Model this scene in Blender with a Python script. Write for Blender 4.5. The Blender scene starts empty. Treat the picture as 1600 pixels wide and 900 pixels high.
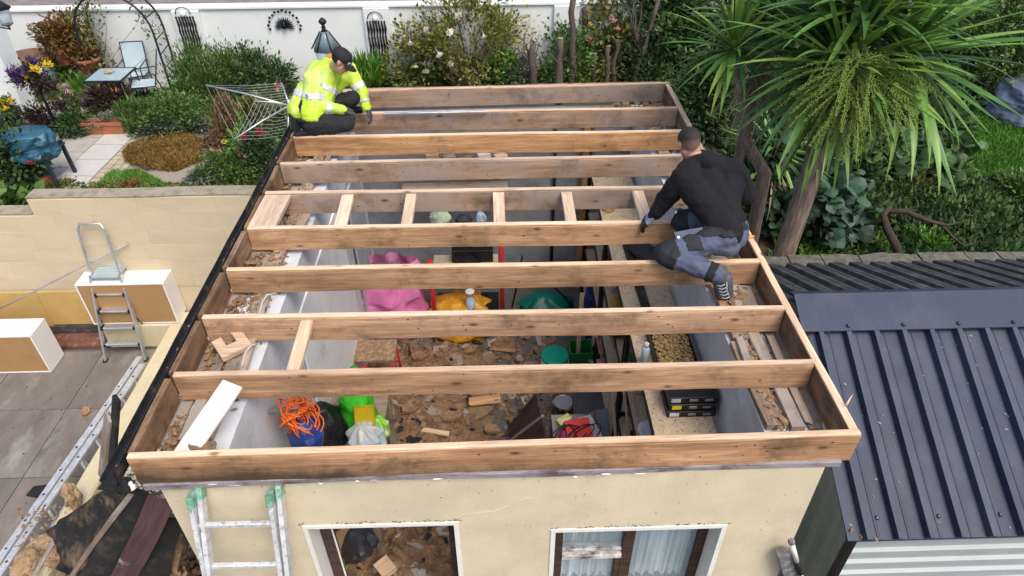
import bpy, bmesh, math, random
import numpy as np
from math import radians, sin, cos, pi, sqrt
from mathutils import Vector, Matrix, noise
# ---------------------------------------------------------------- camera, sky, sun, exposure
scene = bpy.context.scene
col = scene.collection
FPX = 1071.6156                      # focal length in pixels of a 1600 px wide picture
CAM = Vector((2.07093, -2.50132, 5.94051))
RIGHT = Vector((0.99960919, -0.02743862, -0.00534735))
DOWN = Vector((-0.0211019, -0.61516656, -0.78811472))
FWD = Vector((0.01833527, 0.78791956, -0.61550515))
cd = bpy.data.cameras.new('camera')
cam = bpy.data.objects.new('camera', cd); col.objects.link(cam)
cd.sensor_width = 36.0; cd.lens = 36.0 * FPX / 1600.0; cd.clip_start = 0.05; cd.clip_end = 2000
mw = Matrix.Identity(4)
for i in range(3):
    mw[i][0] = RIGHT[i]; mw[i][1] = -DOWN[i]; mw[i][2] = -FWD[i]; mw[i][3] = CAM[i]
cam.matrix_world = mw
scene.camera = cam
SUN_EL, SUN_AZ = 56.0, 146.0         # overcast: high soft sun behind the camera's right shoulder
w = bpy.data.worlds.new('World'); scene.world = w; w.use_nodes = True
nt = w.node_tree; bg = nt.nodes['Background']
sky = nt.nodes.new('ShaderNodeTexSky'); sky.sky_type = 'NISHITA'; sky.sun_disc = False
sky.sun_elevation = radians(SUN_EL); sky.sun_rotation = radians(SUN_AZ)
sky.air_density = 1.0; sky.dust_density = 4.0; sky.ozone_density = 1.0
nt.links.new(sky.outputs[0], bg.inputs[0]); bg.inputs[1].default_value = 0.15
sd = bpy.data.lights.new('sun', 'SUN'); sd.energy = 1.35; sd.angle = radians(28); sd.color = (1.0, 0.93, 0.82)
sun = bpy.data.objects.new('sun', sd); col.objects.link(sun)
a, e = radians(SUN_AZ), radians(SUN_EL)
sdir = Vector((sin(a) * cos(e), cos(a) * cos(e), sin(e)))
sun.rotation_euler = sdir.to_track_quat('Z', 'Y').to_euler(); sun.location = (0, 0, 30)
scene.view_settings.view_transform = 'Standard'; scene.view_settings.look = 'None'
scene.view_settings.gamma = 1.0; scene.view_settings.exposure = 0.55
try: scene.view_settings.use_curve_mapping = False
except Exception: pass

ZT = 2.85       # top of the joists above the patio
WID = 4.12      # building width
random.seed(7); rng = np.random.default_rng(11)

# ---------------------------------------------------------------- helpers
def P(u, v, x=None, y=None, z=None):
    """measured place of a point of the photograph that lies on a known plane"""
    d = RIGHT * ((u - 800) / FPX) + DOWN * ((v - 450) / FPX) + FWD
    if z is not None: t = (z - CAM.z) / d.z
    elif y is not None: t = (y - CAM.y) / d.y
    else: t = (x - CAM.x) / d.x
    return CAM + d * t
def pxm(p): return FPX / (Vector(p) - CAM).dot(FWD)

def tag(o, label=None, cat=None, group=None, kind=None):
    if label: o['label'] = label
    if cat: o['category'] = cat
    if group: o['group'] = group
    if kind: o['kind'] = kind
    return o
WL = {}
def thing(name, label, cat, loc=(0, 0, 0), group=None):
    o = bpy.data.objects.new(name, None); o.empty_display_size = 0.1; col.objects.link(o)
    o.location = loc; WL[o.name] = Vector(loc)
    return tag(o, label, cat, group)
def wl(o): return WL.get(o.name, Vector((0, 0, 0))) if o else Vector((0, 0, 0))

class MB:
    def __init__(s): s.v = []; s.f = []; s.m = []; s.sm = []
    def add(s, vs, fs, mi=0, smooth=False):
        n = len(s.v); s.v += [tuple(p) for p in vs]
        for f in fs: s.f.append([i + n for i in f]); s.m.append(mi); s.sm.append(smooth)
        return s
    def hexa(s, p, mi=0):           # 8 points: bottom 4 ccw, top 4 ccw
        return s.add(p, [(3, 2, 1, 0), (4, 5, 6, 7), (0, 1, 5, 4), (1, 2, 6, 5), (2, 3, 7, 6), (3, 0, 4, 7)], mi)
    def box(s, x0, x1, y0, y1, z0, z1, mi=0):
        return s.hexa([(x0, y0, z0), (x1, y0, z0), (x1, y1, z0), (x0, y1, z0), (x0, y0, z1), (x1, y0, z1), (x1, y1, z1), (x0, y1, z1)], mi)
    def obox(s, c, ax, ay, az, hx, hy, hz, mi=0):
        c = Vector(c); q = []
        for k in (-1, 1):
            for i, j in ((-1, -1), (1, -1), (1, 1), (-1, 1)):
                q.append(c + ax * hx * i + ay * hy * j + az * hz * k)
        return s.hexa(q, mi)
    def tube(s, pts, r, n=8, mi=0, closed=False, caps=True):
        pts = [Vector(p) for p in pts]; N = len(pts)
        rs = r if isinstance(r, (list, tuple)) else [r] * N
        base = len(s.v); up = None
        for i, p in enumerate(pts):
            if closed: t = pts[(i + 1) % N] - pts[i - 1]
            else: t = pts[min(i + 1, N - 1)] - pts[max(i - 1, 0)]
            if t.length < 1e-9: t = Vector((0, 0, 1))
            t.normalize()
            if up is None:
                up = t.orthogonal().normalized()
            up = (up - t * up.dot(t))
            up = up.normalized() if up.length > 1e-6 else t.orthogonal().normalized()
            b = t.cross(up)
            for k in range(n):
                a_ = 2 * pi * k / n
                s.v.append(tuple(p + (up * cos(a_) + b * sin(a_)) * rs[i]))
        for i in range(N if closed else N - 1):
            for k in range(n):
                a0 = base + i * n + k; a1 = base + i * n + (k + 1) % n
                j = (i + 1) % N
                b0 = base + j * n + k; b1 = base + j * n + (k + 1) % n
                s.f.append([a0, a1, b1, b0]); s.m.append(mi); s.sm.append(True)
        if caps and not closed:
            s.f.append([base + k for k in range(n)][::-1]); s.m.append(mi); s.sm.append(False)
            s.f.append([base + (N - 1) * n + k for k in range(n)]); s.m.append(mi); s.sm.append(False)
        return s
    def lathe(s, c, prof, n=24, mi=0, ax=Vector((0, 0, 1)), cap=True):
        c = Vector(c); ax = ax.normalized(); u = ax.orthogonal().normalized(); b = ax.cross(u); base = len(s.v)
        for (r, h) in prof:
            for k in range(n):
                a_ = 2 * pi * k / n
                s.v.append(tuple(c + ax * h + (u * cos(a_) + b * sin(a_)) * r))
        for i in range(len(prof) - 1):
            for k in range(n):
                s.f.append([base + i * n + k, base + i * n + (k + 1) % n, base + (i + 1) * n + (k + 1) % n, base + (i + 1) * n + k]); s.m.append(mi); s.sm.append(True)
        if cap:
            s.f.append([base + k for k in range(n)][::-1]); s.m.append(mi); s.sm.append(False)
            s.f.append([base + (len(prof) - 1) * n + k for k in range(n)]); s.m.append(mi); s.sm.append(False)
        return s
    def build(s, name, mats, parent=None, org=None, smooth=None):
        V = np.array(s.v, dtype=float)
        if org is None:
            lo, hi = V.min(0), V.max(0); org = ((lo[0] + hi[0]) / 2, (lo[1] + hi[1]) / 2, lo[2])
        org = Vector(org)
        me = bpy.data.meshes.new(name); me.from_pydata((V - np.array(org)).tolist(), [], s.f)
        if not isinstance(mats, (list, tuple)): mats = [mats]
        for m in mats: me.materials.append(m)
        me.polygons.foreach_set('material_index', s.m)
        sm = s.sm if smooth is None else [smooth] * len(s.f)
        me.polygons.foreach_set('use_smooth', sm); me.update()
        o = bpy.data.objects.new(name, me); col.objects.link(o)
        WL[o.name] = org
        if parent: o.parent = parent; o.location = org - wl(parent)
        else: o.location = org
        return o
def mesh_obj(name, V, F, mats, parent=None, org=None, smooth=False):
    m = MB(); m.v = [tuple(p) for p in V]; m.f = [list(f) for f in F]; m.m = [0] * len(m.f); m.sm = [smooth] * len(m.f)
    return m.build(name, mats, parent, org)

def board(name, p0, p1, w_, t_, mat, parent=None, up=(0, 0, 1), jit=0.0015, cham=0.004, seg=None, ragged=0.0, sag=0.0):
    """sawn board from p0 to p1 (centre line); w_ = size across, t_ = size along 'up'; worn arrises, never dead straight"""
    p0, p1 = Vector(p0), Vector(p1); ax = p1 - p0; L = ax.length; ax.normalize()
    up = Vector(up); up = (up - ax * up.dot(ax)).normalized(); sd_ = up.cross(ax)
    n = seg or max(2, min(14, int(L / 0.22)))
    hw, ht = w_ / 2, t_ / 2; c = min(cham, hw * .4, ht * .4)
    prof = [(-hw + c, -ht), (hw - c, -ht), (hw, -ht + c), (hw, ht - c), (hw - c, ht), (-hw + c, ht), (-hw, ht - c), (-hw, -ht + c)]
    V = []; ph = random.random() * 6
    for i in range(n + 1):
        x = L * i / n - L / 2
        dy = jit * 1.5 * sin(ph + i * .9); dz = jit * 1.2 * cos(ph * 2 + i * .7) - sag * sin(pi * i / n)
        for (a_, b_) in prof:
            jx = random.uniform(-ragged, ragged) if i in (0, n) else 0
            V.append((x + jx, a_ + dy + random.uniform(-jit, jit) * .6, b_ + dz + random.uniform(-jit, jit) * .6))
    F = []
    for i in range(n):
        for k in range(8):
            F.append([i * 8 + k, (i + 1) * 8 + k, (i + 1) * 8 + (k + 1) % 8, i * 8 + (k + 1) % 8])
    F.append(list(range(8))); F.append([n * 8 + k for k in range(8)][::-1])
    me = bpy.data.meshes.new(name); me.from_pydata(V, [], F); me.materials.append(mat); me.update()
    o = bpy.data.objects.new(name, me); col.objects.link(o)
    mid = (p0 + p1) / 2
    R = Matrix((ax, sd_, up)).transposed()
    # sd_ = up x ax keeps a right-handed frame (ax, -) -> fix sign
    if R.determinant() < 0: R = Matrix((ax, -sd_, up)).transposed()
    WL[o.name] = mid
    o.rotation_euler = R.to_euler()
    if parent: o.parent = parent; o.location = mid - wl(parent)
    else: o.location = mid
    return o
def cbox(name, x0, x1, y0, y1, z0, z1, mat, parent=None, cham=0.004, jit=0.0006):
    return board(name, (x0, (y0 + y1) / 2, (z0 + z1) / 2), (x1, (y0 + y1) / 2, (z0 + z1) / 2), abs(y1 - y0), abs(z1 - z0), mat, parent, cham=cham, jit=jit, seg=2)

# ---------------------------------------------------------------- materials
def new_mat(name):
    m = bpy.data.materials.new(name); m.use_nodes = True; nt = m.node_tree
    b = nt.nodes['Principled BSDF']; return m, nt, b
def rgb(c): return (c[0], c[1], c[2], 1)
def N(nt, t, **k):
    n = nt.nodes.new(t)
    for a_, v in k.items():
        if a_.startswith('i_'):
            key = a_[2:]; key = int(key) if key.isdigit() else key
            n.inputs[key].default_value = v
        else: setattr(n, a_, v)
    return n
def coords(nt, stretch=(1, 1, 1), rnd=True, kind='Object'):
    tc = N(nt, 'ShaderNodeTexCoord'); mp = N(nt, 'ShaderNodeMapping'); mp.inputs['Scale'].default_value = stretch
    nt.links.new(tc.outputs[kind], mp.inputs['Vector'])
    if rnd:
        oi = N(nt, 'ShaderNodeObjectInfo'); mu = N(nt, 'ShaderNodeMath', operation='MULTIPLY'); mu.inputs[1].default_value = 37.0
        nt.links.new(oi.outputs['Random'], mu.inputs[0]); nt.links.new(mu.outputs[0], mp.inputs['Location'])
    return mp.outputs[0]
def ramp(nt, fac, stops, interp='LINEAR'):
    r = N(nt, 'ShaderNodeValToRGB'); e_ = r.color_ramp.elements; r.color_ramp.interpolation = interp
    while len(e_) < len(stops): e_.new(0.5)
    for i, (p, c) in enumerate(stops): e_[i].position = p; e_[i].color = rgb(c) if len(c) == 3 else c
    nt.links.new(fac, r.inputs[0]); return r.outputs[0]
def mixc(nt, fac, c1, c2, mode='MIX'):
    m = N(nt, 'ShaderNodeMix', data_type='RGBA', blend_type=mode)
    for s_, v in ((0, fac), (6, c1), (7, c2)):
        if hasattr(v, 'is_linked') or hasattr(v, 'links'): nt.links.new(v, m.inputs[s_])
        else: m.inputs[s_].default_value = v if s_ == 0 else rgb(v)
    return m.outputs[2]
def bump(nt, b, h, strength=.3, dist=.01):
    bp = N(nt, 'ShaderNodeBump'); bp.inputs['Strength'].default_value = strength; bp.inputs['Distance'].default_value = dist
    nt.links.new(h, bp.inputs['Height']); nt.links.new(bp.outputs[0], b.inputs['Normal'])
_mats = {}
def paint(name, c, var=.15, scale=6, rough=.6, bmp=.15, metal=0, dirt=None, dirt_amt=.5, dirt_scale=3, stretch=(1, 1, 1), spec=.4, fine=60):
    """a plain coloured surface with mottling, optional dirt patches and fine relief"""
    if name in _mats: return _mats[name]
    m, nt, b = new_mat(name); co = coords(nt, stretch)
    n1 = N(nt, 'ShaderNodeTexNoise'); n1.inputs['Scale'].default_value = scale; n1.inputs['Detail'].default_value = 8; n1.inputs['Roughness'].default_value = .65
    nt.links.new(co, n1.inputs['Vector'])
    c1 = tuple(max(0, x * (1 - var)) for x in c); c2 = tuple(min(1, x * (1 + var)) for x in c)
    cc = ramp(nt, n1.outputs[0], [(.3, c1), (.7, c2)])
    if dirt:
        n2 = N(nt, 'ShaderNodeTexNoise'); n2.inputs['Scale'].default_value = dirt_scale; n2.inputs['Detail'].default_value = 10; n2.inputs['Roughness'].default_value = .7
        nt.links.new(co, n2.inputs['Vector'])
        fac = ramp(nt, n2.outputs[0], [(.62 - .3 * dirt_amt, (0, 0, 0)), (.78 - .2 * dirt_amt, (1, 1, 1))])
        cc = mixc(nt, fac, cc, dirt)
    nt.links.new(cc, b.inputs['Base Color'])
    b.inputs['Roughness'].default_value = rough; b.inputs['Metallic'].default_value = metal; b.inputs['Specular IOR Level'].default_value = spec
    if bmp:
        n3 = N(nt, 'ShaderNodeTexNoise'); n3.inputs['Scale'].default_value = fine; n3.inputs['Detail'].default_value = 6
        nt.links.new(co, n3.inputs['Vector']); bump(nt, b, n3.outputs[0], bmp, .006)
    _mats[name] = m; return m
def wood(name, light, dark, stain=None, stain_amt=.4, rough=.75, knots=True, grain=1.0, grey=None, hue=None, low=None):
    """sawn softwood: grain runs along local X, knots, damp stains, board-to-board variation"""
    if name in _mats: return _mats[name]
    m, nt, b = new_mat(name); co = coords(nt, (1.0, 1, 1))
    mp = N(nt, 'ShaderNodeMapping'); mp.inputs['Scale'].default_value = (1.2, 22 * grain, 22 * grain); nt.links.new(co, mp.inputs[0])
    n0 = N(nt, 'ShaderNodeTexNoise'); n0.inputs['Scale'].default_value = 1.0; n0.inputs['Detail'].default_value = 9; n0.inputs['Roughness'].default_value = .6; n0.inputs['Distortion'].default_value = .6
    nt.links.new(mp.outputs[0], n0.inputs['Vector'])
    cc = ramp(nt, n0.outputs[0], [(.28, dark), (.5, tuple((a_ + b_) / 2 for a_, b_ in zip(light, dark))), (.66, light)])
    mf = N(nt, 'ShaderNodeMapping'); mf.inputs['Scale'].default_value = (5, 170 * grain, 170 * grain); nt.links.new(co, mf.inputs[0])
    nf = N(nt, 'ShaderNodeTexNoise'); nf.inputs['Scale'].default_value = 1.0; nf.inputs['Detail'].default_value = 5; nt.links.new(mf.outputs[0], nf.inputs['Vector'])
    cc = mixc(nt, 1.0, cc, ramp(nt, nf.outputs[0], [(.3, (.72, .70, .68)), (.7, (1.22, 1.22, 1.22))]), 'MULTIPLY')
    ml = N(nt, 'ShaderNodeMapping'); ml.inputs['Scale'].default_value = (.55, 3.2, 3.2); nt.links.new(co, ml.inputs[0])
    nl = N(nt, 'ShaderNodeTexNoise'); nl.inputs['Scale'].default_value = 1.6; nl.inputs['Detail'].default_value = 7; nl.inputs['Roughness'].default_value = .68; nt.links.new(ml.outputs[0], nl.inputs['Vector'])
    cc = mixc(nt, 1.0, cc, ramp(nt, nl.outputs[0], [(.3, (.62, .56, .52)), (.5, (1, 1, 1)), (.72, (1.25, 1.2, 1.16))]), 'MULTIPLY')
    oi = N(nt, 'ShaderNodeObjectInfo'); hv = N(nt, 'ShaderNodeHueSaturation')
    ms_ = N(nt, 'ShaderNodeMapRange'); ms_.inputs[3].default_value = 1.05; ms_.inputs[4].default_value = .85; wn = N(nt, 'ShaderNodeTexWhiteNoise', noise_dimensions='1D'); nt.links.new(oi.outputs['Random'], wn.inputs['W']); nt.links.new(wn.outputs['Value'], ms_.inputs[0]); nt.links.new(ms_.outputs[0], hv.inputs['Saturation'])
    mr = N(nt, 'ShaderNodeMapRange'); mr.inputs[3].default_value = .8; mr.inputs[4].default_value = 1.15; nt.links.new(oi.outputs['Random'], mr.inputs[0])
    nt.links.new(mr.outputs[0], hv.inputs['Value']); nt.links.new(cc, hv.inputs['Color']); cc = hv.outputs[0]
    if grey:
        n4 = N(nt, 'ShaderNodeTexNoise'); n4.inputs['Scale'].default_value = 1.1; n4.inputs['Detail'].default_value = 5; nt.links.new(co, n4.inputs['Vector'])
        cc = mixc(nt, ramp(nt, n4.outputs[0], [(.42, (0, 0, 0)), (.6, (.85, .85, .85))]), cc, grey)
    if knots:
        mk = N(nt, 'ShaderNodeMapping'); mk.inputs['Scale'].default_value = (3.1, 7.5, 7.5); nt.links.new(co, mk.inputs[0])
        vo = N(nt, 'ShaderNodeTexVoronoi'); vo.inputs['Scale'].default_value = 1.0; nt.links.new(mk.outputs[0], vo.inputs['Vector'])
        kf = ramp(nt, vo.outputs['Distance'], [(.045, (.95, .95, .95)), (.085, (.7, .7, .7)), (.12, (.2, .2, .2)), (.2, (0, 0, 0))])
        cc = mixc(nt, kf, cc, tuple(x * .35 for x in dark))
    if stain:
        n2 = N(nt, 'ShaderNodeTexNoise'); n2.inputs['Scale'].default_value = 2.6; n2.inputs['Detail'].default_value = 9; n2.inputs['Roughness'].default_value = .72
        nt.links.new(co, n2.inputs['Vector'])
        cc = mixc(nt, ramp(nt, n2.outputs[0], [(.66 - .3 * stain_amt, (0, 0, 0)), (.8 - .2 * stain_amt, (.8, .8, .8))]), cc, stain)
    if low:      # rot and damp creeping up from the lower edge, worst at the left end
        tc2 = N(nt, 'ShaderNodeTexCoord'); sx = N(nt, 'ShaderNodeSeparateXYZ'); nt.links.new(tc2.outputs['Object'], sx.inputs[0])
        n6 = N(nt, 'ShaderNodeTexNoise'); n6.inputs['Scale'].default_value = 2.6; n6.inputs['Detail'].default_value = 9; n6.inputs['Roughness'].default_value = .7; nt.links.new(co, n6.inputs['Vector'])
        m1 = N(nt, 'ShaderNodeMath', operation='MULTIPLY_ADD'); m1.inputs[1].default_value = 2.6; m1.inputs[2].default_value = .36; nt.links.new(sx.outputs[2], m1.inputs[0])
        m2 = N(nt, 'ShaderNodeMath', operation='MULTIPLY_ADD'); m2.inputs[1].default_value = .16; nt.links.new(sx.outputs[0], m2.inputs[0]); nt.links.new(m1.outputs[0], m2.inputs[2])
        m3 = N(nt, 'ShaderNodeMath', operation='SUBTRACT'); nt.links.new(n6.outputs[0], m3.inputs[0]); nt.links.new(m2.outputs[0], m3.inputs[1])
        cc = mixc(nt, ramp(nt, m3.outputs[0], [(.10, (0, 0, 0)), (.30, (.45, .45, .45)), (.55, (.92, .92, .92))]), cc, low)
    nt.links.new(cc, b.inputs['Base Color']); b.inputs['Roughness'].default_value = rough; b.inputs['Specular IOR Level'].default_value = .25
    bump(nt, b, n0.outputs[0], .35, .004)
    _mats[name] = m; return m
def leafmat(name, cols, rough=.5, trans=.25, spec=.35):
    """each leaf its own shade (random per island), a little light passing through"""
    if name in _mats: return _mats[name]
    m, nt, b = new_mat(name); g = N(nt, 'ShaderNodeNewGeometry')
    st = [((i + .5) / len(cols), c) for i, c in enumerate(cols)]
    cc = ramp(nt, g.outputs['Random Per Island'], st)
    tcn = N(nt, 'ShaderNodeTexCoord'); n1 = N(nt, 'ShaderNodeTexNoise'); n1.inputs['Scale'].default_value = 2.5; n1.inputs['Detail'].default_value = 3
    nt.links.new(tcn.outputs['Object'], n1.inputs['Vector'])
    v = N(nt, 'ShaderNodeHueSaturation'); mr = N(nt, 'ShaderNodeMapRange'); mr.inputs[1].default_value = .3; mr.inputs[2].default_value = .7; mr.inputs[3].default_value = .75; mr.inputs[4].default_value = 1.3
    nt.links.new(n1.outputs[0], mr.inputs[0]); nt.links.new(mr.outputs[0], v.inputs['Value']); nt.links.new(cc, v.inputs['Color']); cc = v.outputs[0]
    nt.links.new(cc, b.inputs['Base Color']); b.inputs['Roughness'].default_value = rough; b.inputs['Specular IOR Level'].default_value = spec
    if trans:
        tr = N(nt, 'ShaderNodeBsdfTranslucent'); nt.links.new(cc, tr.inputs[0]); mx = N(nt, 'ShaderNodeMixShader'); mx.inputs[0].default_value = trans
        nt.links.new(b.outputs[0], mx.inputs[1]); nt.links.new(tr.outputs[0], mx.inputs[2]); nt.links.new(mx.outputs[0], nt.nodes['Material Output'].inputs[0])
    _mats[name] = m; return m
def glass(name, tint=(.8, .9, .9), rough=.05, alpha=.35):
    if name in _mats: return _mats[name]
    m, nt, b = new_mat(name); b.inputs['Base Color'].default_value = rgb(tint); b.inputs['Roughness'].default_value = rough
    b.inputs['Specular IOR Level'].default_value = .6
    tr = N(nt, 'ShaderNodeBsdfTransparent'); tr.inputs[0].default_value = rgb(tuple(.75 + .25 * t for t in tint)); mx = N(nt, 'ShaderNodeMixShader'); mx.inputs[0].default_value = alpha
    nt.links.new(tr.outputs[0], mx.inputs[1]); nt.links.new(b.outputs[0], mx.inputs[2]); nt.links.new(mx.outputs[0], nt.nodes['Material Output'].inputs[0])
    _mats[name] = m; return m

JOIST = wood('joist_pine', (.58, .35, .19), (.34, .185, .09), stain=(.115, .072, .04), stain_amt=.5)
JOISTF = wood('front_joist_pine', (.52, .31, .17), (.29, .155, .08), stain=(.115, .072, .04), stain_amt=.5, low=(.055, .04, .026))
JOISTG = wood('joist_pine_greyed', (.45, .285, .175), (.26, .155, .09), stain=(.12, .085, .06), stain_amt=.6, grey=(.34, .275, .235))
PALEPINE = wood('pale_pine', (.80, .60, .43), (.60, .40, .25), knots=True)  # pale pine, raised in tone so the joist tops look sky-lit
OLDWOOD = wood('old_board', (.40, .31, .23), (.22, .16, .115), stain=(.10, .075, .055), stain_amt=.5, grey=(.36, .33, .30))
RIMW = wood('rim_board_wood', (.40, .245, .14), (.19, .105, .055), stain=(.055, .035, .022), stain_amt=.8)
BLACK = paint('black_plastic', (.012, .012, .013), rough=.45, bmp=.1)
FELT = paint('roofing_felt', (.016, .016, .017), var=.4, rough=.85, bmp=.5, fine=300, dirt=(.07, .055, .04), dirt_amt=.35, dirt_scale=6)
ALU = paint('aluminium', (.62, .63, .65), var=.12, rough=.38, metal=.75, bmp=.05, dirt=(.35, .34, .33), dirt_amt=.3, dirt_scale=8)
STEEL = paint('grey_steel', (.35, .36, .38), rough=.4, metal=.6, bmp=.05)
CREAM = paint('cream_render', (.67, .585, .42), var=.08, scale=3.5, rough=.9, bmp=.45, fine=110, dirt=(.56, .495, .36), dirt_amt=.5, dirt_scale=1.3)
WHITEP = paint('white_paint', (.80, .79, .75), var=.05, rough=.5, bmp=.05, dirt=(.6, .57, .5), dirt_amt=.2, dirt_scale=7)
CRUMB = paint('insulation_crumb', (.28, .185, .105), var=.35, scale=30, rough=1, bmp=.8, fine=150, dirt=(.16, .10, .055), dirt_amt=.5, dirt_scale=12)
RED = paint('red_plastic', (.55, .03, .03), rough=.4, bmp=.05)
# ---------------------------------------------------------------- rough lumps
ICO_V = []; ICO_F = []
def _ico():
    bm = bmesh.new(); bmesh.ops.create_icosphere(bm, subdivisions=1, radius=1.0)
    bm.verts.ensure_lookup_table()
    for v_ in bm.verts: ICO_V.append(v_.co.copy())
    for f_ in bm.faces: ICO_F.append([v_.index for v_ in f_.verts])
    bm.free()
_ico()
def lump(mb, c, r, mi=0, rough=.3, rot=None):
    c = Vector(c); r = r if isinstance(r, (tuple, list)) else (r, r, r)
    a_ = random.random() * 6.28 if rot is None else rot; ca, sa = cos(a_), sin(a_)
    V = []
    for v_ in ICO_V:
        k = 1 + random.uniform(-rough, rough)
        x, y, z = v_.x * r[0] * k, v_.y * r[1] * k, v_.z * r[2] * k
        V.append((c.x + x * ca - y * sa, c.y + x * sa + y * ca, c.z + z))
    mb.add(V, ICO_F, mi)
BM2 = []
def big_lump(name, c, r, mat, parent=None, rough=.35, sub=3, seed=0, flat=False):
    bm = bmesh.new(); bmesh.ops.create_icosphere(bm, subdivisions=sub, radius=1.0)
    for v_ in bm.verts:
        n_ = noise.fractal(v_.co * 1.6 + Vector((seed * 7.3, seed * 3.1, seed)), 1.0, 2.0, 4)
        v_.co *= 1 + rough * n_
        v_.co = Vector((v_.co.x * r[0], v_.co.y * r[1], v_.co.z * r[2]))
    me = bpy.data.meshes.new(name); bm.to_mesh(me); bm.free(); me.materials.append(mat)
    o = bpy.data.objects.new(name, me); col.objects.link(o); WL[o.name] = Vector(c)
    if parent: o.parent = parent; o.location = Vector(c) - wl(parent)
    else: o.location = c
    o.rotation_euler = (0, 0, seed * 1.7)
    return o

# ---------------------------------------------------------------- ground and patio
SOIL = paint('garden_soil', (.085, .062, .042), var=.4, scale=4, rough=1, bmp=.8, fine=40, dirt=(.05, .06, .02), dirt_amt=.6, dirt_scale=1.5)
n_ = 60
mb = MB(); xs = np.concatenate([[-300, -60, -25], np.linspace(-12, 14, 40), [25, 60, 300]]); ys = np.concatenate([[-200, -40, -12], np.linspace(-6, 20, 40), [30, 70, 400]])
for i, yy in enumerate(ys):
    for xx in xs:
        mb.v.append((xx, yy, -.03 + (.05 * noise.noise(Vector((xx, yy, 0)) * .8) if yy > 5.6 else 0)))
W_ = len(xs)
for i in range(len(ys) - 1):
    for j in range(W_ - 1):
        mb.f.append([i * W_ + j, i * W_ + j + 1, (i + 1) * W_ + j + 1, (i + 1) * W_ + j]); mb.m.append(0); mb.sm.append(True)
tag(mb.build('ground', SOIL, org=(0, 0, 0)), kind='structure')

CONC = paint('weathered_concrete', (.175, .152, .132), var=.25, scale=3, rough=.9, bmp=.5, fine=45, dirt=(.33, .31, .285), dirt_amt=.36, dirt_scale=2.2, stretch=(1, .45, 1))
MORT = paint('joint_mortar', (.12, .105, .09), rough=1, bmp=.4)
pat = MB().box(-7, -1.75, -3, 4.3, -.02, .006).build('patio', MORT, org=(-3, 0, 0)); tag(pat, kind='structure')
xs = [-5.95, -4.95, -3.92, -2.93, -1.96]; ys = [-2.6, -1.35, -.2, 1.1, 2.05, 3.0, 3.98]
for i in range(len(xs) - 1):
    for j in range(len(ys) - 1):
        if ys[j + 1] < -.1 and xs[i] < -4: continue
        cbox('slab', xs[i] + .006, xs[i + 1] - .006, ys[j] + .005, ys[j + 1] - .005, -.02, .02 + random.uniform(-.002, .003), CONC, pat, cham=.006)
# weathered marks: pale lime stain, a dropped felt scrap and a lump
mb = MB(); c = P(66, 768, z=.03)
mb.add([c + Vector(q) for q in ((-.13, -.05, 0), (.02, -.09, .01), (.12, .0, .0), (.06, .07, .012), (-.10, .05, .004), (-.13, -.05, .02), (.02, -.09, .03), (.12, .0, .02), (.06, .07, .03), (-.10, .05, .025))],
       [(4, 3, 2, 1, 0), (5, 6, 7, 8, 9), (0, 1, 6, 5), (1, 2, 7, 6), (2, 3, 8, 7), (3, 4, 9, 8), (4, 0, 5, 9)])
tag(mb.build('felt_scrap', FELT), 'small black scrap of roofing felt lying alone on the patio', 'felt scrap')
tag(big_lump('mortar_lump', P(134, 642, z=.045), (.07, .045, .03), paint('brown_clod', (.35, .2, .11), rough=1), seed=3), 'small brown clod lying on the grey concrete patio slabs', 'debris')
mb = MB()
for k in range(40):
    lump(mb, P(random.uniform(20, 190), random.uniform(600, 860), z=.025), random.uniform(.003, .011), rough=.5)
tag(mb.build('patio_crumbs', paint('dark_crumb', (.12, .09, .06), var=.5, rough=1)), 'dark crumbs scattered over the concrete patio', 'debris', kind='stuff')

# ---------------------------------------------------------------- the building
B = thing('flat_roofed_outbuilding', 'cream rendered outbuilding with its roof stripped off, door and window in front', 'building', (2.06, 2.6, 0))
INNER = paint('inner_render', (.60, .63, .67), var=.15, scale=2.5, rough=.9, bmp=.4, fine=35, dirt=(.42, .44, .47), dirt_amt=.5, dirt_scale=1.6)
XL, XR, YF, YB = .06, 3.98, 0.0, 5.30
TI = .34
d0, d1 = P(472, 822, y=YF), P(716, 814, y=YF); w0, w1 = P(861, 826, y=YF), P(1136, 820, y=YF)
DX0, DX1, DZ = d0.x, d1.x, (d0.z + d1.z) / 2
WX0, WX1, WZ = w0.x, w1.x, (w0.z + w1.z) / 2
SILL = .95; TW = 2.60; FT = .24
mb = MB()
mb.box(XL, DX0, YF, YF + FT, 0, TW); mb.box(DX1, WX0, YF, YF + FT, 0, TW); mb.box(WX1, XR, YF, YF + FT, 0, TW)
mb.box(DX0, DX1, YF, YF + FT, DZ, TW); mb.box(WX0, WX1, YF, YF + FT, WZ, TW); mb.box(WX0, WX1, YF, YF + FT, 0, SILL)
mb.build('front_wall', CREAM, B)
MB().box(XL, XL + TI, YF + FT, YB, 0, TW).build('side_wall', [INNER], B)
MB().box(XR - .28, XR, YF + FT, YB, 0, TW).build('side_wall', [INNER], B)
for x0_, x1_ in ((-.03, XL - .002), (XR + .002, 4.07)): board('soffit_board', ((x0_ + x1_) / 2, .27, 2.605), ((x0_ + x1_) / 2, YB - .01, 2.605), x1_ - x0_, .03, OLDWOOD, B, jit=.001)
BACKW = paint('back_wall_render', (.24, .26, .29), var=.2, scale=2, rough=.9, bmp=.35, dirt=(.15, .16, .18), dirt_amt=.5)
MB().box(XL + TI, XR - .28, YB - .22, YB, 0, TW).build('back_wall', BACKW, B)
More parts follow.
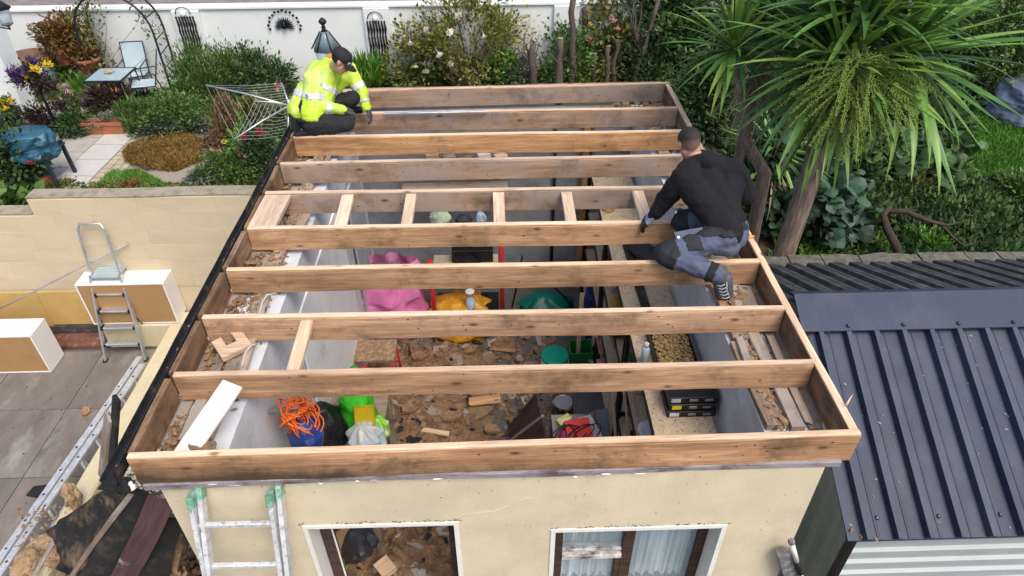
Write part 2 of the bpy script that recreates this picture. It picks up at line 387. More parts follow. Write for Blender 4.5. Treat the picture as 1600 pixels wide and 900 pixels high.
# inside floor with settled rubble
FLOOR = paint('concrete_floor', (.12, .118, .12), var=.25, rough=.9, bmp=.4, dirt=(.10, .08, .06), dirt_amt=.5, dirt_scale=2)
MB().box(XL + TI, XR - .28, YF, YB - .22, -.02, .012).build('floor', FLOOR, B)
RUB = paint('fallen_rubble', (.25, .15, .082), var=.55, scale=9, rough=1, bmp=1, fine=60, dirt=(.12, .075, .045), dirt_amt=.55, dirt_scale=5)
mb = MB(); nx, ny = 70, 100
X0, X1, Y0, Y1 = XL + TI + .01, 2.75, -.35, 4.15
idx = {}
def rubz(x, y):
    n1 = noise.fractal(Vector((x * 1.3, y * 1.3, 3.2)), 1.0, 2.0, 5)
    edge = min(1, max(0, (2.0 + .35 * noise.noise(Vector((x * 2, y * 2, 7))) - x) / .5)) * min(1, max(0, (4.2 - y) / .5))
    near = max(0, 1 - abs(x - 1.5) / 1.6)
    return -.05 + edge * (.05 + .13 * near + .10 * n1 + .012 * noise.noise(Vector((x * 14, y * 14, 1))) + .02 * noise.noise(Vector((x * 6, y * 6, 8))))
for j in range(ny):
    for i in range(nx):
        x = X0 + (X1 - X0) * i / (nx - 1); y = Y0 + (Y1 - Y0) * j / (ny - 1)
        mb.v.append((x, y, rubz(x, y)))
for j in range(ny - 1):
    for i in range(nx - 1):
        a_ = j * nx + i; mb.f.append([a_, a_ + 1, a_ + nx + 1, a_ + nx]); mb.m.append(0); mb.sm.append(True)
for k in range(2600):
    x = X0 + .05 + (X1 - X0) * random.random() ** 1.6; y = random.uniform(YF + .02, Y1); r = random.choice([.008, .012, .015, .02, .03, .04])
    lump(mb, (x, y, max(0.02, rubz(x, y)) + r * .2), (r * random.uniform(.8, 1.7), r, r * .5), rough=.4)
tag(mb.build('rubble_heap', RUB), 'brown rubble of fallen ceiling insulation covering the floor inside', 'rubble', kind='stuff')
for k, (u, v, r, lab) in enumerate([(748, 640, .17, 'under the front window pier'), (705, 655, .13, 'in the middle of the rubble'), (640, 640, .10, 'left of the rubble heap'), (655, 560, .12, 'between the second and third joists'), (735, 548, .10, 'beside dark floor patch'), (700, 590, .09, 'half buried'), (770, 668, .1, 'near the dark leaning board')]):
    c = P(u, v, z=.1); c.z = max(.03, rubz(c.x, c.y)) + .03
    mb = MB(); n = 9; ang = [2 * pi * q / n + random.uniform(-.25, .25) for q in range(n)]; rr = [r * random.uniform(.6, 1.15) for q in range(n)]
    tz = random.uniform(-.15, .15)
    bot = [(c.x + cos(a_) * q, c.y + sin(a_) * q * .75, c.z + tz * cos(a_) * q) for a_, q in zip(ang, rr)]; top = [(x, y, z + .03 + random.uniform(0, .012)) for x, y, z in bot]
    mb.add(bot + top, [list(range(n))[::-1], list(range(n, 2 * n))] + [[i, (i + 1) % n, n + (i + 1) % n, n + i] for i in range(n)])
    tag(mb.build('insulation_chunk', CRUMB), 'broken slab of brown insulation on the rubble, ' + ['the largest', 'second largest with jagged edge', 'nearest the left wall', 'farthest left of the second gap', 'farthest back', 'smallest', 'closest to the dark board'][k], 'insulation', 'broken insulation slabs on the floor inside')

frag = MB(); fm = [CRUMB, OLDWOOD, paint('plaster_bit', (.38, .34, .29), var=.2, rough=.95), FELT, paint('dust_brown', (.20, .13, .08), var=.4, rough=1)]
for k in range(1500):     # splinters, plaster bits and felt shreds mixed in the rubble
    x = XL + TI + .05 + 2.3 * random.random() ** 1.3; y = random.uniform(.05, 4.2); z = max(.015, rubz(x, y)) + .008; L_ = random.choice([.01, .015, .02, .03, .05, .09]); a_ = random.uniform(0, 6.28)
    ax = Vector((cos(a_), sin(a_), random.gauss(0, .25))).normalized(); ay = Vector((-sin(a_), cos(a_), random.gauss(0, .25))); ay = (ay - ax * ay.dot(ax)).normalized(); mi = random.choice([0, 0, 0, 0, 1, 1, 3, 3, 4, 4, 4, 4, 2])
    frag.obox((x, y, z), ax, ay, ax.cross(ay), L_, L_ * random.uniform(.12, .8), random.uniform(.002, .008), mi)
tag(frag.build('rubble_fragments', fm), 'splinters, plaster bits and felt shreds scattered over the rubble inside', 'rubble', kind='stuff')
# painted surrounds, reveals
WB = .035
def surround(x0, x1, zt, zb):
    mb = MB()
    mb.box(x0 - WB, x0, YF - .006, YF + .14, zb, zt + WB); mb.box(x1, x1 + WB, YF - .006, YF + .14, zb, zt + WB); mb.box(x0, x1, YF - .006, YF + .14, zt, zt + WB)
    return mb.build('opening_surround', WHITEP, B)
# openings get their white bands inside the wall opening so nothing is coplanar
def reveal(x0, x1, zt, zb, nm):
    mb = MB(); t = .03
    mb.box(x0, x0 + t, YF - .008, YF + .15, zb, zt); mb.box(x1 - t, x1, YF - .008, YF + .15, zb, zt); mb.box(x0 + t, x1 - t, YF - .008, YF + .15, zt - t, zt)
    return mb.build(nm, WHITEP, B)
reveal(DX0, DX1, DZ, 0, 'painted_reveal'); reveal(WX0, WX1, WZ, SILL, 'painted_reveal')
# hairline crack standing proud as filler
mb = MB(); pts = [P(u, v, y=YF - .002) for u, v in ((722, 808), (745, 802), (775, 798), (800, 788), (815, 780), (835, 777))]
mb.tube(pts, [.0006, .0016, .0018, .002, .0016, .0006], 5); mb.build('filled_crack', paint('filler', (.70, .61, .44), rough=.9), B)
# mould specks above the openings, faint runs near the right corner
mb = MB()
for k in range(230):
    if k % 2: x = random.uniform(DX0 - .03, DX1 + .02); z = DZ + .004 + abs(random.gauss(0, .012))
    else: x = random.uniform(WX0, WX1 + .02); z = WZ + .004 + abs(random.gauss(0, .010))
    if noise.noise(Vector((x * 5, 0, 0))) < -.1: continue
    lump(mb, (x, YF - .001, z), (random.uniform(.003, .010), .002, random.uniform(.002, .005)), rough=.4, rot=0)
for k in range(60): lump(mb, (random.uniform(.1, 3.95), YF - .001, random.uniform(1.7, 2.58)), (random.uniform(.002, .005), .002, random.uniform(.002, .005)), rough=.4, rot=0)
mo = mb.build('mould_specks', paint('mould', (.10, .09, .06), var=.4, rough=1), B); mo['kind'] = 'stuff'
# peeling timber strip under the front joist
PEEL = paint('peeling_paint', (.40, .37, .40), var=.3, scale=9, rough=.8, bmp=.5, dirt=(.10, .07, .08), dirt_amt=.8, dirt_scale=9, stretch=(.35, 1, 1))
board('peeling_plate', (.0, YF + .02, 2.617), (4.06, YF + .05, 2.617), .11, .045, PEEL, B, jit=.004)
for k in range(12):
    x = random.uniform(.1, 4.0); mb = MB(); lump(mb, (x, YF - .034, 2.612 + random.uniform(-.012, .01)), (random.uniform(.01, .045), .004, .006), rough=.4, rot=0)
    mb.build('paint_flake', WHITEP if k % 3 else paint('lilac_paint', (.42, .33, .42), rough=.7), B)
mb = MB(); 
for k in range(5): lump(mb, P(204 + k * 1.2, 754 + k * 2.2, z=2.63), (.016, .012, .014), rough=.35)
mb.build('paint_blob', WHITEP, B)

# door frame
BROWNW = wood('dark_frame', (.085, .05, .04), (.04, .024, .02), knots=False, stain=(.35, .33, .32), stain_amt=-.1)
Dr = MB(); y0, y1 = YF + .15, YF + .22
for x0, x1 in ((DX0 + .03, DX0 + .10), (DX1 - .09, DX1 - .03)): cbox('door_jamb', x0, x1, y0 + .005, y1, 0, DZ - .03, BROWNW, B)
cbox('door_head', DX0 + .10, DX1 - .09, y0 + .005, y1, DZ - .09, DZ - .03, BROWNW, B)
board('frame_bead', (DX0 + .106, y0 + .02, 0), (DX0 + .106, y0 + .02, DZ - .1), .012, .012, WHITEP, B, up=(0, 1, 0))
# window
Wd = thing('casement_window', 'brown timber window with peeling paint and net curtain in the cream wall', 'window', ((WX0 + WX1) / 2, YF + .18, SILL))
del Wd['category']; del Wd['label']; Wd.parent = B; Wd.location = wl(Wd) - wl(B)
fx0, fx1, fz1 = WX0 + .03, WX1 - .03, WZ - .03
mx = P(985, 826, y=YF + .16).x
cbox('frame_jamb', fx0, fx0 + .075, y0 + .004, y1, SILL, fz1, BROWNW, Wd); cbox('frame_jamb', fx1 - .06, fx1, y0 + .004, y1, SILL, fz1, BROWNW, Wd)
cbox('mullion', mx - .035, mx + .04, y0, y1 - .003, SILL, fz1 - .003, BROWNW, Wd)
cbox('frame_head', fx0 + .076, fx1 - .061, y0 + .006, y1, fz1 - .03, fz1, BROWNW, Wd)
cbox('window_sill', fx0, fx1, YF - .04, y1, SILL - .04, SILL - .002, BROWNW, Wd)
tz = P(920, 866, y=YF + .15).z
PEELB = paint('peeling_brown', (.62, .60, .60), var=.25, scale=20, rough=.7, dirt=(.05, .03, .025), dirt_amt=.62, dirt_scale=14, stretch=(.5, 1, 1))
cbox('transom', fx0 + .077, mx - .037, y0 - .012, y1, tz - .045, tz, PEELB, Wd)
cbox('transom_bead', fx0 + .077, mx - .037, y0 + .01, y1 - .004, tz + .022, tz + .05, PEELB, Wd)
cbox('casement_stile', mx - .075, mx - .038, y0 + .002, y1 - .006, SILL, tz - .047, BROWNW, Wd)
GL = glass('window_glass', (.55, .68, .75), alpha=.22)
for x0, x1, z0, z1 in ((fx0 + .077, mx - .037, tz + .052, fz1 - .03), (fx0 + .077, mx - .077, SILL, tz - .047), (mx + .042, fx1 - .062, SILL, fz1 - .03)):
    MB().box(x0, x1, y0 + .03, y0 + .036, z0, z1).build('pane', GL, Wd)
m_, nt_, b_ = new_mat('net_curtain'); b_.inputs['Base Color'].default_value = (.85, .88, .9, 1); b_.inputs['Roughness'].default_value = .9
co = coords(nt_, (1, 1, 1)); ch = N(nt_, 'ShaderNodeTexNoise'); ch.inputs['Scale'].default_value = 7; mp_ = N(nt_, 'ShaderNodeMapping'); mp_.inputs['Scale'].default_value = (3, 3, .15); nt_.links.new(co, mp_.inputs[0]); nt_.links.new(mp_.outputs[0], ch.inputs['Vector'])
tr = N(nt_, 'ShaderNodeBsdfTransparent'); mx_ = N(nt_, 'ShaderNodeMixShader'); fc = ramp(nt_, ch.outputs[0], [(.35, (.45, .45, .45)), (.6, (.95, .95, .95))])
nt_.links.new(fc, mx_.inputs[0]); nt_.links.new(tr.outputs[0], mx_.inputs[1]); nt_.links.new(b_.outputs[0], mx_.inputs[2]); nt_.links.new(mx_.outputs[0], nt_.nodes['Material Output'].inputs[0])
NET = m_
mb = MB(); n = 160; zs = [SILL + .02, (SILL + fz1) / 2, fz1 - .01]
for zi, z in enumerate(zs):
    for i in range(n):
        x = fx0 + .04 + (fx1 - fx0 - .1) * i / (n - 1)
        mb.v.append((x, YF + .275 + .018 * sin(i * .55 + .8 * sin(i * .13)) + .008 * sin(i * 1.3), z))
for zi in range(2):
    for i in range(n - 1):
        a_ = zi * n + i; mb.f.append([a_, a_ + 1, a_ + n + 1, a_ + n]); mb.m.append(0); mb.sm.append(True)
mb.build('net_curtain', NET, Wd)
MB().box(fx0, fx1, YF + .262, YF + .285, fz1 - .008, fz1 + .012).build('curtain_rail', WHITEP, Wd)
# wall fitting with white pipe at the right corner
fitting = thing('pipe_fitting', 'grey mottled corner fitting with a white pipe on the right edge of the cream wall', 'pipe', P(1238, 900, y=-.05))
MOTT = paint('mottled_grey', (.16, .16, .16), var=.3, rough=.9, dirt=(.5, .5, .48), dirt_amt=.35, dirt_scale=30)
c0 = P(1226, 862, y=-.06); c1 = P(1240, 915, y=-.06)
board('back_plate', c0, c1, .10, .06, MOTT, fitting, up=(0, 1, 0))
p0 = P(1237, 848, y=-.10); p1 = P(1258, 925, y=-.10)
MB().tube([p0, p0.lerp(p1, .35)], .017, 10).build('pipe', WHITEP, fitting); MB().tube([p0.lerp(p1, .352), p0.lerp(p1, .6)], .021, 10).build('clip', BLACK, fitting); MB().tube([p0.lerp(p1, .602), p1], .017, 10).build('pipe', WHITEP, fitting)
MB().lathe(p0, [(.022, 0), (.022, .02), (.012, .03)], 10, ax=(p0 - p1)).build('pipe_cap', MOTT, fitting)

# ---------------------------------------------------------------- roof frame
RF = thing('roof_frame', 'open roof frame of pine joists and noggins on the outbuilding', 'roof frame', (2.06, 2.6, 2.65))
JY = [(-.03, .01), (.605, .585), (1.165, 1.13), (1.725, 1.695), (2.295, 2.27), (2.87, 2.84), (3.43, 3.45), (4.0, 3.99), (4.56, 4.57), (5.19, 5.275)]
JW, JH = .047, .20
for i, (a_, b_) in enumerate(JY):
    x0, x1 = (-.02, 4.12) if i in (0, 9) else (0.005, 4.065)
    h = .225 if i == 0 else JH
    board('joist', (x0, a_ + JW / 2, ZT - h / 2), (x1, b_ + JW / 2, ZT - h / 2), JW, h, (JOISTF if i == 0 else JOISTG if i in (5, 6, 8, 9) else JOIST), RF, jit=.0025, seg=16)
    # upper edge, sky light put into its pale colour: a thin sawn packer along the top of each joist
    board('firring_strip', (x0 + .002, a_ + JW / 2, ZT + .009), (x1 - .002, b_ + JW / 2, ZT + .009), JW - .006, .016, PALEPINE, RF, jit=.001, cham=.003)
def jy(i, x): a_, b_ = JY[i]; return a_ + (b_ - a_) * x / 4.1
for i in range(9):       # rim boards between the joists, left and right
    board('rim_board', (-.022, jy(i, 0) + JW + .004, ZT - .10), (-.022, jy(i + 1, 0) - .004, ZT - .10), .04, .205, RIMW, RF, jit=.002)
board('rim_board', (4.093, .05, ZT - .11), (4.093, 5.27, ZT - .11), .045, .21, RIMW, RF, jit=.003)
board('rim_strip', (4.093, .03, ZT + .003), (4.093, 5.27, ZT + .003), .05, .012, PALEPINE, RF, jit=.003)
board('back_batten', (.0, 5.26, ZT - .02), (4.05, 5.345, ZT - .02), .04, .06, JOISTG, RF)
for (u, wd) in ((540, .105), (639, .09), (780, .10), (888, .095), (1003, .1)):     # noggins of the fifth bay
    v = 325; c = P(u, v, z=ZT - .02); y0_, y1_ = jy(4, c.x) + JW, jy(5, c.x)
    board('noggin', (c.x, y0_ + .002, ZT - .03), (c.x + random.uniform(-.012, .012), y1_ - .002, ZT - .03), wd, .046, PALEPINE, RF)
c = P(420, 330, z=ZT); board('noggin', (c.x, jy(4, .1) + JW + .002, ZT - .02), (c.x + .01, jy(5, .1) - .002, ZT - .02), .23, .046, PALEPINE, RF)
c = P(470, 540, z=ZT - .02); board('noggin', (c.x, jy(1, .8) + JW + .002, ZT - .035), (c.x - .01, jy(2, .8) - .002, ZT - .035), .085, .046, PALEPINE, RF)
# wall plates lying on the side walls
for (x, y0_, y1_, w_) in ((.235, .3, 1.7, .10), (.225, 1.72, 3.6, .11), (.23, 3.62, 5.05, .10), (.125, .28, 1.35, .075)):
    board('wall_plate', (x, y0_, 2.626), (x + .01, y1_, 2.626), w_, .048, OLDWOOD, B, jit=.002)
for (x, y0_, y1_, w_) in ((3.775, .28, 1.05, .12), (3.90, .26, 1.6, .085), (3.78, 1.08, 2.0, .11), (3.80, 2.02, 5.0, .11), (3.91, 1.63, 3.2, .08)):
    board('wall_plate', (x, y0_, 2.626), (x + random.uniform(-.03, .02), y1_, 2.626), w_, .048, OLDWOOD, B, jit=.003)
for k, (x, y0_, y1_, w_, zz, side) in enumerate(((.33, .75, 1.62, .06, 2.66, 0), (.30, 2.36, 2.82, .08, 2.662, 0), (.10, 1.8, 2.25, .07, 2.62, 0), (.33, 3.5, 4.4, .05, 2.66, 0), (.12, 2.95, 3.4, .08, 2.62, 0), (3.73, 1.2, 1.66, .06, 2.66, 1), (3.98, .3, 1.1, .05, 2.64, 1), (3.95, 1.25, 1.68, .10, 2.645, 1), (3.74, .7, 1.06, .05, 2.66, 1))):
    tag(board('loose_board', (x, y0_, zz), (x + random.uniform(-.05, .05), y1_, zz + .004), w_, .022, (OLDWOOD, JOISTG)[k % 2], None, jit=.003, ragged=.015), ['narrow grey board on the left wall head behind the front joist', 'short board on the left wall head in the noggin bay', 'short brown board on the left wall head, third gap from the front', 'thin board on the far left wall head near the hi-vis worker', 'short board on the left wall head just behind the noggins', 'short board on the right wall head beside the kneeling worker\'s shoe', 'thin board at the right rim behind the front joist', 'wide short board on the right wall head in front of the shoe', 'narrow offcut on the right wall head in the front gap'][k], 'board', 'loose boards on the wall heads')
# crumbs lying along the wall heads
mb = MB()
for k in range(3200):
    side = random.random() < .62
    x = (random.gauss(.13, .09) if side else random.gauss(3.86, .08)); y = random.uniform(.08, 4.9 if side else 5.1)
    if x < .01 or (side and x > .39) or x > 4.06 or (not side and x < 3.71): continue
    r = abs(random.gauss(0, .007)) + .003
    lump(mb, (x, y, 2.606 + r * .3 + (.045 if abs(x - .235) < .05 or abs(x - 3.79) < .05 else 0)), (r * 1.5, r, r * .6), rough=.45)
for i in range(9):
    for k in range(120):
        r = abs(random.gauss(0, .009)) + .003
        lump(mb, (abs(random.gauss(0, .05)) + .02, jy(i, 0) + JW + random.uniform(.0, .5), 2.61 + abs(random.gauss(0, .03))), (r * 1.6, r, r * .7), rough=.45)
for k in range(90): r = abs(random.gauss(0, .014)) + .006; lump(mb, (random.uniform(3.3, 4.05), random.uniform(5.0, 5.18), 2.63 + random.uniform(0, .05)), (r * 1.5, r, r * .7), rough=.45)
for k in range(60): r = abs(random.gauss(0, .012)) + .005; lump(mb, (random.uniform(3.72, 4.03), random.uniform(1.2, 1.66), 2.65), (r * 1.5, r, r * .7), rough=.45)
tag(mb.build('insulation_crumbs', CRUMB), 'brown insulation crumbs spilled along the wall heads under the joists', 'debris', kind='stuff')
mb = MB()
for k in range(170):     # dirt and nails on joist faces and tops, wood fibre on the timber
    i = random.randrange(10); x = random.uniform(.05, 4.0); y = jy(i, x) - .003; z = ZT - random.uniform(.01, .19)
    lump(mb, (x, y, z), (random.uniform(.003, .009), .004, random.uniform(.002, .005)), rough=.4, rot=0)
tag(mb.build('dirt_specks', paint('dark_speck', (.05, .03, .02), rough=1)), 'dark specks of dirt and nail stubs on the joist faces', 'dirt', kind='stuff')
# black gutter along the left eave
gut = thing('eaves_gutter', 'black felt-lined gutter along the left eave, littered with crumbs', 'gutter', (-.12, 2.5, 2.6))
mb = MB(); prof = [(-.045, 2.865), (-.055, 2.76), (-.09, 2.735), (-.145, 2.735), (-.18, 2.775), (-.192, 2.80), (-.186, 2.80), (-.172, 2.77), (-.14, 2.745), (-.093, 2.745), (-.063, 2.767), (-.052, 2.865)]
ny = 40
for j in range(ny + 1):
    y = -.12 + 4.55 * j / ny; wob = .006 * noise.noise(Vector((0, y * 2, 0)))
    for (x, z) in prof: mb.v.append((-.045 + (x + .045) * .72 + wob * 1.6, y, z + wob))
n = len(prof)
for j in range(ny):
    for k in range(n): mb.f.append([j * n + k, (j + 1) * n + k, (j + 1) * n + (k + 1) % n, j * n + (k + 1) % n]); mb.m.append(0); mb.sm.append(False)
mb.build('trough', paint('gutter_black', (.018, .02, .024), var=.3, rough=.42, bmp=.2, dirt=(.12, .09, .06), dirt_amt=.25, dirt_scale=9), gut)
mb = MB()
for k in range(420):
    y = -.1 + 4.5 * random.random() ** .9; g_ = noise.noise(Vector((0, y * 2.5, 5)))
    if g_ < -.15 and random.random() < .7: continue
    r = abs(random.gauss(0, .006)) + .003; lump(mb, (random.uniform(-.125, -.03) + (.0 if random.random() < .7 else .02), y, 2.75 + random.uniform(0, .02)), (r, r * 1.5, r * .6), rough=.45)
cr = mb.build('gutter_litter', CRUMB, gut); cr['kind'] = 'stuff'
for (u, v) in ((316, 483), (322, 490), (328, 480)):   # loose metal strips standing at the rim
    c = P(u, v, z=2.8); board('fixing_strap', c + Vector((0, 0, .04)), c + Vector((.02, -.05, -.1)), .018, .004, STEEL, gut)
# wood splinter on the right rim
c = P(1322, 633, z=ZT + .02); mb = MB(); mb.tube([c, c + Vector((.035, .03, .06))], [.008, .001], 5); mb.build('splinter', PALEPINE, RF)
# ---------------------------------------------------------------- left yard
LW = thing('boundary_wall', 'tall cream rendered boundary wall with a step in its top, behind the stepladder', 'wall', (-2, 4.4, 0))
WZ1 = 2.06; WXS = -3.2
CREAMB = paint('cream_boundary_paint', (.62, .52, .355), var=.06, scale=2, rough=.9, bmp=.3, fine=70, dirt=(.52, .43, .29), dirt_amt=.3, dirt_scale=1.1, stretch=(.6, 1, 2))
rows = 7
mb = MB(); mb.box(WXS, .04, 4.31, 4.5, 0, WZ1 - .03); mb.box(-7.5, WXS, 4.312, 4.5, 0, 1.83)
mb.build('wall_core', CREAMB, LW)
# courses of painted blocks standing a hair proud, with slight joints
z0 = .76
for r in range(6):
    h = (WZ1 - .04 - .76) / 6; z = .76 + r * h; off = (.11 if r % 2 else .0)
    x = -7.4 + off
    while x < .02:
        x1 = min(x + .44, .02); a0, a1 = x, x1
        top = z + h
        lim = WXS if top > 1.84 else -99
        if a1 > lim + .05:
            a0 = max(a0, lim)
            dy = random.uniform(0, .001)
            board('block', (a0 + .001, 4.309 - dy, z + h / 2), (a1 - .001, 4.309 - dy, z + h / 2), .012, h - .001, CREAMB, LW, seg=1, cham=.002, jit=.0003)
        x = x1
COP = paint('weathered_coping', (.34, .30, .23), var=.3, scale=20, rough=1, bmp=.7, dirt=(.12, .13, .07), dirt_amt=.5, dirt_scale=10)
board('coping', (WXS - .01, 4.40, WZ1 - .020), (.04, 4.40, WZ1 - .020), .195, .018, COP, LW, jit=.003)
board('coping', (-7.5, 4.40, 1.84), (WXS - .012, 4.40, 1.84), .195, .018, COP, LW, jit=.003)
OCH = paint('ochre_yellow', (.58, .385, .13), var=.12, scale=3, rough=.85, bmp=.2, dirt=(.5, .36, .16), dirt_amt=.4)  # deeper yellow for the lower band of the wall
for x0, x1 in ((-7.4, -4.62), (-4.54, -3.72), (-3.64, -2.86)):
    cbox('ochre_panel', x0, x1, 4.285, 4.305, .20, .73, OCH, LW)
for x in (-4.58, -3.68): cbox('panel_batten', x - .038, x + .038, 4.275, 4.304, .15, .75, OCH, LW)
cbox('dark_gap', -4.4, -2.86, 4.26, 4.304, .03, .19, paint('dark_stone', (.07, .065, .06), var=.4, rough=.9, dirt=(.2, .19, .18), dirt_amt=.3, dirt_scale=12), LW)  # dark board, its colour stands in for the shade of a low opening
cbox('red_sill', -4.4, -2.88, 4.02, 4.255, .02, .075, paint('red_brick_sill', (.17, .07, .05), var=.3, rough=.9, dirt=(.3, .25, .22), dirt_amt=.3, dirt_scale=14), LW)
# low cream wall: block and long arm, one rendered body
LOW = paint('low_wall_cream', (.63, .55, .36), var=.07, rough=.9, bmp=.3, dirt=(.5, .42, .28), dirt_amt=.35)
low = thing('low_wall', 'low cream rendered wall edging the gravel strip beside the patio', 'wall', (-1.9, 2.2, 0))
cbox('block_end', -2.86, -1.70, 4.02, 4.27, 0, .40, LOW, low, cham=.03)
board('wall_arm', (-1.99, -.4, .2), (-1.9, 4.015, .2), .21, .4, LOW, low, cham=.02, jit=.003)
grv = paint('gravel_stone', (.40, .37, .33), var=.5, scale=3, rough=.9)
m_, nt_, b_ = new_mat('pebbles'); g = N(nt_, 'ShaderNodeNewGeometry'); nt_.links.new(ramp(nt_, g.outputs['Random Per Island'], [(0, (.16, .14, .12)), (.35, (.36, .33, .28)), (.7, (.52, .49, .44)), (1, (.7, .67, .62))]), b_.inputs['Base Color']); b_.inputs['Roughness'].default_value = .85
PEB = m_
mb = MB().box(-1.92, .05, -.4, 4.3, -.02, .17)
tag(mb.build('gravel_bed', SOIL), kind='structure')
mb = MB()
for k in range(3800):
    y = random.uniform(-.3, 4.25); xl = -1.99 + .09 * (y + .4) / 4.4 + .11
    x = xl + abs(random.gauss(0, .32)); r = random.uniform(.008, .02)
    if x > 0: continue
    lump(mb, (x, y, .172 + random.uniform(0, .012)), (r * 1.3, r, r * .7), rough=.25)
tag(mb.build('gravel', PEB), 'pale pebbles filling the strip between low wall and outbuilding', 'gravel', kind='stuff')

# ---------------------------------------------------------------- cabinets
KRAFT = paint('hardboard_back', (.40, .235, .10), var=.1, scale=3, rough=.7, bmp=.05, dirt=(.33, .19, .08), dirt_amt=.4)
MELA = paint('white_melamine', (.83, .83, .82), var=.03, rough=.35, bmp=.02)
def cabinet(label, x0, x1, y0, y1, z0, z1):
    t = thing('wall_cabinet', label, 'cabinet', ((x0 + x1) / 2, (y0 + y1) / 2, z0), 'old kitchen cabinets in the yard')
    th = .018
    cbox('side_panel', x1 - th, x1, y0, y1, z0, z1, MELA, t, cham=.001); cbox('side_panel', x0, x0 + th, y0, y1, z0, z1, MELA, t, cham=.001)
    cbox('top_panel', x0 + th, x1 - th, y0, y1, z1 - th, z1 - .0005, MELA, t, cham=.001); cbox('base_panel', x0 + th, x1 - th, y0, y1, z0, z0 + th, MELA, t, cham=.001)
    cbox('back_panel', x0 + th, x1 - th, y0 + .004, y0 + .010, z0 + th, z1 - th, KRAFT, t, cham=.001)
    cbox('hanging_rail', x0 + th + .002, x1 - th - .002, y0 + .012, y0 + .03, z1 - .09, z1 - th, MELA, t)
    return t
cabinet('white cabinet with brown hardboard back standing behind the aluminium stepladder', -2.94, -1.90, 4.03, 4.30, .402, 1.02)
cabinet('white cabinet with brown hardboard back standing on the patio at the left edge', -4.6, -3.40, 3.60, 3.92, .024, .615)

# ---------------------------------------------------------------- stepladder
st = thing('stepladder', 'aluminium platform stepladder standing open on the patio', 'stepladder', P(190, 575, z=0.02))
fl, fr = P(170, 562, z=.02), P(231, 545, z=.02); ft = Vector(((fl.x + fr.x) / 2, fl.y - .02, .02))
W2 = .23; FY = ft.y; TOPZ = 1.72; cx = ft.x + .02; lean = .20
plat = 1.08
def front(z): return FY + lean * (z / plat) * 1.6
HB = []
for s_ in (-1, 1):
    w_b, w_t = .25, .175
    x_at = lambda z: cx + s_ * (w_b + (w_t - w_b) * min(1, z / plat))
    board('front_stile', (x_at(0), front(0), .02), (x_at(plat), front(plat), plat + .02), .025, .055, ALU, st, up=(0, 1, .3))
    MB().box(x_at(0) - .02, x_at(0) + .02, front(0) - .035, front(0) + .03, .004, .04).build('rubber_foot', BLACK, st)
    board('rear_leg', (cx + s_ * .22, front(plat) + .42, .02), (cx + s_ * .16, front(plat) + .02, plat - .03), .02, .03, ALU, st, up=(0, 1, .3))
for k in range(4):
    z = .02 + plat * (k + 1) / 5.0 * .98; w_ = .25 + (.175 - .25) * z / plat - .014
    board('tread', (cx - w_, front(z) + .02, z), (cx + w_, front(z) + .02, z), .085, .028, ALU, st, cham=.006)
    for s_ in (-1, 1): MB().box(cx + s_ * (w_ - .012) - .012, cx + s_ * (w_ - .012) + .012, front(z) - .028, front(z) + .055, z - .02, z + .016).build('tread_end', BLACK, st)
mb = MB(); PLM = paint('platform_grip', (.50, .60, .64), var=.08, rough=.5, metal=.3)
for k in range(9):
    y = front(plat) - .03 + k * .03; mb.box(cx - .155, cx + .155, y, y + .022, plat + .012, plat + .026 + (.004 if k % 2 else 0))
mb.box(cx - .155, cx + .155, front(plat) - .03, front(plat) + .235, plat - .004, plat + .012); mb.build('platform', PLM, st)
pts = []
for s_ in (-1, 1):
    seq = [(cx + s_ * .165, front(plat) + .02, plat - .1), (cx + s_ * .165, front(plat) + .06, plat + .25), (cx + s_ * .15, front(plat) + .11, plat + .58), (cx + s_ * .12, front(plat) + .125, plat + .655)]
    pts += seq if s_ < 0 else seq[::-1]
mb = MB(); mb.tube(pts, .016, 10); mb.build('hand_rail', ALU, st)
for s_ in (-1, 1):
    mb = MB(); q = [(cx + s_ * .2, front(.6), .62), (cx + s_ * .24, front(.5) + .08, .42), (cx + s_ * .235, front(.5) + .2, .38), (cx + s_ * .2, front(.5) + .3, .5)]
    mb.tube(q, .006, 6); mb.build('strap', BLACK, st)
# pole leaning across
p0 = P(-20, 492, y=4.05); p1 = P(200, 381, y=4.27); pole = MB(); pole.tube([p0, p0.lerp(p1, .3), p1], .010, 8)
tp = pole.build('metal_pole', paint('dull_grey_pole', (.34, .34, .36), rough=.5, metal=.4)); tag(tp, 'thin grey pole leaning diagonally across the cream boundary wall', 'pole')

# ---------------------------------------------------------------- extension ladder lying on its edge beside the low wall
la = thing('lying_ladder', 'paint-spattered aluminium extension ladder lying on edge along the low wall', 'ladder', (-2.15, 1.6, .02))
SPAT = paint('spattered_aluminium', (.60, .61, .63), var=.15, rough=.45, metal=.5, bmp=.1, dirt=(.85, .85, .83), dirt_amt=.5, dirt_scale=18)
A0, A1 = Vector((-2.38, .25, 0)), Vector((-2.12, 3.40, 0))
for off, y0_ in ((0, 0), (.085, -.12)):
    d = (A1 - A0).normalized(); nrm = Vector((d.y, -d.x, 0)); a_ = A0 + nrm * off + d * y0_ - d * .8; b_ = A1 + nrm * off + d * y0_
    for z in (.065, .425): board('stile', a_ + Vector((0, 0, z)), b_ + Vector((0, 0, z)), .062, .03, SPAT, la)
    n = int((b_ - a_).length / .28)
    for k in range(n):
        c = a_ + d * (.12 + .28 * k)
        MB().tube([c + Vector((0, 0, .07)), c + Vector((0, 0, .415))], .014, 8).build('rung', SPAT, la)
        MB().lathe(c + Vector((0, 0, .440)), [(.013, 0), (.013, .002), (.007, .003)], 8).build('rung_end', paint('rung_dark', (.05, .05, .05), rough=.6), la)
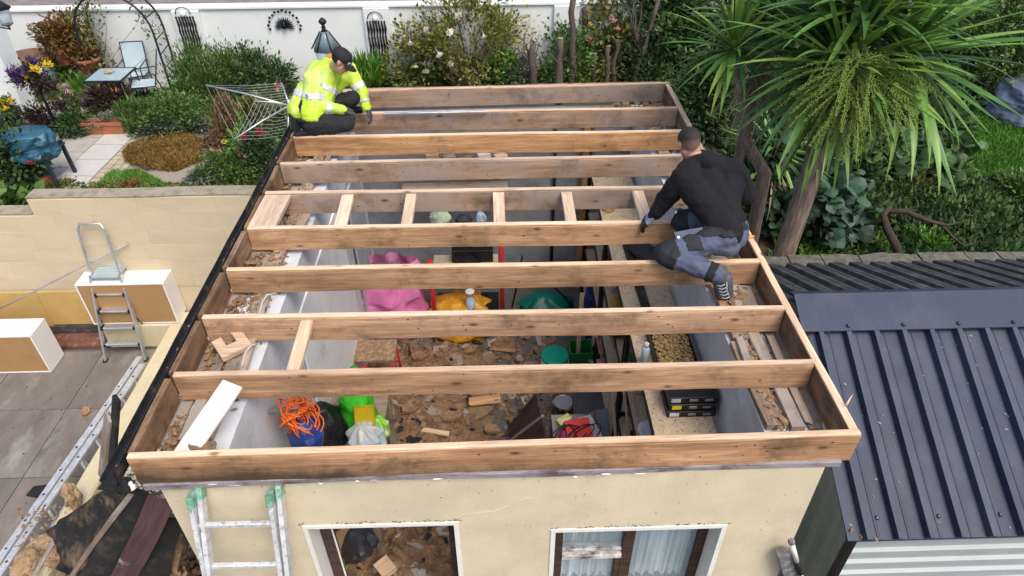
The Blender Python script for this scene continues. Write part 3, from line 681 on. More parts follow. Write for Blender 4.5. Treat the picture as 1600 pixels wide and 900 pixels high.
# ---------------------------------------------------------------- ladder leaning on the front wall
ll = thing('leaning_ladder', 'paint-covered aluminium ladder with green end caps leaning on the front wall', 'ladder', (.45, -.9, 0))
GRC = paint('green_cap', (.13, .33, .22), var=.3, rough=.5, dirt=(.5, .55, .52), dirt_amt=.5, dirt_scale=20)
ladM = paint('ladder_paint_spots', (.66, .68, .70), var=.25, scale=15, rough=.5, metal=.2, dirt=(.16, .17, .18), dirt_amt=.42, dirt_scale=30, bmp=.2)
T0, T1 = P(303, 776, y=-.06), P(424, 770, y=-.06); zt = (T0.z + T1.z) / 2
def lad(y, z): return y
for sec, (dx, dy, dz) in enumerate(((0, 0, 0), (.045, .05, .012))):
    for k, T in enumerate((T0, T1)):
        sx = T.x + (dx if k == 1 else -.0) - (0 if sec == 0 else (.0 if k == 1 else -.035))
        top = Vector((sx, -.085 + dy, zt + dz)); bot = Vector((sx, -.95 + dy, .0 if sec == 0 else .8)); d = (bot - top).normalized()
        board('stile', top, bot, .028, .07, ladM, ll, up=(0, 1, 0))
        board('end_cap', top - d * .035, top + d * .045, .036, .08, GRC, ll, up=(0, 1, 0), cham=.012)
    n = 8
    for k in range(n):
        t_ = (.17 + .28 * k) / 2.55
        c0 = Vector((T0.x + .014 + (0 if sec == 0 else .035), -.085 + dy, zt + dz)).lerp(Vector((T0.x + .014 + (0 if sec == 0 else .035), -.95 + dy, 0)), t_); c1 = c0.copy(); c1.x = T1.x - .014 + (dx if sec else 0)
        if sec == 1 and c0.z < .9: continue
        if sec == 1: continue
        board('rung', c0, c1, .03, .034, ladM, ll, cham=.008)

# ---------------------------------------------------------------- debris heap at the front-left corner
def ext(pa, pb, z):
    d = pb - pa; return pa + d * ((z - pa.z) / d.z)
def dboard(lab, a_, b_, za, zb, w_, t_, mat, name='torn_board', toground=True, up=(.45, -.6, .8), cat='board'):
    p0, p1 = P(*a_, z=za), P(*b_, z=zb)
    if toground: p1 = ext(p0, p1, .25)
    return tag(board(name, p0, p1, w_, t_, mat, None, up=up, jit=.004, ragged=.02), lab, cat)
FASC = wood('purple_fascia', (.115, .06, .065), (.07, .035, .04), knots=False, stain=(.62, .58, .58), stain_amt=.12)
dboard('purple-brown fascia board with flaking white paint, leaning at the front corner', (253, 782), (192, 905), 2.36, 1.55, .16, .024, FASC, 'fascia_board')
dboard('narrow splintered batten leaning between felt sheets at the front corner', (207, 770), (112, 898), 2.3, 1.45, .035, .05, OLDWOOD, 'batten')
dboard('black felted board leaning under the purple fascia board', (236, 774), (158, 905), 2.28, 1.45, .26, .02, FELT, 'felted_board')
dboard('black felted board leaning closest to the ladder', (262, 812), (232, 925), 2.0, 1.35, .2, .03, FELT, 'felted_board')
dboard('thin pale lath leaning beside the crumbling felt near the ladder', (248, 848), (232, 915), 1.75, 1.4, .018, .03, OLDWOOD, 'lath')
# sheet of deck with torn felt (subdivided, curled)
def sheet(name, lab, q, zs, mat, thick=.02, wob=.03, n=16, cat='felt sheet', seed=0):
    A, Bq, Cq, D = [P(*p, z=z) for p, z in zip(q, zs)]
    mb = MB(); nrm = (Bq - A).cross(D - A).normalized()
    if nrm.z < 0: nrm = -nrm
    for layer in (0, 1):
        for j in range(n + 1):
            for i in range(n + 1):
                s_, t_ = i / n, j / n
                es = .03 * noise.noise(Vector((t_ * 9, seed, 0))) * (1 if i in (0, n) else 0); et = .03 * noise.noise(Vector((s_ * 9, seed, 4))) * (1 if j in (0, n) else 0)
                p = A.lerp(Bq, min(1.05, s_ + es)).lerp(D.lerp(Cq, min(1.05, s_ + es)), min(1.05, t_ + et)) + nrm * (wob * noise.fractal(Vector((s_ * 2.5, t_ * 2.5, seed)), 1, 2, 3) - thick * layer)
                mb.v.append(tuple(p))
    M_ = (n + 1) ** 2
    for j in range(n):
        for i in range(n):
            a_ = j * (n + 1) + i; f = [a_, a_ + 1, a_ + n + 2, a_ + n + 1]
            mb.f.append(f); mb.f.append([x + M_ for x in f][::-1]); mb.m += [0, 0]; mb.sm += [True, True]
    rim = [i for i in range(n + 1)] + [j * (n + 1) + n for j in range(1, n + 1)] + [n * (n + 1) + i for i in range(n - 1, -1, -1)] + [j * (n + 1) for j in range(n - 1, 0, -1)]
    for k in range(len(rim)): a_, b_ = rim[k], rim[(k + 1) % len(rim)]; mb.f.append([a_, a_ + M_, b_ + M_, b_]); mb.m.append(0); mb.sm.append(False)
    return tag(mb.build(name, mat), lab, cat)
TORN = paint('torn_felt_on_fibre', (.018, .017, .017), var=.4, rough=.9, bmp=.6, fine=120, dirt=(.27, .175, .10), dirt_amt=.42, dirt_scale=4.5)
sheet('felt_sheet', 'torn black felt sheet with brown fibreboard showing, top of the debris heap', ((70, 830), (165, 762), (214, 770), (118, 905)), (1.35, 2.1, 2.25, 1.45), TORN, seed=2, thick=.018)
sheet('felt_sheet', 'smooth black felt flap hanging from the front-left roof corner', ((152, 765), (165, 745), (205, 745), (212, 772)), (2.25, 2.35, 2.5, 2.4), FELT, seed=5, wob=.015, n=8, thick=.006)
sheet('insulation_sheet', 'broken sheet of brown fibreboard under the felt near the ladder', ((205, 905), (246, 828), (284, 838), (275, 920)), (1.3, 1.75, 1.7, 1.2), CRUMB, seed=9, thick=.03, wob=.05, cat='insulation')
c0, c1 = P(158, 735, z=1.9), P(162, 660, z=1.9)
tag(board('split_plank', P(160, 745, z=1.3), P(170, 650, z=1.95), .10, .035, OLDWOOD, None, up=(-.3, -.5, 1), ragged=.03), 'split brown plank standing on end against the gutter', 'plank')
tag(board('felted_plank', P(176, 725, z=1.5), P(182, 622, z=2.15), .085, .03, FELT, None, up=(-.3, -.5, 1)), 'black felted plank standing on end beside the split brown plank', 'plank')
PALEI = paint('pale_insulation', (.36, .25, .15), var=.25, scale=12, rough=1, bmp=.9, fine=60, dirt=(.36, .22, .11), dirt_amt=.45, dirt_scale=8)
for k, (u, v, z, r, lab) in enumerate([(40, 884, .55, (.14, .09, .07), 'large pale lump of insulation at the lower-left corner of the heap'), (88, 872, .6, (.10, .08, .06), 'rounded insulation lump beside the largest pale lump'), (112, 775, .55, (.09, .07, .13), 'upright insulation lump lying on the cream low wall'), (68, 848, .5, (.12, .07, .06), 'small insulation lump on the low wall edge'), (206, 638, .3, (.1, .05, .05), 'insulation lump lying in the gravel strip')]):
    tag(big_lump('insulation_lump', P(u, v, z=z), r, PALEI, seed=k + 1, rough=.38, sub=4), lab, 'insulation')
mb = MB()
for k in range(700):
    u = random.uniform(20, 290); v = random.uniform(790, 930); t_ = (u - 20) / 270
    z = .5 + 1.0 * t_ * random.uniform(.6, 1.0); r = abs(random.gauss(0, .008)) + .003
    lump(mb, P(u, v, z=z), (r * 1.4, r, r * .6), rough=.3)
for k in range(3200):
    x = random.uniform(-1.75, -.1); y = random.uniform(-.9, 1.0); h = max(.1, 1.0 - abs(x + .7) * .7 - abs(y - .1) * .6); r = random.uniform(.008, .03)
    lump(mb, (x, y, h * random.uniform(.3, 1)), (r * 1.5, r, r * .7), rough=.4)
tag(mb.build('debris_crumbs', [CRUMB]), 'loose crumbs and shreds of the debris heap at the front-left corner', 'debris', kind='stuff')
for k, (u, v, z, du, dv, w_, mt, lab) in enumerate([(122, 845, 1.5, 60, 50, .11, 'FELT', 'crumpled strip of black felt across the middle of the heap'), (150, 822, 1.7, 40, 55, .05, 'OLD', 'short grey splinter on the black felt sheet'), (96, 880, 1.1, 55, 30, .09, 'FELT', 'black felt offcut at the bottom edge left of the batten'), (215, 855, 1.75, -25, 50, .06, 'OLD', 'brown split batten right of the purple fascia'), (262, 865, 1.5, 12, 45, .05, 'OLD', 'pale splintered lath nearest the ladder foot'), (140, 800, 1.75, -45, 40, .04, 'FELT', 'narrow felt ribbon hanging over the low wall')]):
    tag(board('roof_scrap', P(u, v, z=z), P(u + du, v + dv, z=z - .35), w_, .018, {'FELT': FELT, 'OLD': OLDWOOD}[mt], None, up=(.45, -.6, .8), jit=.008, ragged=.03), lab, 'debris')
for k in range(6):
    p0 = P(random.uniform(70, 250), random.uniform(820, 890), z=1.2); d = Vector((random.uniform(-.6, .2), random.uniform(-.6, .1), -.5))
    tag(board('debris_stick', p0, p0 + d, random.uniform(.03, .07), .02, (OLDWOOD, FELT)[k % 2], None, ragged=.03), ['short grey stick poking from the debris heap nearest the patio', 'strip of black felt poking from the debris heap', 'grey lath end low in the debris heap', 'curled felt strip low in the debris heap', 'grey stick near the cream wall corner in the heap', 'felt strip nearest the leaning ladder in the heap'][k], 'debris', 'broken sticks in the debris heap')

# ---------------------------------------------------------------- metal shed on the right
SH = thing('metal_shed', 'metal shed with dark blue ribbed roof and pale ribbed walls', 'shed', (6.2, 1.5, 0))
XS = 4.30; EY, EZ = P(1325, 845, x=XS).y, P(1325, 845, x=XS).z; RY, RZ = P(1242, 472, x=XS).y, P(1242, 472, x=XS).z
SX1 = 10.5; SLOPE = (RZ - EZ) / (RY - EY)
BLU = paint('slate_blue_coating', (.026, .040, .074), var=.2, scale=2, rough=.5, bmp=.04, metal=.0, dirt=(.062, .080, .115), dirt_amt=.5, dirt_scale=1.3, spec=.35, stretch=(1, .35, 1))
pitch = .205
def ribs(y0, z0, y1, z1, x0, x1, mat, name, parent, h=.055, wt=.034, wb=.052, ph=0, nn=None):
    mb = MB(); d = Vector((0, y1 - y0, z1 - z0)); nrm = Vector((0, -(z1 - z0), y1 - y0)).normalized()
    prof = []; x = x0; prof.append((x0, 0))
    k = 0
    c = x0 + ph
    while c + wb < x1:
        prof += [(c - wb / 2, 0), (c - wt / 2, h), (c + wt / 2, h), (c + wb / 2, 0), (c + wb / 2 + .045, 0), (c + wb / 2 + .050, .004), (c + wb / 2 + .062, .004), (c + wb / 2 + .067, 0)]; c += pitch
    prof.append((x1, 0))
    for (px_, hh) in prof:
        for t_ in (0, 1):
            p = Vector((px_, y0, z0)) + d * t_ + nrm * hh; mb.v.append(tuple(p))
    n = len(prof)
    for i in range(n - 1): mb.f.append([2 * i, 2 * i + 2, 2 * i + 3, 2 * i + 1]); mb.m.append(0); mb.sm.append(False)
    o = mb.build(name, mat, parent); md = o.modifiers.new('t', 'SOLIDIFY'); md.thickness = .004; md.offset = -1
    return o
sheets = [XS, XS + pitch * 5, XS + pitch * 10, XS + pitch * 15, XS + pitch * 20, XS + pitch * 25]
for i in range(len(sheets) - 1):
    ribs(EY, EZ, RY, RZ, sheets[i] + .001, sheets[i + 1], BLU, 'roof_sheet', SH, ph=.12 - (0 if i == 0 else .0))
DARKF = paint('old_corrugated', (.045, .05, .055), var=.3, rough=.8, bmp=.2, dirt=(.12, .12, .11), dirt_amt=.4, dirt_scale=6)
# rear slope
BY = P(1400, 418, z=1.95).y
for i in range(len(sheets) - 1):
    ribs(BY, RZ - .9 * (BY - RY) * .52, RY + .02, RZ - .012, sheets[i] + .001, sheets[i + 1], DARKF, 'rear_roof_sheet', SH, h=.05, wt=.05, wb=.1, ph=.1)
# ridge cap: flat flashing on the front, dark lip behind
fl_h = P(1400, 512, x=P(1400, 512, z=RZ).x)
mb = MB(); q0 = .26
for x in (XS - .02, SX1 - 1.0):
    for (y, z) in ((RY - q0, RZ - q0 * SLOPE + .066), (RY + .01, RZ + .071), (RY + .09, RZ + .031), (RY + .09, RZ + .024), (RY + .01, RZ + .064), (RY - q0, RZ - q0 * SLOPE + .058)): mb.v.append((x, y, z))
for k in range(6): mb.f.append([k, 6 + k, 6 + (k + 1) % 6, (k + 1) % 6]); mb.m.append(0); mb.sm.append(False)
mb.f.append([0, 1, 2, 3, 4, 5]); mb.f.append([11, 10, 9, 8, 7, 6]); mb.m += [0, 0]; mb.sm += [False, False]
mb.build('ridge_cap', BLU, SH)
nrm = Vector((0, -SLOPE, 1)).normalized()
sc_m = None
for k in range(12):
    c = Vector((XS + .12 + pitch * 2 * k - pitch, RY - q0 + .03, RZ - (q0 - .03) * SLOPE + .068))
    if c.x < XS: continue
    MB().lathe(c, [(.017, 0), (.017, .004), (.009, .006), (.009, .013)], 8, ax=nrm).build('roof_screw', paint('dark_screw', (.04, .05, .07), rough=.4, metal=.5), SH)
for k in range(6):
    c = Vector((XS + .12 + pitch * (2 * k + .5), EY + .12, EZ + .12 * SLOPE + .003)); MB().lathe(c, [(.015, 0), (.015, .004), (.008, .006), (.008, .012)], 8, ax=nrm).build('roof_screw', _mats['dark_screw'], SH)
for (u, v) in ((1331, 828), (1346, 838), (1349, 818), (1368, 842), (1554, 490), (1586, 789)):
    c = P(u, v, z=EZ + .03 if v > 700 else RZ); 
    t_ = EZ + (c.y - EY) * SLOPE; c = P(u, v, z=t_ + .012); mb = MB(); lump(mb, c, (.012, .018, .005), rough=.4); mb.build('roof_grime', WHITEP if v < 800 else CRUMB, SH)
mb = MB()
for k in range(260):
    x = XS + .02 + 5 * random.random(); t_ = random.random(); y = EY + (RY - EY) * t_; r = random.choice([.003, .004, .006, .009])
    lump(mb, (x, y, EZ + (y - EY) * SLOPE + .004), (r, r * 1.6, .002), rough=.4)
gr_ = mb.build('roof_litter', paint('roof_litter_m', (.22, .22, .20), var=.6, rough=1), SH); gr_['kind'] = 'stuff'
# walls: pale horizontal ribbed front, grey-green ribbed side
PALE = paint('pale_cladding', (.36, .415, .42), var=.06, rough=.45, bmp=.03)
SIDE = paint('side_cladding', (.21, .235, .21), var=.1, rough=.6, bmp=.03)
mb = MB(); prof = []; z = EZ - .03
while z > .05:
    prof += [(0, z), (0, z - .07), (.025, z - .085), (.025, z - .125), (0, z - .14)]; z -= .14
for x in (XS + .10, SX1 - 1.2):
    for (d_, zz) in prof: mb.v.append((x, EY + .09 - d_, zz))
n = len(prof)
for k in range(n - 1): mb.f.append([k, k + 1, n + k + 1, n + k]); mb.m.append(0); mb.sm.append(False)
mb.build('front_cladding', PALE, SH)
mb = MB(); prof = []; y = EY + .10
while y < BY - .1:
    prof += [(0, y), (0, y + .1), (-.025, y + .12), (-.025, y + .17), (0, y + .19)]; y += .19
for zz in (.02, None):
    for (d_, yy) in prof:
        zt_ = EZ + (yy - EY) * SLOPE - .02 if yy < RY else RZ - (yy - RY) * .47 - .04
        mb.v.append((XS + .09 + d_, yy, zz if zz is not None else zt_))
n = len(prof)
for k in range(n - 1): mb.f.append([k, n + k, n + k + 1, k + 1]); mb.m.append(0); mb.sm.append(False)
mb.build('side_cladding', SIDE, SH)
board('eave_trim', (XS + .02, EY + .04, EZ - .03), (SX1 - 1.2, EY + .04, EZ - .03), .05, .03, BLU, SH)
board('corner_post', (XS + .10, EY + .085, 0), (XS + .10, EY + .085, EZ - .04), .05, .05, BLACK, SH, up=(0, 1, 0))
board('barge_board', (XS + .04, EY + .03, EZ - .035), (XS + .04, RY, RZ - .035), .02, .07, BLACK, SH)
# lichen-grey rubble wall behind the shed
RW = thing('rear_garden_wall', 'lichen-grey wall top running behind the dark rear slope of the shed', 'wall', (7.2, BY + .15, 0))
LICH = paint('lichen_stone', (.15, .14, .12), var=.5, scale=14, rough=1, bmp=.9, fine=50, dirt=(.08, .085, .05), dirt_amt=.5, dirt_scale=9)
zc = P(1400, 412, y=BY + .1).z
MB().box(4.32, 12, BY + .05, BY + .24, 0, zc - .02).build('wall_body', LICH, RW)
x = 4.3
while x < 11.5:
    L_ = random.uniform(.25, .5); board('coping_stone', (x, BY + .145, zc + .0), (x + L_ - .012, BY + .145, zc + random.uniform(-.006, .01)), .20, .05, LICH, RW, jit=.007, cham=.02, seg=4); x += L_
# ---------------------------------------------------------------- things inside
def sack(name, lab, c, r, h, mat, cat='bag', folds=9, fold=.10, pinch=.35, lean=(0, 0), seed=0, n=96, m=44, top=True, sq=1.0):
    mb = MB(); c = Vector(c)
    for j in range(m + 1):
        t = j / m
        if t < .12: rad = .86 + 1.1 * t
        elif t < .62: rad = 1.0 + .05 * sin(t * 9)
        else: rad = 1.0 - (1 - pinch) * ((t - .62) / .38) ** 1.3
        for i in range(n):
            a_ = 2 * pi * i / n
            f = 1 + fold * (.3 + t) * sin(folds * a_ + 2.2 * sin(t * 5 + seed) + seed) + .09 * noise.fractal(Vector((cos(a_) * 1.8, sin(a_) * 1.8, t * 3 + seed)), 1, 2, 4) + .07 * (.5 - abs(noise.noise(Vector((cos(a_) * 3.4, sin(a_) * 3.4, t * 5 + seed * 2))))) + .03 * (.5 - abs(noise.noise(Vector((cos(a_) * 9, sin(a_) * 9, t * 12 + seed)))))
            mb.v.append((c.x + cos(a_) * r * rad * f + lean[0] * t, c.y + sin(a_) * r * rad * f * sq + lean[1] * t, c.z + h * t + .03 * h * noise.noise(Vector((cos(a_) * 3, sin(a_) * 3, t * 4 + seed)))))
    for j in range(m):
        for i in range(n): mb.f.append([j * n + i, j * n + (i + 1) % n, (j + 1) * n + (i + 1) % n, (j + 1) * n + i]); mb.m.append(0); mb.sm.append(True)
    mb.f.append(list(range(n))[::-1]); mb.m.append(0); mb.sm.append(False)
    if top: mb.f.append([m * n + i for i in range(n)]); mb.m.append(0); mb.sm.append(True)
    return tag(mb.build(name, mat), lab, cat)
def gloss(name, c, rough=.3, var=.12): return paint(name, c, var=var, scale=4, rough=rough, bmp=.1, fine=25, spec=.5)
# white lining sheet against the left wall
tag(board('lining_sheet', (.425, 2.7, .06), (.415, 2.7, 2.30), 1.9, .02, paint('white_lining', (.86, .88, .90), var=.05, rough=.7, bmp=.15, dirt=(.6, .62, .65), dirt_amt=.3), None, up=(1, 0, 0)), 'white lining sheet standing against the inner left wall', 'panel')
tag(board('grey_sheet', (.44, 4.35, .05), (.44, 4.35, 2.2), .7, .03, paint('blue_grey_board', (.36, .40, .46), rough=.8), None, up=(1, 0, 0)), 'blue-grey board standing at the far end of the left inner wall', 'panel')
# --- workbench on the left with bags
wbh = thing('workbench', 'dark timber workbench along the inner left wall under the bags', 'workbench', (.7, 1.7, 0))
cbox('bench_top', .43, .98, 1.0, 2.25, 1.02, 1.06, OLDWOOD, wbh)
for x in (.47, .93):
    for y in (1.05, 2.2): board('leg', (x, y, 0), (x, y, 1.02), .06, .06, OLDWOOD, wbh, up=(0, 1, 0))
# orange cable coil hanging on wall
coil = thing('cable_coil', 'tangled orange extension cable coil hanging at the inner left wall', 'cable', P(470, 690, z=1.75))
OR = gloss('orange_cable', (.85, .17, .02), .45)
cc0 = P(468, 655, x=.60)
mb = MB()
for k in range(26):
    a0 = random.uniform(0, 6.28); pts = []
    rx, rz = random.uniform(.06, .13), random.uniform(.12, .22); ox, oy = random.uniform(-.05, .06), random.uniform(-.05, .08)
    for q in range(22):
        t = 2 * pi * q / 21
        pts.append(cc0 + Vector((ox + rx * cos(t + a0) * .8 + .02 * sin(3 * t + k), oy + rx * sin(t + a0), .03 + rz * .6 * sin(t + a0 * .3) + .015 * cos(4 * t + k))))
    mb.tube(pts, .006, 5)
mb.build('cable_loops', OR, coil)
big_lump('cable_drum', cc0 + Vector((.02, -.02, -.16)), (.13, .15, .17), gloss('navy_plastic', (.02, .05, .22), .35), coil, rough=.15, seed=2)
board('wall_hook', cc0 + Vector((-.2, 0, .1)), cc0 + Vector((.02, 0, .12)), .03, .03, STEEL, coil)
sack('black_bag', 'black plastic bag beside the orange cable coil', P(514, 690, z=1.08) , .17, .46, gloss('black_bag_plastic', (.008, .008, .009), .28), folds=5, fold=.08, seed=3)
gb = P(556, 655, z=1.2); sack('green_sack', 'bright green sack with a yellow front leaning on the bench', (gb.x + .02, gb.y + .06, 1.065), .15, .52, gloss('bright_green', (.06, .55, .03), .35), folds=4, fold=.05, seed=6, pinch=.8)
c = P(563, 640, z=1.45); tag(board('yellow_canister', (c.x + .03, c.y - .16, 1.07), (c.x + .03, c.y + .03, 1.46), .18, .06, gloss('mustard_plastic', (.50, .36, .01), .4), None, up=(0, 1, 0), cham=.02), 'mustard yellow canister between the green sack sides', 'canister')
c = P(572, 682, z=1.2); sack('clear_bag', 'clear plastic bag with blue contents in front of the green sack', (c.x, c.y - .02, 1.065), .15, .30, glass('clear_plastic', (.72, .82, .9), .25, .55), folds=7, fold=.14, seed=8)
big_lump('blue_bundle', (c.x + .02, c.y, 1.14), (.10, .09, .07), gloss('mid_blue', (.04, .16, .42), .4), None, seed=4); tag(bpy.data.objects['blue_bundle'], 'blue bundle inside the clear plastic bag', 'bundle')
c = P(596, 675, z=1.1); sack('green_packet', 'crumpled lime green and white packet right of the clear bag', (c.x - .03, c.y, 1.065), .10, .22, paint('lime_packet', (.22, .55, .03), var=.2, rough=.3, dirt=(.85, .87, .8), dirt_amt=.4, dirt_scale=9), folds=6, fold=.15, seed=11, pinch=.2)
# --- left rear: red step stool with chipboard seat, spray bottle
st2 = thing('red_stool', 'red metal stool with a rough chipboard seat standing by the left wall', 'stool', P(585, 575, z=.1))
q = P(585, 548, z=.62)
cbox('seat', q.x - .24, q.x + .24, q.y - .17, q.y + .17, .60, .635, paint('chipboard_dirty', (.30, .19, .11), var=.4, scale=30, rough=.95, dirt=(.5, .4, .3), dirt_amt=.4, dirt_scale=20), st2)
for sx in (-1, 1):
    for sy in (-1, 1): MB().tube([(q.x + sx * .22, q.y + sy * .15, .60), (q.x + sx * .24, q.y + sy * .17, 0.02)], .014, 8).build('leg', RED, st2)
for sy in (-1, 1): MB().tube([(q.x - .23, q.y + sy * .16, .3), (q.x + .23, q.y + sy * .16, .3)], .011, 8).build('rail', RED, st2)
cbox('foot_board', q.x - .2, q.x + .2, q.y - .17, q.y - .05, .28, .30, RED, st2)
c = P(552, 576, z=.7); sack('green_can', 'small green can left of the red stool', (c.x, c.y, .02), .09, .68, gloss('leaf_green_plastic', (.05, .45, .03), .35), folds=2, fold=.02, pinch=.5, cat='can', seed=1)
c = P(570, 571, z=.6); tag(big_lump('red_ball', (c.x, c.y - .05, .57), (.055, .055, .055), RED, rough=.08, seed=2), 'red round float hanging at the red stool', 'ball')
mb = MB(); mb.tube([P(515, 540, z=1.2), P(520, 558, z=.95), P(536, 573, z=.72)], .007, 6); tag(mb.build('bent_wire', paint('pale_wire', (.5, .42, .3), rough=.6)), 'thin bent wire at the foot of the white lining sheet', 'wire')
# --- rear: pink bag, yellow sack, red trolley, black box
c = P(612, 488, z=.35); sack('pink_bag', 'open pink and lilac bag filled with brown waste near the back wall', (c.x, c.y + .1, .02), .43, 1.0, paint('pink_sheet', (.80, .22, .52), var=.15, scale=3, rough=.38, bmp=.2, fine=14, dirt=(.66, .48, .72), dirt_amt=.6, dirt_scale=1.6), folds=7, fold=.10, pinch=.75, seed=4, top=False, sq=.8)
big_lump('bag_filling', (c.x + .02, c.y + .1, .72), (.30, .25, .14), CRUMB, None, seed=7); tag(bpy.data.objects['bag_filling'], 'brown waste heaped inside the pink bag', 'waste')
c = P(568, 420, z=.8); tag(board('cardboard_sheet', (c.x, c.y, .02), (c.x + .02, c.y + .1, 1.05), .25, .01, paint('cardboard', (.34, .21, .11), rough=.85), None, up=(1, -.4, 0)), 'brown cardboard sheet standing left of the pink bag', 'cardboard')
c = P(722, 492, z=.35); ys = sack('yellow_sack', 'crinkled amber yellow sack near the back of the room', (c.x, c.y + .12, .02), .42, .52, paint('amber_sack', (.62, .30, .02), var=.3, scale=9, rough=.3, bmp=.5, fine=22, dirt=(.75, .55, .22), dirt_amt=.3, dirt_scale=5), folds=8, fold=.10, pinch=.45, seed=10, sq=.75)
tp = P(735, 470, z=.62); bt = thing('spray_bottle', 'white and pale blue bottle standing on the amber sack', 'bottle', (tp.x, tp.y, .5))
MB().lathe((tp.x, tp.y, .50), [(.05, 0), (.055, .03), (.055, .14), (.02, .19), (.02, .21)], 16).build('bottle_body', gloss('pale_blue', (.50, .66, .78), .35), bt); MB().lathe((tp.x, tp.y, .711), [(.032, 0), (.032, .03), (.055, .045), (.055, .06)], 16).build('bottle_cap', WHITEP, bt)
tr_ = thing('red_trolley', 'red metal trolley frame with black tray by the back wall', 'trolley', P(785, 480, z=.05))
c = P(784, 440, z=.9)
MB().tube([(c.x, c.y, 0.03), (c.x, c.y, 1.95)], .030, 10).build('upright', RED, tr_); MB().tube([(c.x - .85, c.y + .05, 0.03), (c.x - .85, c.y + .05, 1.2)], .030, 10).build('upright', RED, tr_)
cbox('tray', c.x - .83, c.x - .04, c.y - .02, c.y + .40, 1.0, 1.03, paint('cream_tray', (.52, .45, .33), rough=.7), tr_)
cbox('shelf', c.x - .83, c.x - .04, c.y - .0, c.y + .40, .4, .43, BLACK, tr_)
tag(big_lump('black_case', (c.x - .40, c.y + .12, 1.11), (.24, .12, .08), gloss('black_case_plastic', (.01, .01, .012), .4), rough=.15, seed=5), 'black soft case lying on the red trolley tray', 'case')
tag(board('cream_box', (c.x - .6, c.y + .3, 1.12), (c.x - .1, c.y + .3, 1.12), .15, .17, BLACK, None), 'long black box at the back of the trolley tray', 'box')
# back shelf with clutter
bs = thing('back_shelf', 'dark shelf of clutter on the back wall', 'shelf', (1.5, 4.9, 1.5))
cbox('shelf_board', .9, 2.2, 4.75, 5.06, 1.70, 1.73, OLDWOOD, bs)
for x in (.95, 2.12): board('bracket', (x, 5.06, 1.45), (x, 4.8, 1.69), .025, .025, BLACK, bs)
for k, (u, nm, lab, m_c, r) in enumerate([(688, 'green_bundle', 'pale green folded cloth on the back shelf', (.40, .52, .36), (.15, .11, .09)), (725, 'dark_bundle', 'dark tangle on the back shelf', (.03, .03, .04), (.10, .08, .06)), (752, 'blue_tin', 'pale blue tin on the back shelf', (.34, .46, .6), (.06, .06, .08))]):
    c = P(u, 342, z=1.8); tag(big_lump(nm, (c.x, min(c.y, 4.95), 1.74 + r[2] * .8), r, paint(nm + '_m', m_c, var=.3, rough=.6), rough=.25, seed=k + 3), lab, 'clutter')
for k in range(5):
    u = 665 + k * 29; c = P(u, 293, z=2.1)
    tag(board('stored_offcut', (c.x - .05, 4.98, 2.12 - .03 * (k % 3)), (c.x + .09, 5.03, 2.12 - .03 * (k % 3)), .1, .06, (PALEPINE, OLDWOOD, CRUMB, WHITEP, PALEPINE)[k], None), ['first', 'second', 'third', 'fourth', 'fifth'][k] + ' offcut from the left in the row high on the back wall', 'offcut', 'offcuts high on the back wall')
cbox('offcut_ledge', .9, 2.3, 4.9, 5.07, 1.98, 2.03, OLDWOOD, bs)
for u in (862, 912): c = P(u, 400, y=5.04); MB().tube([(c.x, 5.05, .1), (c.x, 5.05, 2.5)], .02, 8).build('wall_pipe', BLACK, B)
board('wall_post', (P(905, 400, y=5.0).x, 5.03, 0), (P(905, 400, y=5.0).x, 5.03, 2.5), .08, .08, JOIST, B, up=(0, 1, 0))
# --- right: green tarp, blue crate, bucket, green box with stick
c = P(855, 485, z=.3); sack('green_tarp', 'dark green tarpaulin heap at the back right', (c.x, c.y + .15, .02), .34, .42, gloss('dark_green_tarp', (.0, .12, .09), .4), folds=5, fold=.13, seed=14, cat='tarpaulin', sq=.7)
c = P(936, 480, z=.6); tag(cbox('blue_crate', c.x - .13, c.x + .12, c.y - .02, c.y + .3, .02, .75, gloss('deep_blue', (.012, .03, .22), .35), None, cham=.02), 'deep blue plastic container beside the shelving', 'container')
bu = thing('plastic_bucket', 'white tub with a green lid standing on the floor', 'bucket', P(867, 566, z=.02))
c = P(867, 553, z=.36)
MB().lathe((c.x, c.y, .02), [(.13, 0), (.155, .30)], 28).build('tub', gloss('dirty_white_plastic', (.55, .55, .52), .45), bu); MB().lathe((c.x, c.y, .322), [(.168, 0), (.168, .022), (.158, .032), (.14, .026)], 28).build('lid', gloss('teal_green_lid', (.0, .27, .19), .4), bu)
MB().tube([(c.x + .165 * cos(t), c.y - .165 * abs(sin(t)) - .01, .29 - .1 * sin(t)) for t in np.linspace(0, pi, 12)], .004, 5).build('handle', WHITEP, bu)
c = P(908, 566, z=.2); gbx = thing('green_box', 'green plastic box with a wooden stick upright in it', 'box', (c.x, c.y, .02))
mb = MB(); x0, x1, y0, y1 = c.x - .14, c.x + .13, c.y - .02, c.y + .22
for (a0, a1, b0, b1) in ((x0, x0 + .012, y0, y1), (x1 - .012, x1, y0, y1), (x0 + .012, x1 - .012, y0, y0 + .012), (x0 + .012, x1 - .012, y1 - .012, y1)): mb.box(a0, a1, b0, b1, .02, .36)
mb.box(x0 + .012, x1 - .012, y0 + .012, y1 - .012, .02, .05); mb.build('box_shell', gloss('mid_green', (.01, .17, .03), .4), gbx)
tag(board('upright_stick', (c.x - .02, y1 - .06, .06), (c.x + .0, y1 + .1, 1.0), .05, .025, PALEPINE, None, up=(0, 1, 0)), 'pale wooden stick standing in the green box', 'stick')
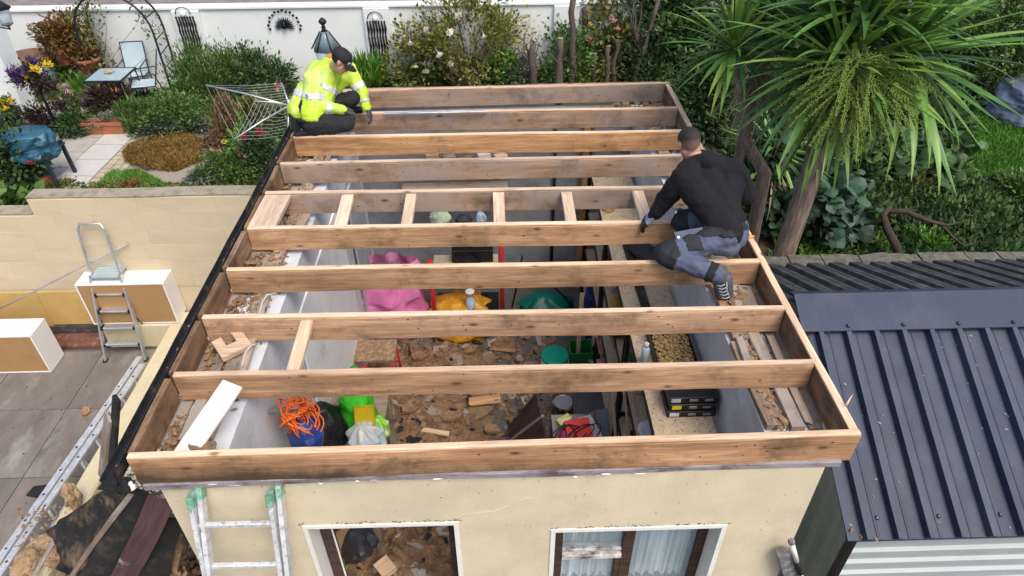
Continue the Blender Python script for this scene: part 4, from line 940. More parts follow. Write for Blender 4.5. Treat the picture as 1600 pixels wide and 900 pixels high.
# --- shelving along the right wall
CHIP = paint('chipboard', (.52, .42, .29), var=.2, scale=40, rough=.85, bmp=.2, dirt=(.40, .27, .15), dirt_amt=.3, dirt_scale=12)
sx0, sx1 = P(1008, 625, z=2.0).x, 3.655
for k, (y0, y1) in enumerate(((.66, 1.9), (1.95, 3.3), (3.35, 4.75))):
    t = thing('shelving_unit', ['black shelving unit nearest the front wall with chipboard shelves', 'middle black shelving unit with chipboard shelves along the right wall', 'black shelving unit farthest back along the right wall'][k], 'shelving', ((sx0 + sx1) / 2, (y0 + y1) / 2, 0), 'shelving units along the right wall')
    for z in (.35, .9, 1.45, 2.0): cbox('shelf', sx0 + .01, sx1 - .01, y0 + .02, y1 - .02, z - .02, z, CHIP, t); 
    for z in (.9, 1.45, 2.0): cbox('shelf_lip', sx0, sx0 + .008, y0 + .03, y1 - .03, z - .05, z + .004, BLACK, t); cbox('shelf_beam', sx0 + .01, sx1 - .01, y0 + .004, y0 + .018, z - .06, z - .0, BLACK, t)
    for x in (sx0 + .005, sx1 - .02):
        for y in (y0 + .012, y1 - .012): cbox('upright', x - .02, x + .02, y - .011, y + .011, 0, 2.02, BLACK, t)
# leaning pale planks in front of the shelving
for k, (u0, v0, u1, v1, z0, z1, w_) in enumerate(((962, 690, 958, 618, .7, 1.3, .07), (985, 690, 976, 618, .9, 1.5, .09), (966, 572, 955, 530, .6, 1.0, .08), (1000, 690, 990, 618, 1.1, 1.7, .03))):
    a_, b_ = P(u0, v0, z=z0), P(u1, v1, z=z1); d = (b_ - a_); a_ = a_ - d * .5
    tag(board('leaning_plank', a_, b_ + d * .25, w_, .02, paint('pale_plank', (.52, .43, .31), var=.15, rough=.8), None, up=(-1, 0, .3)), ['pale narrow plank leaning on the shelving, left of two', 'pale wide plank leaning on the shelving near the front', 'short pale plank leaning behind the second joist', 'thin pale lath leaning closest to the shelf edge'][k], 'plank', 'pale planks leaning on the shelving')
tag(board('pink_plank', P(944, 572, z=.9), P(932, 525, z=1.3), .06, .03, paint('pink_painted', (.42, .22, .20), var=.2, rough=.8), None, up=(-1, 0, .3)), 'dusty pink painted plank leaning on the shelving', 'plank')
# stack of black boxes on top shelf near the front
DK = paint('black_carton', (.012, .013, .016), var=.3, rough=.45)
for k in range(3):
    c0_, c1_ = P(1042, 640, z=2.05), P(1118, 640, z=2.05)
    y0 = P(1080, 652, z=2.0).y
    bx_ = thing('tool_case', ['lowest', 'middle', 'topmost'][k] + ' of the black tool cases stacked on the top shelf', 'tool case', ((c0_.x + c1_.x) / 2, y0 + .12, 2.0 + .065 * k), 'black tool cases stacked on the top shelf')
    z = 2.003 + .065 * k; x0, x1 = c0_.x + .012 * (k % 2), c1_.x - .01 * (k == 1); cbox('case_body', x0, x1, y0 + .01 * k, y0 + .26, z, z + .06, DK, bx_, cham=.006)
    cbox('case_label', x0 + .015, x0 + .085, y0 + .01 * k - .003, y0 + .01 * k, z + .012, z + .05, (gloss('label_white', (.8, .8, .82), .4), gloss('label_yellow', (.75, .65, .02), .4), gloss('label_pale', (.6, .6, .7), .4))[k], bx_, cham=.0005)
    cbox('case_latch', (x0 + x1) / 2 - .03, (x0 + x1) / 2 + .03, y0 + .01 * k - .004, y0 + .01 * k, z + .02, z + .042, STEEL, bx_, cham=.001); cbox('case_latch', x1 - .1, x1 - .04, y0 + .01 * k - .004, y0 + .01 * k, z + .02, z + .042, STEEL, bx_, cham=.001)
# chip tray, can
c = P(1048, 555, z=2.1); tray = thing('chip_tray', 'dark tray heaped with brown wood chips on the middle shelf', 'tray', (c.x, c.y, 2.0))
x0, x1, y0, y1 = P(1022, 560, z=2.05).x, sx1 - .01, P(1050, 575, z=2.05).y, P(1050, 575, z=2.05).y + .50
mb = MB()
for (a0, a1, b0, b1) in ((x0, x0 + .01, y0, y1), (x1 - .01, x1, y0, y1), (x0 + .01, x1 - .01, y0, y0 + .01), (x0 + .01, x1 - .01, y1 - .01, y1)): mb.box(a0, a1, b0, b1, 2.002, 2.10)
mb.box(x0 + .01, x1 - .01, y0 + .01, y1 - .01, 2.002, 2.02); mb.build('tray_shell', BLACK, tray)
mb = MB()
for k in range(1500): r = random.uniform(.004, .011); lump(mb, (random.uniform(x0 + .02, x1 - .02), random.uniform(y0 + .02, y1 - .02), 2.06 + random.uniform(0, .05)), (r * 1.5, r, r * .5), rough=.4)
ch = mb.build('wood_chips', paint('wood_chip', (.42, .29, .13), var=.4, scale=30, rough=.95), tray); ch['kind'] = 'stuff'
c = P(1006, 566, z=2.03); can = thing('spray_can', 'pale blue and white spray can on the top shelf beside the chip tray', 'can', (c.x, c.y, 2.0))
MB().lathe((c.x, c.y, 2.002), [(.033, 0), (.033, .05)], 16).build('can_base', gloss('teal_band', (.05, .35, .36), .3), can); MB().lathe((c.x, c.y, 2.0525), [(.033, 0), (.033, .12), (.02, .15)], 16).build('can_body', gloss('ice_blue', (.55, .68, .80), .3), can); MB().lathe((c.x, c.y, 2.203), [(.02, 0), (.02, .035), (.012, .04)], 12).build('can_cap', WHITEP, can)
mb = MB(); x0_, y0_ = sx0 + .22, 2.2
for k in range(900): r = random.uniform(.002, .006); lump(mb, (random.uniform(sx0 + .02, sx1 - .02), random.choice([random.uniform(.7, 1.85), random.uniform(2.0, 3.25), random.uniform(3.4, 4.7)]), 2.003), (r * 1.4, r, r * .6), rough=.4)
tag(mb.build('shelf_crumbs', CRUMB), 'brown crumbs scattered on the top shelves', 'debris', kind='stuff')
tag(board('dark_felt_roll', (sx0 + .21, 2.05, 2.012), (sx0 + .19, 3.2, 2.012), .085, .018, FELT, None), 'flat dark felt strip lying along the middle top shelf', 'felt strip')
c = P(985, 400, z=2.0); tag(big_lump('black_tub', (c.x + .14, c.y, 2.05), (.13, .2, .055), gloss('black_tub_plastic', (.01, .01, .01), .5), rough=.12, seed=4), 'black shallow tub on the far top shelf', 'tub')
c = P(948, 393, z=1.5); tag(big_lump('red_tin', (c.x, c.y, 1.49), (.035, .035, .03), RED, rough=.1, seed=3), 'small red tin on a lower shelf', 'tin')
for k, (yy, z, cc, r, lab) in enumerate(((.9, 1.5, (.02, .38, .18), (.08, .09, .06), 'green bottle-like bundle on the lower front shelf'), (1.2, 1.5, (.6, .65, .7), (.12, .15, .04), 'pale papers on the lower front shelf'), (1.5, .95, (.02, .02, .02), (.13, .2, .08), 'black bundle on the low front shelf'), (2.5, 1.5, (.03, .03, .04), (.15, .3, .09), 'dark bundle on the lower middle shelf'))):
    tag(big_lump('stored_bundle', (sx0 + .16, yy, z + r[2] * .4), r, paint('bundle_%d' % k, cc, var=.3, rough=.6), rough=.2, seed=k + 9), lab, 'bundle')
# red box with clutter and cables on the floor at the right front
c = P(905, 668, z=.75); ct = thing('tool_crate', 'upturned crate under the red box and cable clutter', 'crate', (c.x, c.y, 0)); 
cbox('crate_top', c.x - .25, c.x + .2, c.y - .22, c.y + .28, .60, .63, OLDWOOD, ct)
for x in (-.24, .19):
    for y in (-.2, .26): board('crate_leg', (c.x + x, c.y + y, 0), (c.x + x, c.y + y, .60), .03, .03, OLDWOOD, ct, up=(0, 1, 0))
tag(board('red_box', (c.x - .12, c.y - .06, .69), (c.x + .12, c.y - .03, .71), .30, .10, gloss('signal_red', (.72, .045, .04), .35), None, up=(.1, -.2, 1), cham=.01), 'red box among cables on the crate', 'box')
tag(board('yellow_pack', (c.x - .19, c.y + .1, .68), (c.x - .07, c.y + .17, .70), .08, .08, paint('yellow_white_pack', (.6, .55, .05), var=.2, rough=.5, dirt=(.8, .8, .78), dirt_amt=.5, dirt_scale=9), None), 'yellow and white packet left of the red box', 'packet')
tag(board('magazine_pile', (c.x + .06, c.y + .02, .66), (c.x + .19, c.y + .06, .66), .34, .05, paint('magazine', (.6, .6, .62), var=.4, scale=30, rough=.5), None), 'pale magazine pile right of the red box', 'magazines')
mb = MB()
for k in range(5):
    pts = []
    for q in range(16): t = q / 15 * 6.28; pts.append((c.x - .18 + .14 * cos(t + k) + .06 * k, c.y - .1 + .12 * sin(t * 1.2 + k), .75 + .03 * sin(2 * t + k) + (.05 if k > 2 else 0)))
    mb.tube(pts, .006, 5)
tag(mb.build('black_cable', BLACK), 'black cable looped over the red box', 'cable')
tag(board('magenta_pouch', (c.x - .2, c.y - .1, .66), (c.x - .13, c.y - .02, .70), .1, .05, gloss('magenta', (.35, .03, .12), .5), None), 'dark magenta pouch at the left end of the crate', 'pouch')
c = P(1010, 650, z=.4)
# dark board leaning near the middle of the room
tag(board('leaning_board', P(800, 700, z=.1), P(846, 648, z=.75), .02, .5, wood('dark_red_board', (.10, .05, .045), (.05, .025, .022), knots=False), None, up=(.4, 0, 1)), 'dark red-brown board with a pale top edge leaning in the rubble', 'board')
tag(board('pale_edge', P(794, 690, z=.42), P(848, 650, z=1.03), .035, .02, OLDWOOD, None), 'pale batten along the top of the dark leaning board', 'batten')
tag(board('grey_blanket', P(935, 640, z=.7) , P(945, 690, z=.5), .14, .12, paint('blue_grey_cloth', (.16, .18, .2), rough=.9), None, jit=.02), 'crumpled blue-grey cloth hanging beside the leaning planks', 'cloth')
# --- loose pieces on top
c0, c1 = P(272, 716, z=2.70), P(360, 592, z=2.885)
tag(board('white_board', P(288, 712, z=2.72), P(364, 600, z=2.885), .15, .022, paint('whitewashed_board', (.78, .74, .68), var=.05, rough=.8, dirt=(.6, .5, .4), dirt_amt=.2), None, up=(0, 0, 1)), 'whitish board laid from the wall head onto the second joist', 'board')
mb = MB(); 
for k in range(120): r = random.uniform(.005, .014); lump(mb, P(316 + random.gauss(0, 9), 700 + random.gauss(0, 5), z=2.75), (r * 1.6, r, r * .7), rough=.4)
tag(mb.build('insulation_tuft', CRUMB), 'tuft of brown fibre on the foot of the whitish board', 'debris', kind='stuff')
# U-shaped block
cu = P(362, 538, z=2.70); mb = MB(); a_ = radians(38); ax = Vector((cos(a_), sin(a_), .05)); ay = Vector((-sin(a_), cos(a_), .1)); az = ax.cross(ay)
mb.obox(cu + ax * .0 - ay * .055, ax, ay, az, .105, .045, .02); mb.obox(cu - ax * .07 + ay * .04, ax, ay, az, .034, .0495, .02); mb.obox(cu + ax * .07 + ay * .04, ax, ay, az, .034, .0495, .02)
tag(mb.build('notched_block', PALEPINE), 'notched U-shaped timber offcut lying on the left wall plate', 'offcut')
mb = MB(); mb.tube([P(375, 582, z=2.66), P(383, 552, z=2.68), P(392, 540, z=2.70), P(402, 537, z=2.68)], .007, 6); tag(mb.build('bare_cable', paint('grey_cable', (.48, .46, .42), rough=.5)), 'grey cable end curling at the left wall plate beside the notched offcut', 'cable')
mb = MB(); mb.tube([P(404, 495, z=2.66), P(410, 472, z=2.68), P(417, 461, z=2.70), P(432, 458, z=2.68)], .008, 6); tag(mb.build('bare_cable', _mats['grey_cable']), 'brown-grey cable bent over the left wall head behind the third joist', 'cable')
# grey bowl at right on wall head
gbw = P(1140, 462, z=2.70)
# spirit level / strip on the far joist
tag(board('metal_straightedge', P(600, 177, z=ZT + .03), P(760, 175, z=ZT + .03), .03, .022, ALU, None), 'long silver straightedge lying on the far joists beside the hi-vis worker', 'level')
tag(board('leaning_chipboard', P(520, 905, y=.45), P(535, 826, y=.70), .5, .015, paint('chipboard_sheet', (.42, .28, .14), var=.15, scale=20, rough=.8), None, up=(.9, -.3, 0)), 'brown chipboard sheet leaning just inside the doorway', 'sheet')
c = P(552, 828, z=1.0); tag(big_lump('grey_bin_bag', (c.x, c.y, .8), (.16, .16, .12), gloss('bin_bag', (.03, .03, .035), .3), rough=.3, seed=3), 'dark crumpled bin bag seen through the doorway', 'bag')
c = P(566, 858, z=.5); tag(big_lump('blue_rag', (c.x, c.y, .45), (.07, .07, .05), gloss('rag_blue', (.02, .09, .45), .6), rough=.4, seed=3), 'blue rag seen through the doorway', 'rag')
tag(board('offcut_block', P(592, 895, z=.3), P(612, 878, z=.32), .16, .07, PALEPINE, None), 'pale timber offcut lying on rubble inside the doorway', 'offcut')

# --- further small clutter on floor and shelves
def tin(lab, x, y, z, r, h, c, lid=None):
    t = thing('paint_tin', lab, 'tin', (x, y, z), 'tins and tubs stored inside')
    MB().lathe((x, y, z), [(r, 0), (r, h * .06), (r * .97, h * .08), (r * .97, h * .9), (r, h * .92), (r, h)], 18).build('tin_body', paint('tin_%.2f_%.2f_%.2f' % c, c, var=.25, scale=14, rough=.45, dirt=(.5, .48, .44), dirt_amt=.35, dirt_scale=12), t)
    MB().lathe((x, y, z + h + .001), [(r * .9, 0), (r * .9, .006), (r * .8, .008), (r * .78, .003)], 18).build('tin_lid', STEEL if lid is None else paint('lid_%.2f_%.2f_%.2f' % lid, lid, rough=.5), t)
for k, (u, v, z, r, h, c, lab) in enumerate([(832, 490, .02, .10, .22, (.06, .05, .05), 'dark tin beside the green tarpaulin'), (812, 560, .02, .05, .10, (.3, .05, .04), 'small red tin on the bare floor left of the bucket'), (930, 560, .02, .09, .24, (.10, .12, .16), 'dark blue-grey tub right of the green box'), (925, 535, .02, .08, .2, (.45, .43, .40), 'pale tin behind the green box'), (640, 425, .02, .11, .26, (.12, .10, .09), 'dark tin in front of the cardboard sheet'), (660, 478, .02, .10, .25, (.05, .05, .06), 'black tub between the pink bag and amber sack'), (930, 655, .02, .10, .3, (.16, .18, .20), 'grey tub beside the leaning planks'), (880, 628, .02, .12, .28, (.02, .02, .025), 'black tub behind the red box')]):
    q_ = P(u, v, z=z + h); tin(lab, q_.x, q_.y, z, r, h, c)
for k, (yy, z, r, h, c) in enumerate([(.82, 1.45, .07, .16, (.5, .1, .05)), (1.0, 1.45, .06, .12, (.1, .25, .4)), (1.75, 1.45, .08, .2, (.55, .5, .45)), (2.1, 1.45, .07, .17, (.1, .3, .15)), (2.9, 1.45, .08, .18, (.4, .3, .08)), (3.6, 1.45, .08, .2, (.35, .06, .05)), (4.3, 1.45, .07, .15, (.5, .5, .52)), (2.3, .9, .09, .2, (.3, .3, .32)), (3.9, 2.0, .07, .12, (.4, .25, .1))]):
    tin(['orange-red tin', 'blue tin', 'pale tall tin', 'green tin', 'mustard tin', 'red tin at the far end', 'grey tin at the far end', 'low grey tin', 'brown tin'][k] + ' on the ' + ('front' if yy < 1.9 else 'middle' if yy < 3.3 else 'far') + ' shelving unit', sx0 + .10, yy, z + .003, r, h, c)
for k, (u, v, z, du, dv, w_, t_, lab) in enumerate([(615, 590, .15, 25, -12, .09, .03, 'pale broken batten on the rubble left of the stool'), (660, 672, .16, 40, 6, .06, .03, 'short timber piece on the rubble near the front'), (735, 628, .14, 45, -6, .12, .02, 'flat broken board at the edge of the bare floor'), (720, 575, .10, -30, 8, .07, .03, 'brown offcut in the middle of the rubble'), (815, 660, .06, 22, 10, .05, .02, 'small pale splinter on the bare floor'), (770, 545, .05, 35, 4, .05, .02, 'thin lath on the bare floor between second and third joists')]):
    tag(board('floor_offcut', P(u, v, z=z), P(u + du, v + dv, z=z + .03), w_, t_, (OLDWOOD, PALEPINE, JOIST)[k % 3], None, ragged=.02, jit=.003), lab, 'offcut', 'timber offcuts on the floor inside')
for k, (u0, v0, u1, v1, c, lab) in enumerate([(800, 480, 816, 400, (.02, .02, .02), 'black broom handle leaning on the back wall'), (898, 482, 856, 440, (.02, .02, .022), 'black pipe leaning across the green tarpaulin'), (545, 470, 552, 395, (.35, .22, .12), 'brown stick leaning in the far left corner'), (640, 555, 636, 535, (.1, .1, .11), 'grey bent bar beside the red stool')]):
    a_, b_ = P(u0, v0, z=.1), P(u1, v1, z=1.3 if k < 3 else .5); MB_ = MB().tube([a_, a_.lerp(b_, .5) + Vector((.01, 0, .01)), b_], .013, 7)
    tag(MB_.build('leaning_rod', paint('handle_%d' % k, c, rough=.5)), lab, 'rod')
# ---------------------------------------------------------------- people
ICO2 = []
def _ico2():
    bm = bmesh.new(); bmesh.ops.create_icosphere(bm, subdivisions=2, radius=1.0); ICO2.extend([v_.co.copy() for v_ in bm.verts]); bm.free()
_ico2()
def rcone(bm, p0, r0, p1, r1):
    p0, p1 = Vector(p0), Vector(p1); t = bmesh.new()
    for v_ in ICO2: t.verts.new(p0 + v_ * r0); t.verts.new(p1 + v_ * r1)
    bmesh.ops.convex_hull(t, input=t.verts[:], use_existing_faces=False)
    mp = {}
    for f in t.faces:
        vs = []
        for v_ in f.verts:
            if v_ not in mp: mp[v_] = bm.verts.new(v_.co)
            vs.append(mp[v_])
        bm.faces.new(vs)
    t.free()
def ellip(bm, c, r, rot=None):
    m_ = Matrix.Translation(Vector(c)) @ (rot.to_4x4() if rot else Matrix.Identity(4)) @ Matrix.Diagonal((r[0], r[1], r[2], 1))
    bmesh.ops.create_icosphere(bm, subdivisions=3, radius=1.0, matrix=m_)
def blob(name, prims, mat, parent, voxel=.012, smooth=4, wr=0.0, wf=10.0, post=None, org=None):
    bm = bmesh.new()
    for p in prims:
        if p[0] == 'c': rcone(bm, *p[1:])
        else: ellip(bm, *p[1:])
    e_ = [ed for ed in bm.edges if not ed.link_faces]
    if e_: bmesh.ops.delete(bm, geom=e_, context='EDGES')
    org = Vector(org) if org is not None else wl(parent)
    bmesh.ops.translate(bm, verts=bm.verts, vec=-org)
    me = bpy.data.meshes.new(name + '_src'); bm.to_mesh(me); bm.free()
    o = bpy.data.objects.new(name, me); col.objects.link(o)
    md = o.modifiers.new('r', 'REMESH'); md.mode = 'VOXEL'; md.voxel_size = voxel; md.use_smooth_shade = True
    if smooth: ms = o.modifiers.new('s', 'SMOOTH'); ms.factor = .5; ms.iterations = smooth
    dg = bpy.context.evaluated_depsgraph_get(); dg.update()
    m2 = bpy.data.meshes.new_from_object(o.evaluated_get(dg)); o.modifiers.clear(); o.data = m2; m2.name = name
    if wr:
        nv_ = len(m2.vertices); co_ = np.zeros(nv_ * 3, np.float32); no_ = np.zeros(nv_ * 3, np.float32); m2.vertices.foreach_get('co', co_); m2.vertices.foreach_get('normal', no_)
        co_ = co_.reshape(-1, 3); no_ = no_.reshape(-1, 3); a_ = np.zeros(nv_, np.float32)
        for i_ in range(nv_):
            c_ = Vector(co_[i_]); a_[i_] = .7 * noise.fractal(c_ * wf + Vector((3, 1, 2)), .9, 2.1, 3) + .5 * (1 - abs(noise.noise(c_ * wf * 1.3)) * 2)
        m2.vertices.foreach_set('co', (co_ + no_ * (a_ * wr)[:, None]).ravel()); m2.update()
    if post: post(m2, org)
    m2.materials.clear(); m2.materials.append(mat)
    m2.polygons.foreach_set('use_smooth', [True] * len(m2.polygons)); m2.update()
    WL[o.name] = org
    if parent: o.parent = parent; o.location = org - wl(parent)
    else: o.location = org
    return o
def band(src, name, mat, test, off=.004, parent=None):
    """faces of a garment picked out by place, lifted slightly off it: tape, pads, hair"""
    me = src.data; org = wl(src); keep = [p for p in me.polygons if test(me.vertices and p.center + org)]
    idx = {}; V = []; F = []
    for p in keep:
        f = []
        for i in p.vertices:
            if i not in idx: idx[i] = len(V); V.append(me.vertices[i].co + me.vertices[i].normal * off)
            f.append(idx[i])
        F.append(f)
    if not F: return None
    m2 = bpy.data.meshes.new(name); m2.from_pydata([tuple(v_) for v_ in V], [], F); m2.materials.append(mat); m2.polygons.foreach_set('use_smooth', [True] * len(F)); m2.update()
    o = bpy.data.objects.new(name, m2); col.objects.link(o); WL[o.name] = org; par = parent or src; o.parent = par; o.location = org - wl(par)
    sd_ = o.modifiers.new('t', 'SOLIDIFY'); sd_.thickness = off; sd_.offset = -1
    return o
def onseg(p0, p1, t0, t1, rmax):
    p0, p1 = Vector(p0), Vector(p1); d = p1 - p0; L2 = d.length_squared
    def f(p):
        t = (p - p0).dot(d) / L2
        return t0 <= t <= t1 and ((p - p0) - d * t).length < rmax
    return f
def hand_prims(wr_, dir_, palm_n, size=1.0, curl=.5, side=1, thick=1.0):
    """palm, four unequal bent fingers and a thumb leaving the side of the palm"""
    d = Vector(dir_).normalized(); n = Vector(palm_n); n = (n - d * n.dot(d)).normalized(); s = d.cross(n) * side; w0 = Vector(wr_); P_ = []
    for k in (-1, -.33, .33, 1): P_.append(('c', w0 + s * .022 * k * size, .017 * size * thick, w0 + d * .085 * size + s * .030 * k * size, .014 * size * thick))
    for k, L_ in ((-1, .062), (-.33, .078), (.33, .082), (1, .072)):
        a_ = w0 + d * .085 * size + s * .030 * k * size; m_ = a_ + (d * cos(curl * .6) + n * sin(curl * .6)) * L_ * .55 * size; e_ = m_ + (d * cos(curl * 1.6) + n * sin(curl * 1.6)) * L_ * .5 * size
        P_ += [('c', a_, .0105 * size * thick, m_, .0098 * size * thick), ('c', m_, .0098 * size * thick, e_, .0085 * size * thick)]
    a_ = w0 + d * .025 * size + s * .025 * size; m_ = a_ + (d * .6 + s * .8).normalized() * .045 * size; e_ = m_ + (d * .9 + s * .2 + n * .4).normalized() * .036 * size
    P_ += [('c', a_, .014 * size * thick, m_, .012 * size * thick), ('c', m_, .0115 * size * thick, e_, .0095 * size * thick)]
    return P_
SKIN = paint('skin', (.50, .28, .20), var=.08, scale=8, rough=.55, bmp=.05)
def head_prims(c, fwd, up, s=1.0):
    f = Vector(fwd).normalized(); u = Vector(up); u = (u - f * u.dot(f)).normalized(); r = f.cross(u); R_ = Matrix((r, f, u)).transposed(); c = Vector(c)
    q = lambda x, y, z: c + (r * x + f * y + u * z) * s
    pr = [('e', q(0, -.012, .028), (.076 * s, .096 * s, .088 * s), R_), ('c', q(0, .03, -.02), .062 * s, q(0, .048, -.085), .040 * s), ('c', q(-.03, .02, -.05), .042 * s, q(-.015, .055, -.09), .028 * s), ('c', q(.03, .02, -.05), .042 * s, q(.015, .055, -.09), .028 * s),
          ('c', q(0, .088, .012), .012 * s, q(0, .112, -.022), .014 * s), ('c', q(-.012, .100, -.026), .010 * s, q(.012, .100, -.026), .010 * s), ('c', q(-.035, .080, .028), .014 * s, q(.035, .080, .028), .014 * s), ('c', q(-.018, .092, -.052), .009 * s, q(.018, .092, -.052), .009 * s),
          ('e', q(-.079, -.002, -.002), (.010 * s, .020 * s, .032 * s), R_), ('e', q(.079, -.002, -.002), (.010 * s, .020 * s, .032 * s), R_)]
    return pr, q, R_
def face_parts(parent, q, R_):
    for sx in (-1, 1):
        MB().lathe(q(sx * .031, .082, .012), [(.0, -.008), (.011, -.003), (.012, .003), (.006, .008)], 10, ax=(q(0, 1, 0) - q(0, 0, 0))).build('eye', paint('eye_white', (.7, .68, .66), rough=.3), parent)
        MB().tube([q(sx * .016, .094, .034), q(sx * .032, .092, .040), q(sx * .05, .078, .034)], [.004, .005, .003], 5).build('eyebrow', paint('dark_hair', (.02, .015, .012), rough=.8), parent)
    MB().tube([q(-.022, .098, -.052), q(0, .103, -.051), q(.022, .098, -.052)], [.002, .004, .002], 5).build('mouth', paint('lips', (.35, .14, .12), rough=.5), parent)

# ---- worker in hi-vis, left
HV = paint('hi_vis_yellow', (.47, .66, .045), var=.12, scale=5, rough=.7, bmp=.1, fine=90, dirt=(.60, .72, .30), dirt_amt=.45, dirt_scale=3)
TAPE = paint('reflective_tape', (.62, .66, .66), var=.08, rough=.35, metal=.2)
BLKT = paint('black_trousers', (.016, .017, .02), var=.35, scale=12, rough=.85, bmp=.15, fine=60)
GLV = paint('grey_work_glove', (.05, .052, .056), var=.4, scale=20, rough=.75, bmp=.2)
pv = Vector((.17, 4.20, 2.99)); A = thing('person', 'worker in yellow hi-vis jacket and black cap crouching at the far left roof corner', 'person', (pv.x, pv.y, ZT))
hN, hF = Vector((.21, 4.10, 2.98)), Vector((.18, 4.32, 2.99)); kN, aN = P(542, 194, z=2.95), P(490, 203, z=2.915); kF, aF = Vector((.58, 4.42, 3.10)), Vector((.42, 4.575, 2.93))
nk = P(517, 98, z=3.45); shN, shF = P(488, 122, z=3.36), P(543, 108, z=3.34); elN, wrN = P(493, 166, z=3.13), P(536, 172, z=3.075); elF, wrF = P(566, 146, z=3.12), P(573, 168, z=2.99)
hd = P(533, 95, z=3.555)
body = [('c', pv, .10, nk - Vector((0, 0, .05)), .07), ('c', nk - Vector((0, 0, .03)), .056, hd - Vector((0, 0, .06)), .055), ('c', hN, .07, kN, .05), ('c', kN, .05, aN, .04), ('c', hF, .07, kF, .05), ('c', kF, .05, aF, .04), ('c', shN, .045, elN, .036), ('c', elN, .036, wrN, .026), ('c', shF, .045, elF, .036), ('c', elF, .036, wrF, .026), ('c', nk - Vector((0, 0, .06)), .05, shN, .035), ('c', nk - Vector((0, 0, .06)), .05, shF, .035)]
hp, q, R_ = head_prims(hd, (.72, -.10, -.62), (.6, 0, .8)); bo = blob('body', body + hp, SKIN, A, .009, 2)
face_parts(A, q, R_)
mid = (shN + shF) / 2
jk = blob('jacket', [('c', pv + Vector((.03, 0, .04)), .155, nk - Vector((.03, .02, .10)), .135), ('c', hN + Vector((0, 0, .07)), .115, shN - Vector((-.02, 0, .03)), .098), ('c', hF + Vector((0, 0, .07)), .115, shF - Vector((.02, 0, .04)), .098), ('c', shN, .088, elN, .070), ('c', elN, .068, wrN, .048), ('c', shF, .085, elF, .068), ('c', elF, .066, wrF, .046), ('c', nk - Vector((.03, 0, .04)), .095, shN, .090), ('c', nk - Vector((.03, 0, .04)), .095, shF, .088), ('c', P(468, 172, z=3.06), .125, P(497, 112, z=3.36), .115), ('c', nk - Vector((.03, 0, .03)), .085, nk + Vector((.005, 0, .02)), .074)], HV, A, .010, 2, .013, 9)
back_lo, back_hi = pv + Vector((0, 0, .02)), nk
ax_ = (back_hi - back_lo)
def torso_only(p): return onseg(shN, elN, -.2, 1.1, .10)(p) is False and onseg(shF, elF, -.1, 1.1, .10)(p) is False and onseg(elN, wrN, 0, 1.2, .08)(p) is False
band(jk, 'reflective_band', TAPE, lambda p: onseg(back_lo, back_hi, .22, .33, .30)(p) and torso_only(p)); band(jk, 'reflective_band', TAPE, lambda p: onseg(back_lo, back_hi, .50, .60, .30)(p) and torso_only(p))
for a_, b_ in ((shN, elN), (shF, elF)): band(jk, 'reflective_band', TAPE, onseg(a_, b_, .62, .84, .105))
for a_, b_ in ((elN, wrN), (elF, wrF)): band(jk, 'reflective_band', TAPE, onseg(a_, b_, .42, .62, .075))
band(jk, 'collar_lining', paint('orange_lining', (.55, .22, .05), rough=.8), onseg(nk, nk + (nk - mid).normalized() * .1 + Vector((.03, 0, .05)), .35, 1.2, .075), .003)
tr = blob('trousers', [('c', hN, .125, pv + Vector((0, .1, .02)), .125), ('c', hN, .105, kN, .078), ('c', kN, .076, aN, .062), ('c', hF, .105, kF, .078), ('c', kF, .076, aF, .060), ('c', pv, .135, pv + Vector((.02, 0, .09)), .14)], BLKT, A, .010, 2, .014, 9)
for a_, dr in ((aN, Vector((-.8, -.05, -.12))), (aF, Vector((.75, .05, -.05)))):
    dr.normalize(); blob('boot', [('c', a_ - dr * .06, .052, a_ + dr * .09 - Vector((0, 0, .015)), .048), ('c', a_ + dr * .09 - Vector((0, 0, .015)), .048, a_ + dr * .18 - Vector((0, 0, .025)), .040), ('c', a_, .055, a_ + Vector((0, 0, .08)), .055)], BLACK, A, .010, 2)
for w_, dr, pn, sd_, cu in ((wrN, Vector((.8, .2, -.35)), Vector((0, .1, -1)), 1, .9), (wrF, Vector((.35, -.25, -.75)), Vector((-.7, -.2, -.5)), -1, .7)):
    gl_ = blob('glove', hand_prims(w_, dr, pn, 1.08, cu, sd_, 1.15) + [('c', w_ - dr.normalized() * .05, .036, w_ + dr.normalized() * .02, .033)], GLV, A, .006, 1)
# cap
CAPM = paint('black_cap', (.014, .015, .02), var=.2, rough=.8, bmp=.1)
cp = blob('cap', [('e', q(0, -.014, .042), (.088, .108, .086), R_), ('c', q(0, -.03, .09), .035, q(0, .03, .095), .035)], CAPM, A, .008, 2)
def trimcap(o, qq, zlim):
    f_ = (qq(0, 0, 1) - qq(0, 0, 0)); c_ = qq(0, 0, 0); me = o.data; bm = bmesh.new(); bm.from_mesh(me); org = wl(o)
    bmesh.ops.delete(bm, geom=[v_ for v_ in bm.verts if (v_.co + org - c_).dot(f_) < zlim], context='VERTS'); bm.to_mesh(me); bm.free(); me.update()
    so = o.modifiers.new('t', 'SOLIDIFY'); so.thickness = .006
trimcap(cp, q, .022)
mb = MB(); nv_ = 13; V = []
for layer in (0, 1):
    for i in range(nv_):
        a_ = -1.15 + 2.3 * i / (nv_ - 1)
        V.append(q(.082 * sin(a_), .082 * cos(a_) + .008, .040 - .006 * layer - .012 * abs(a_))); V.append(q(.088 * sin(a_), .088 * cos(a_) + .085 * cos(a_ * .9), .018 - .006 * layer - .018 * abs(a_)))
F = []
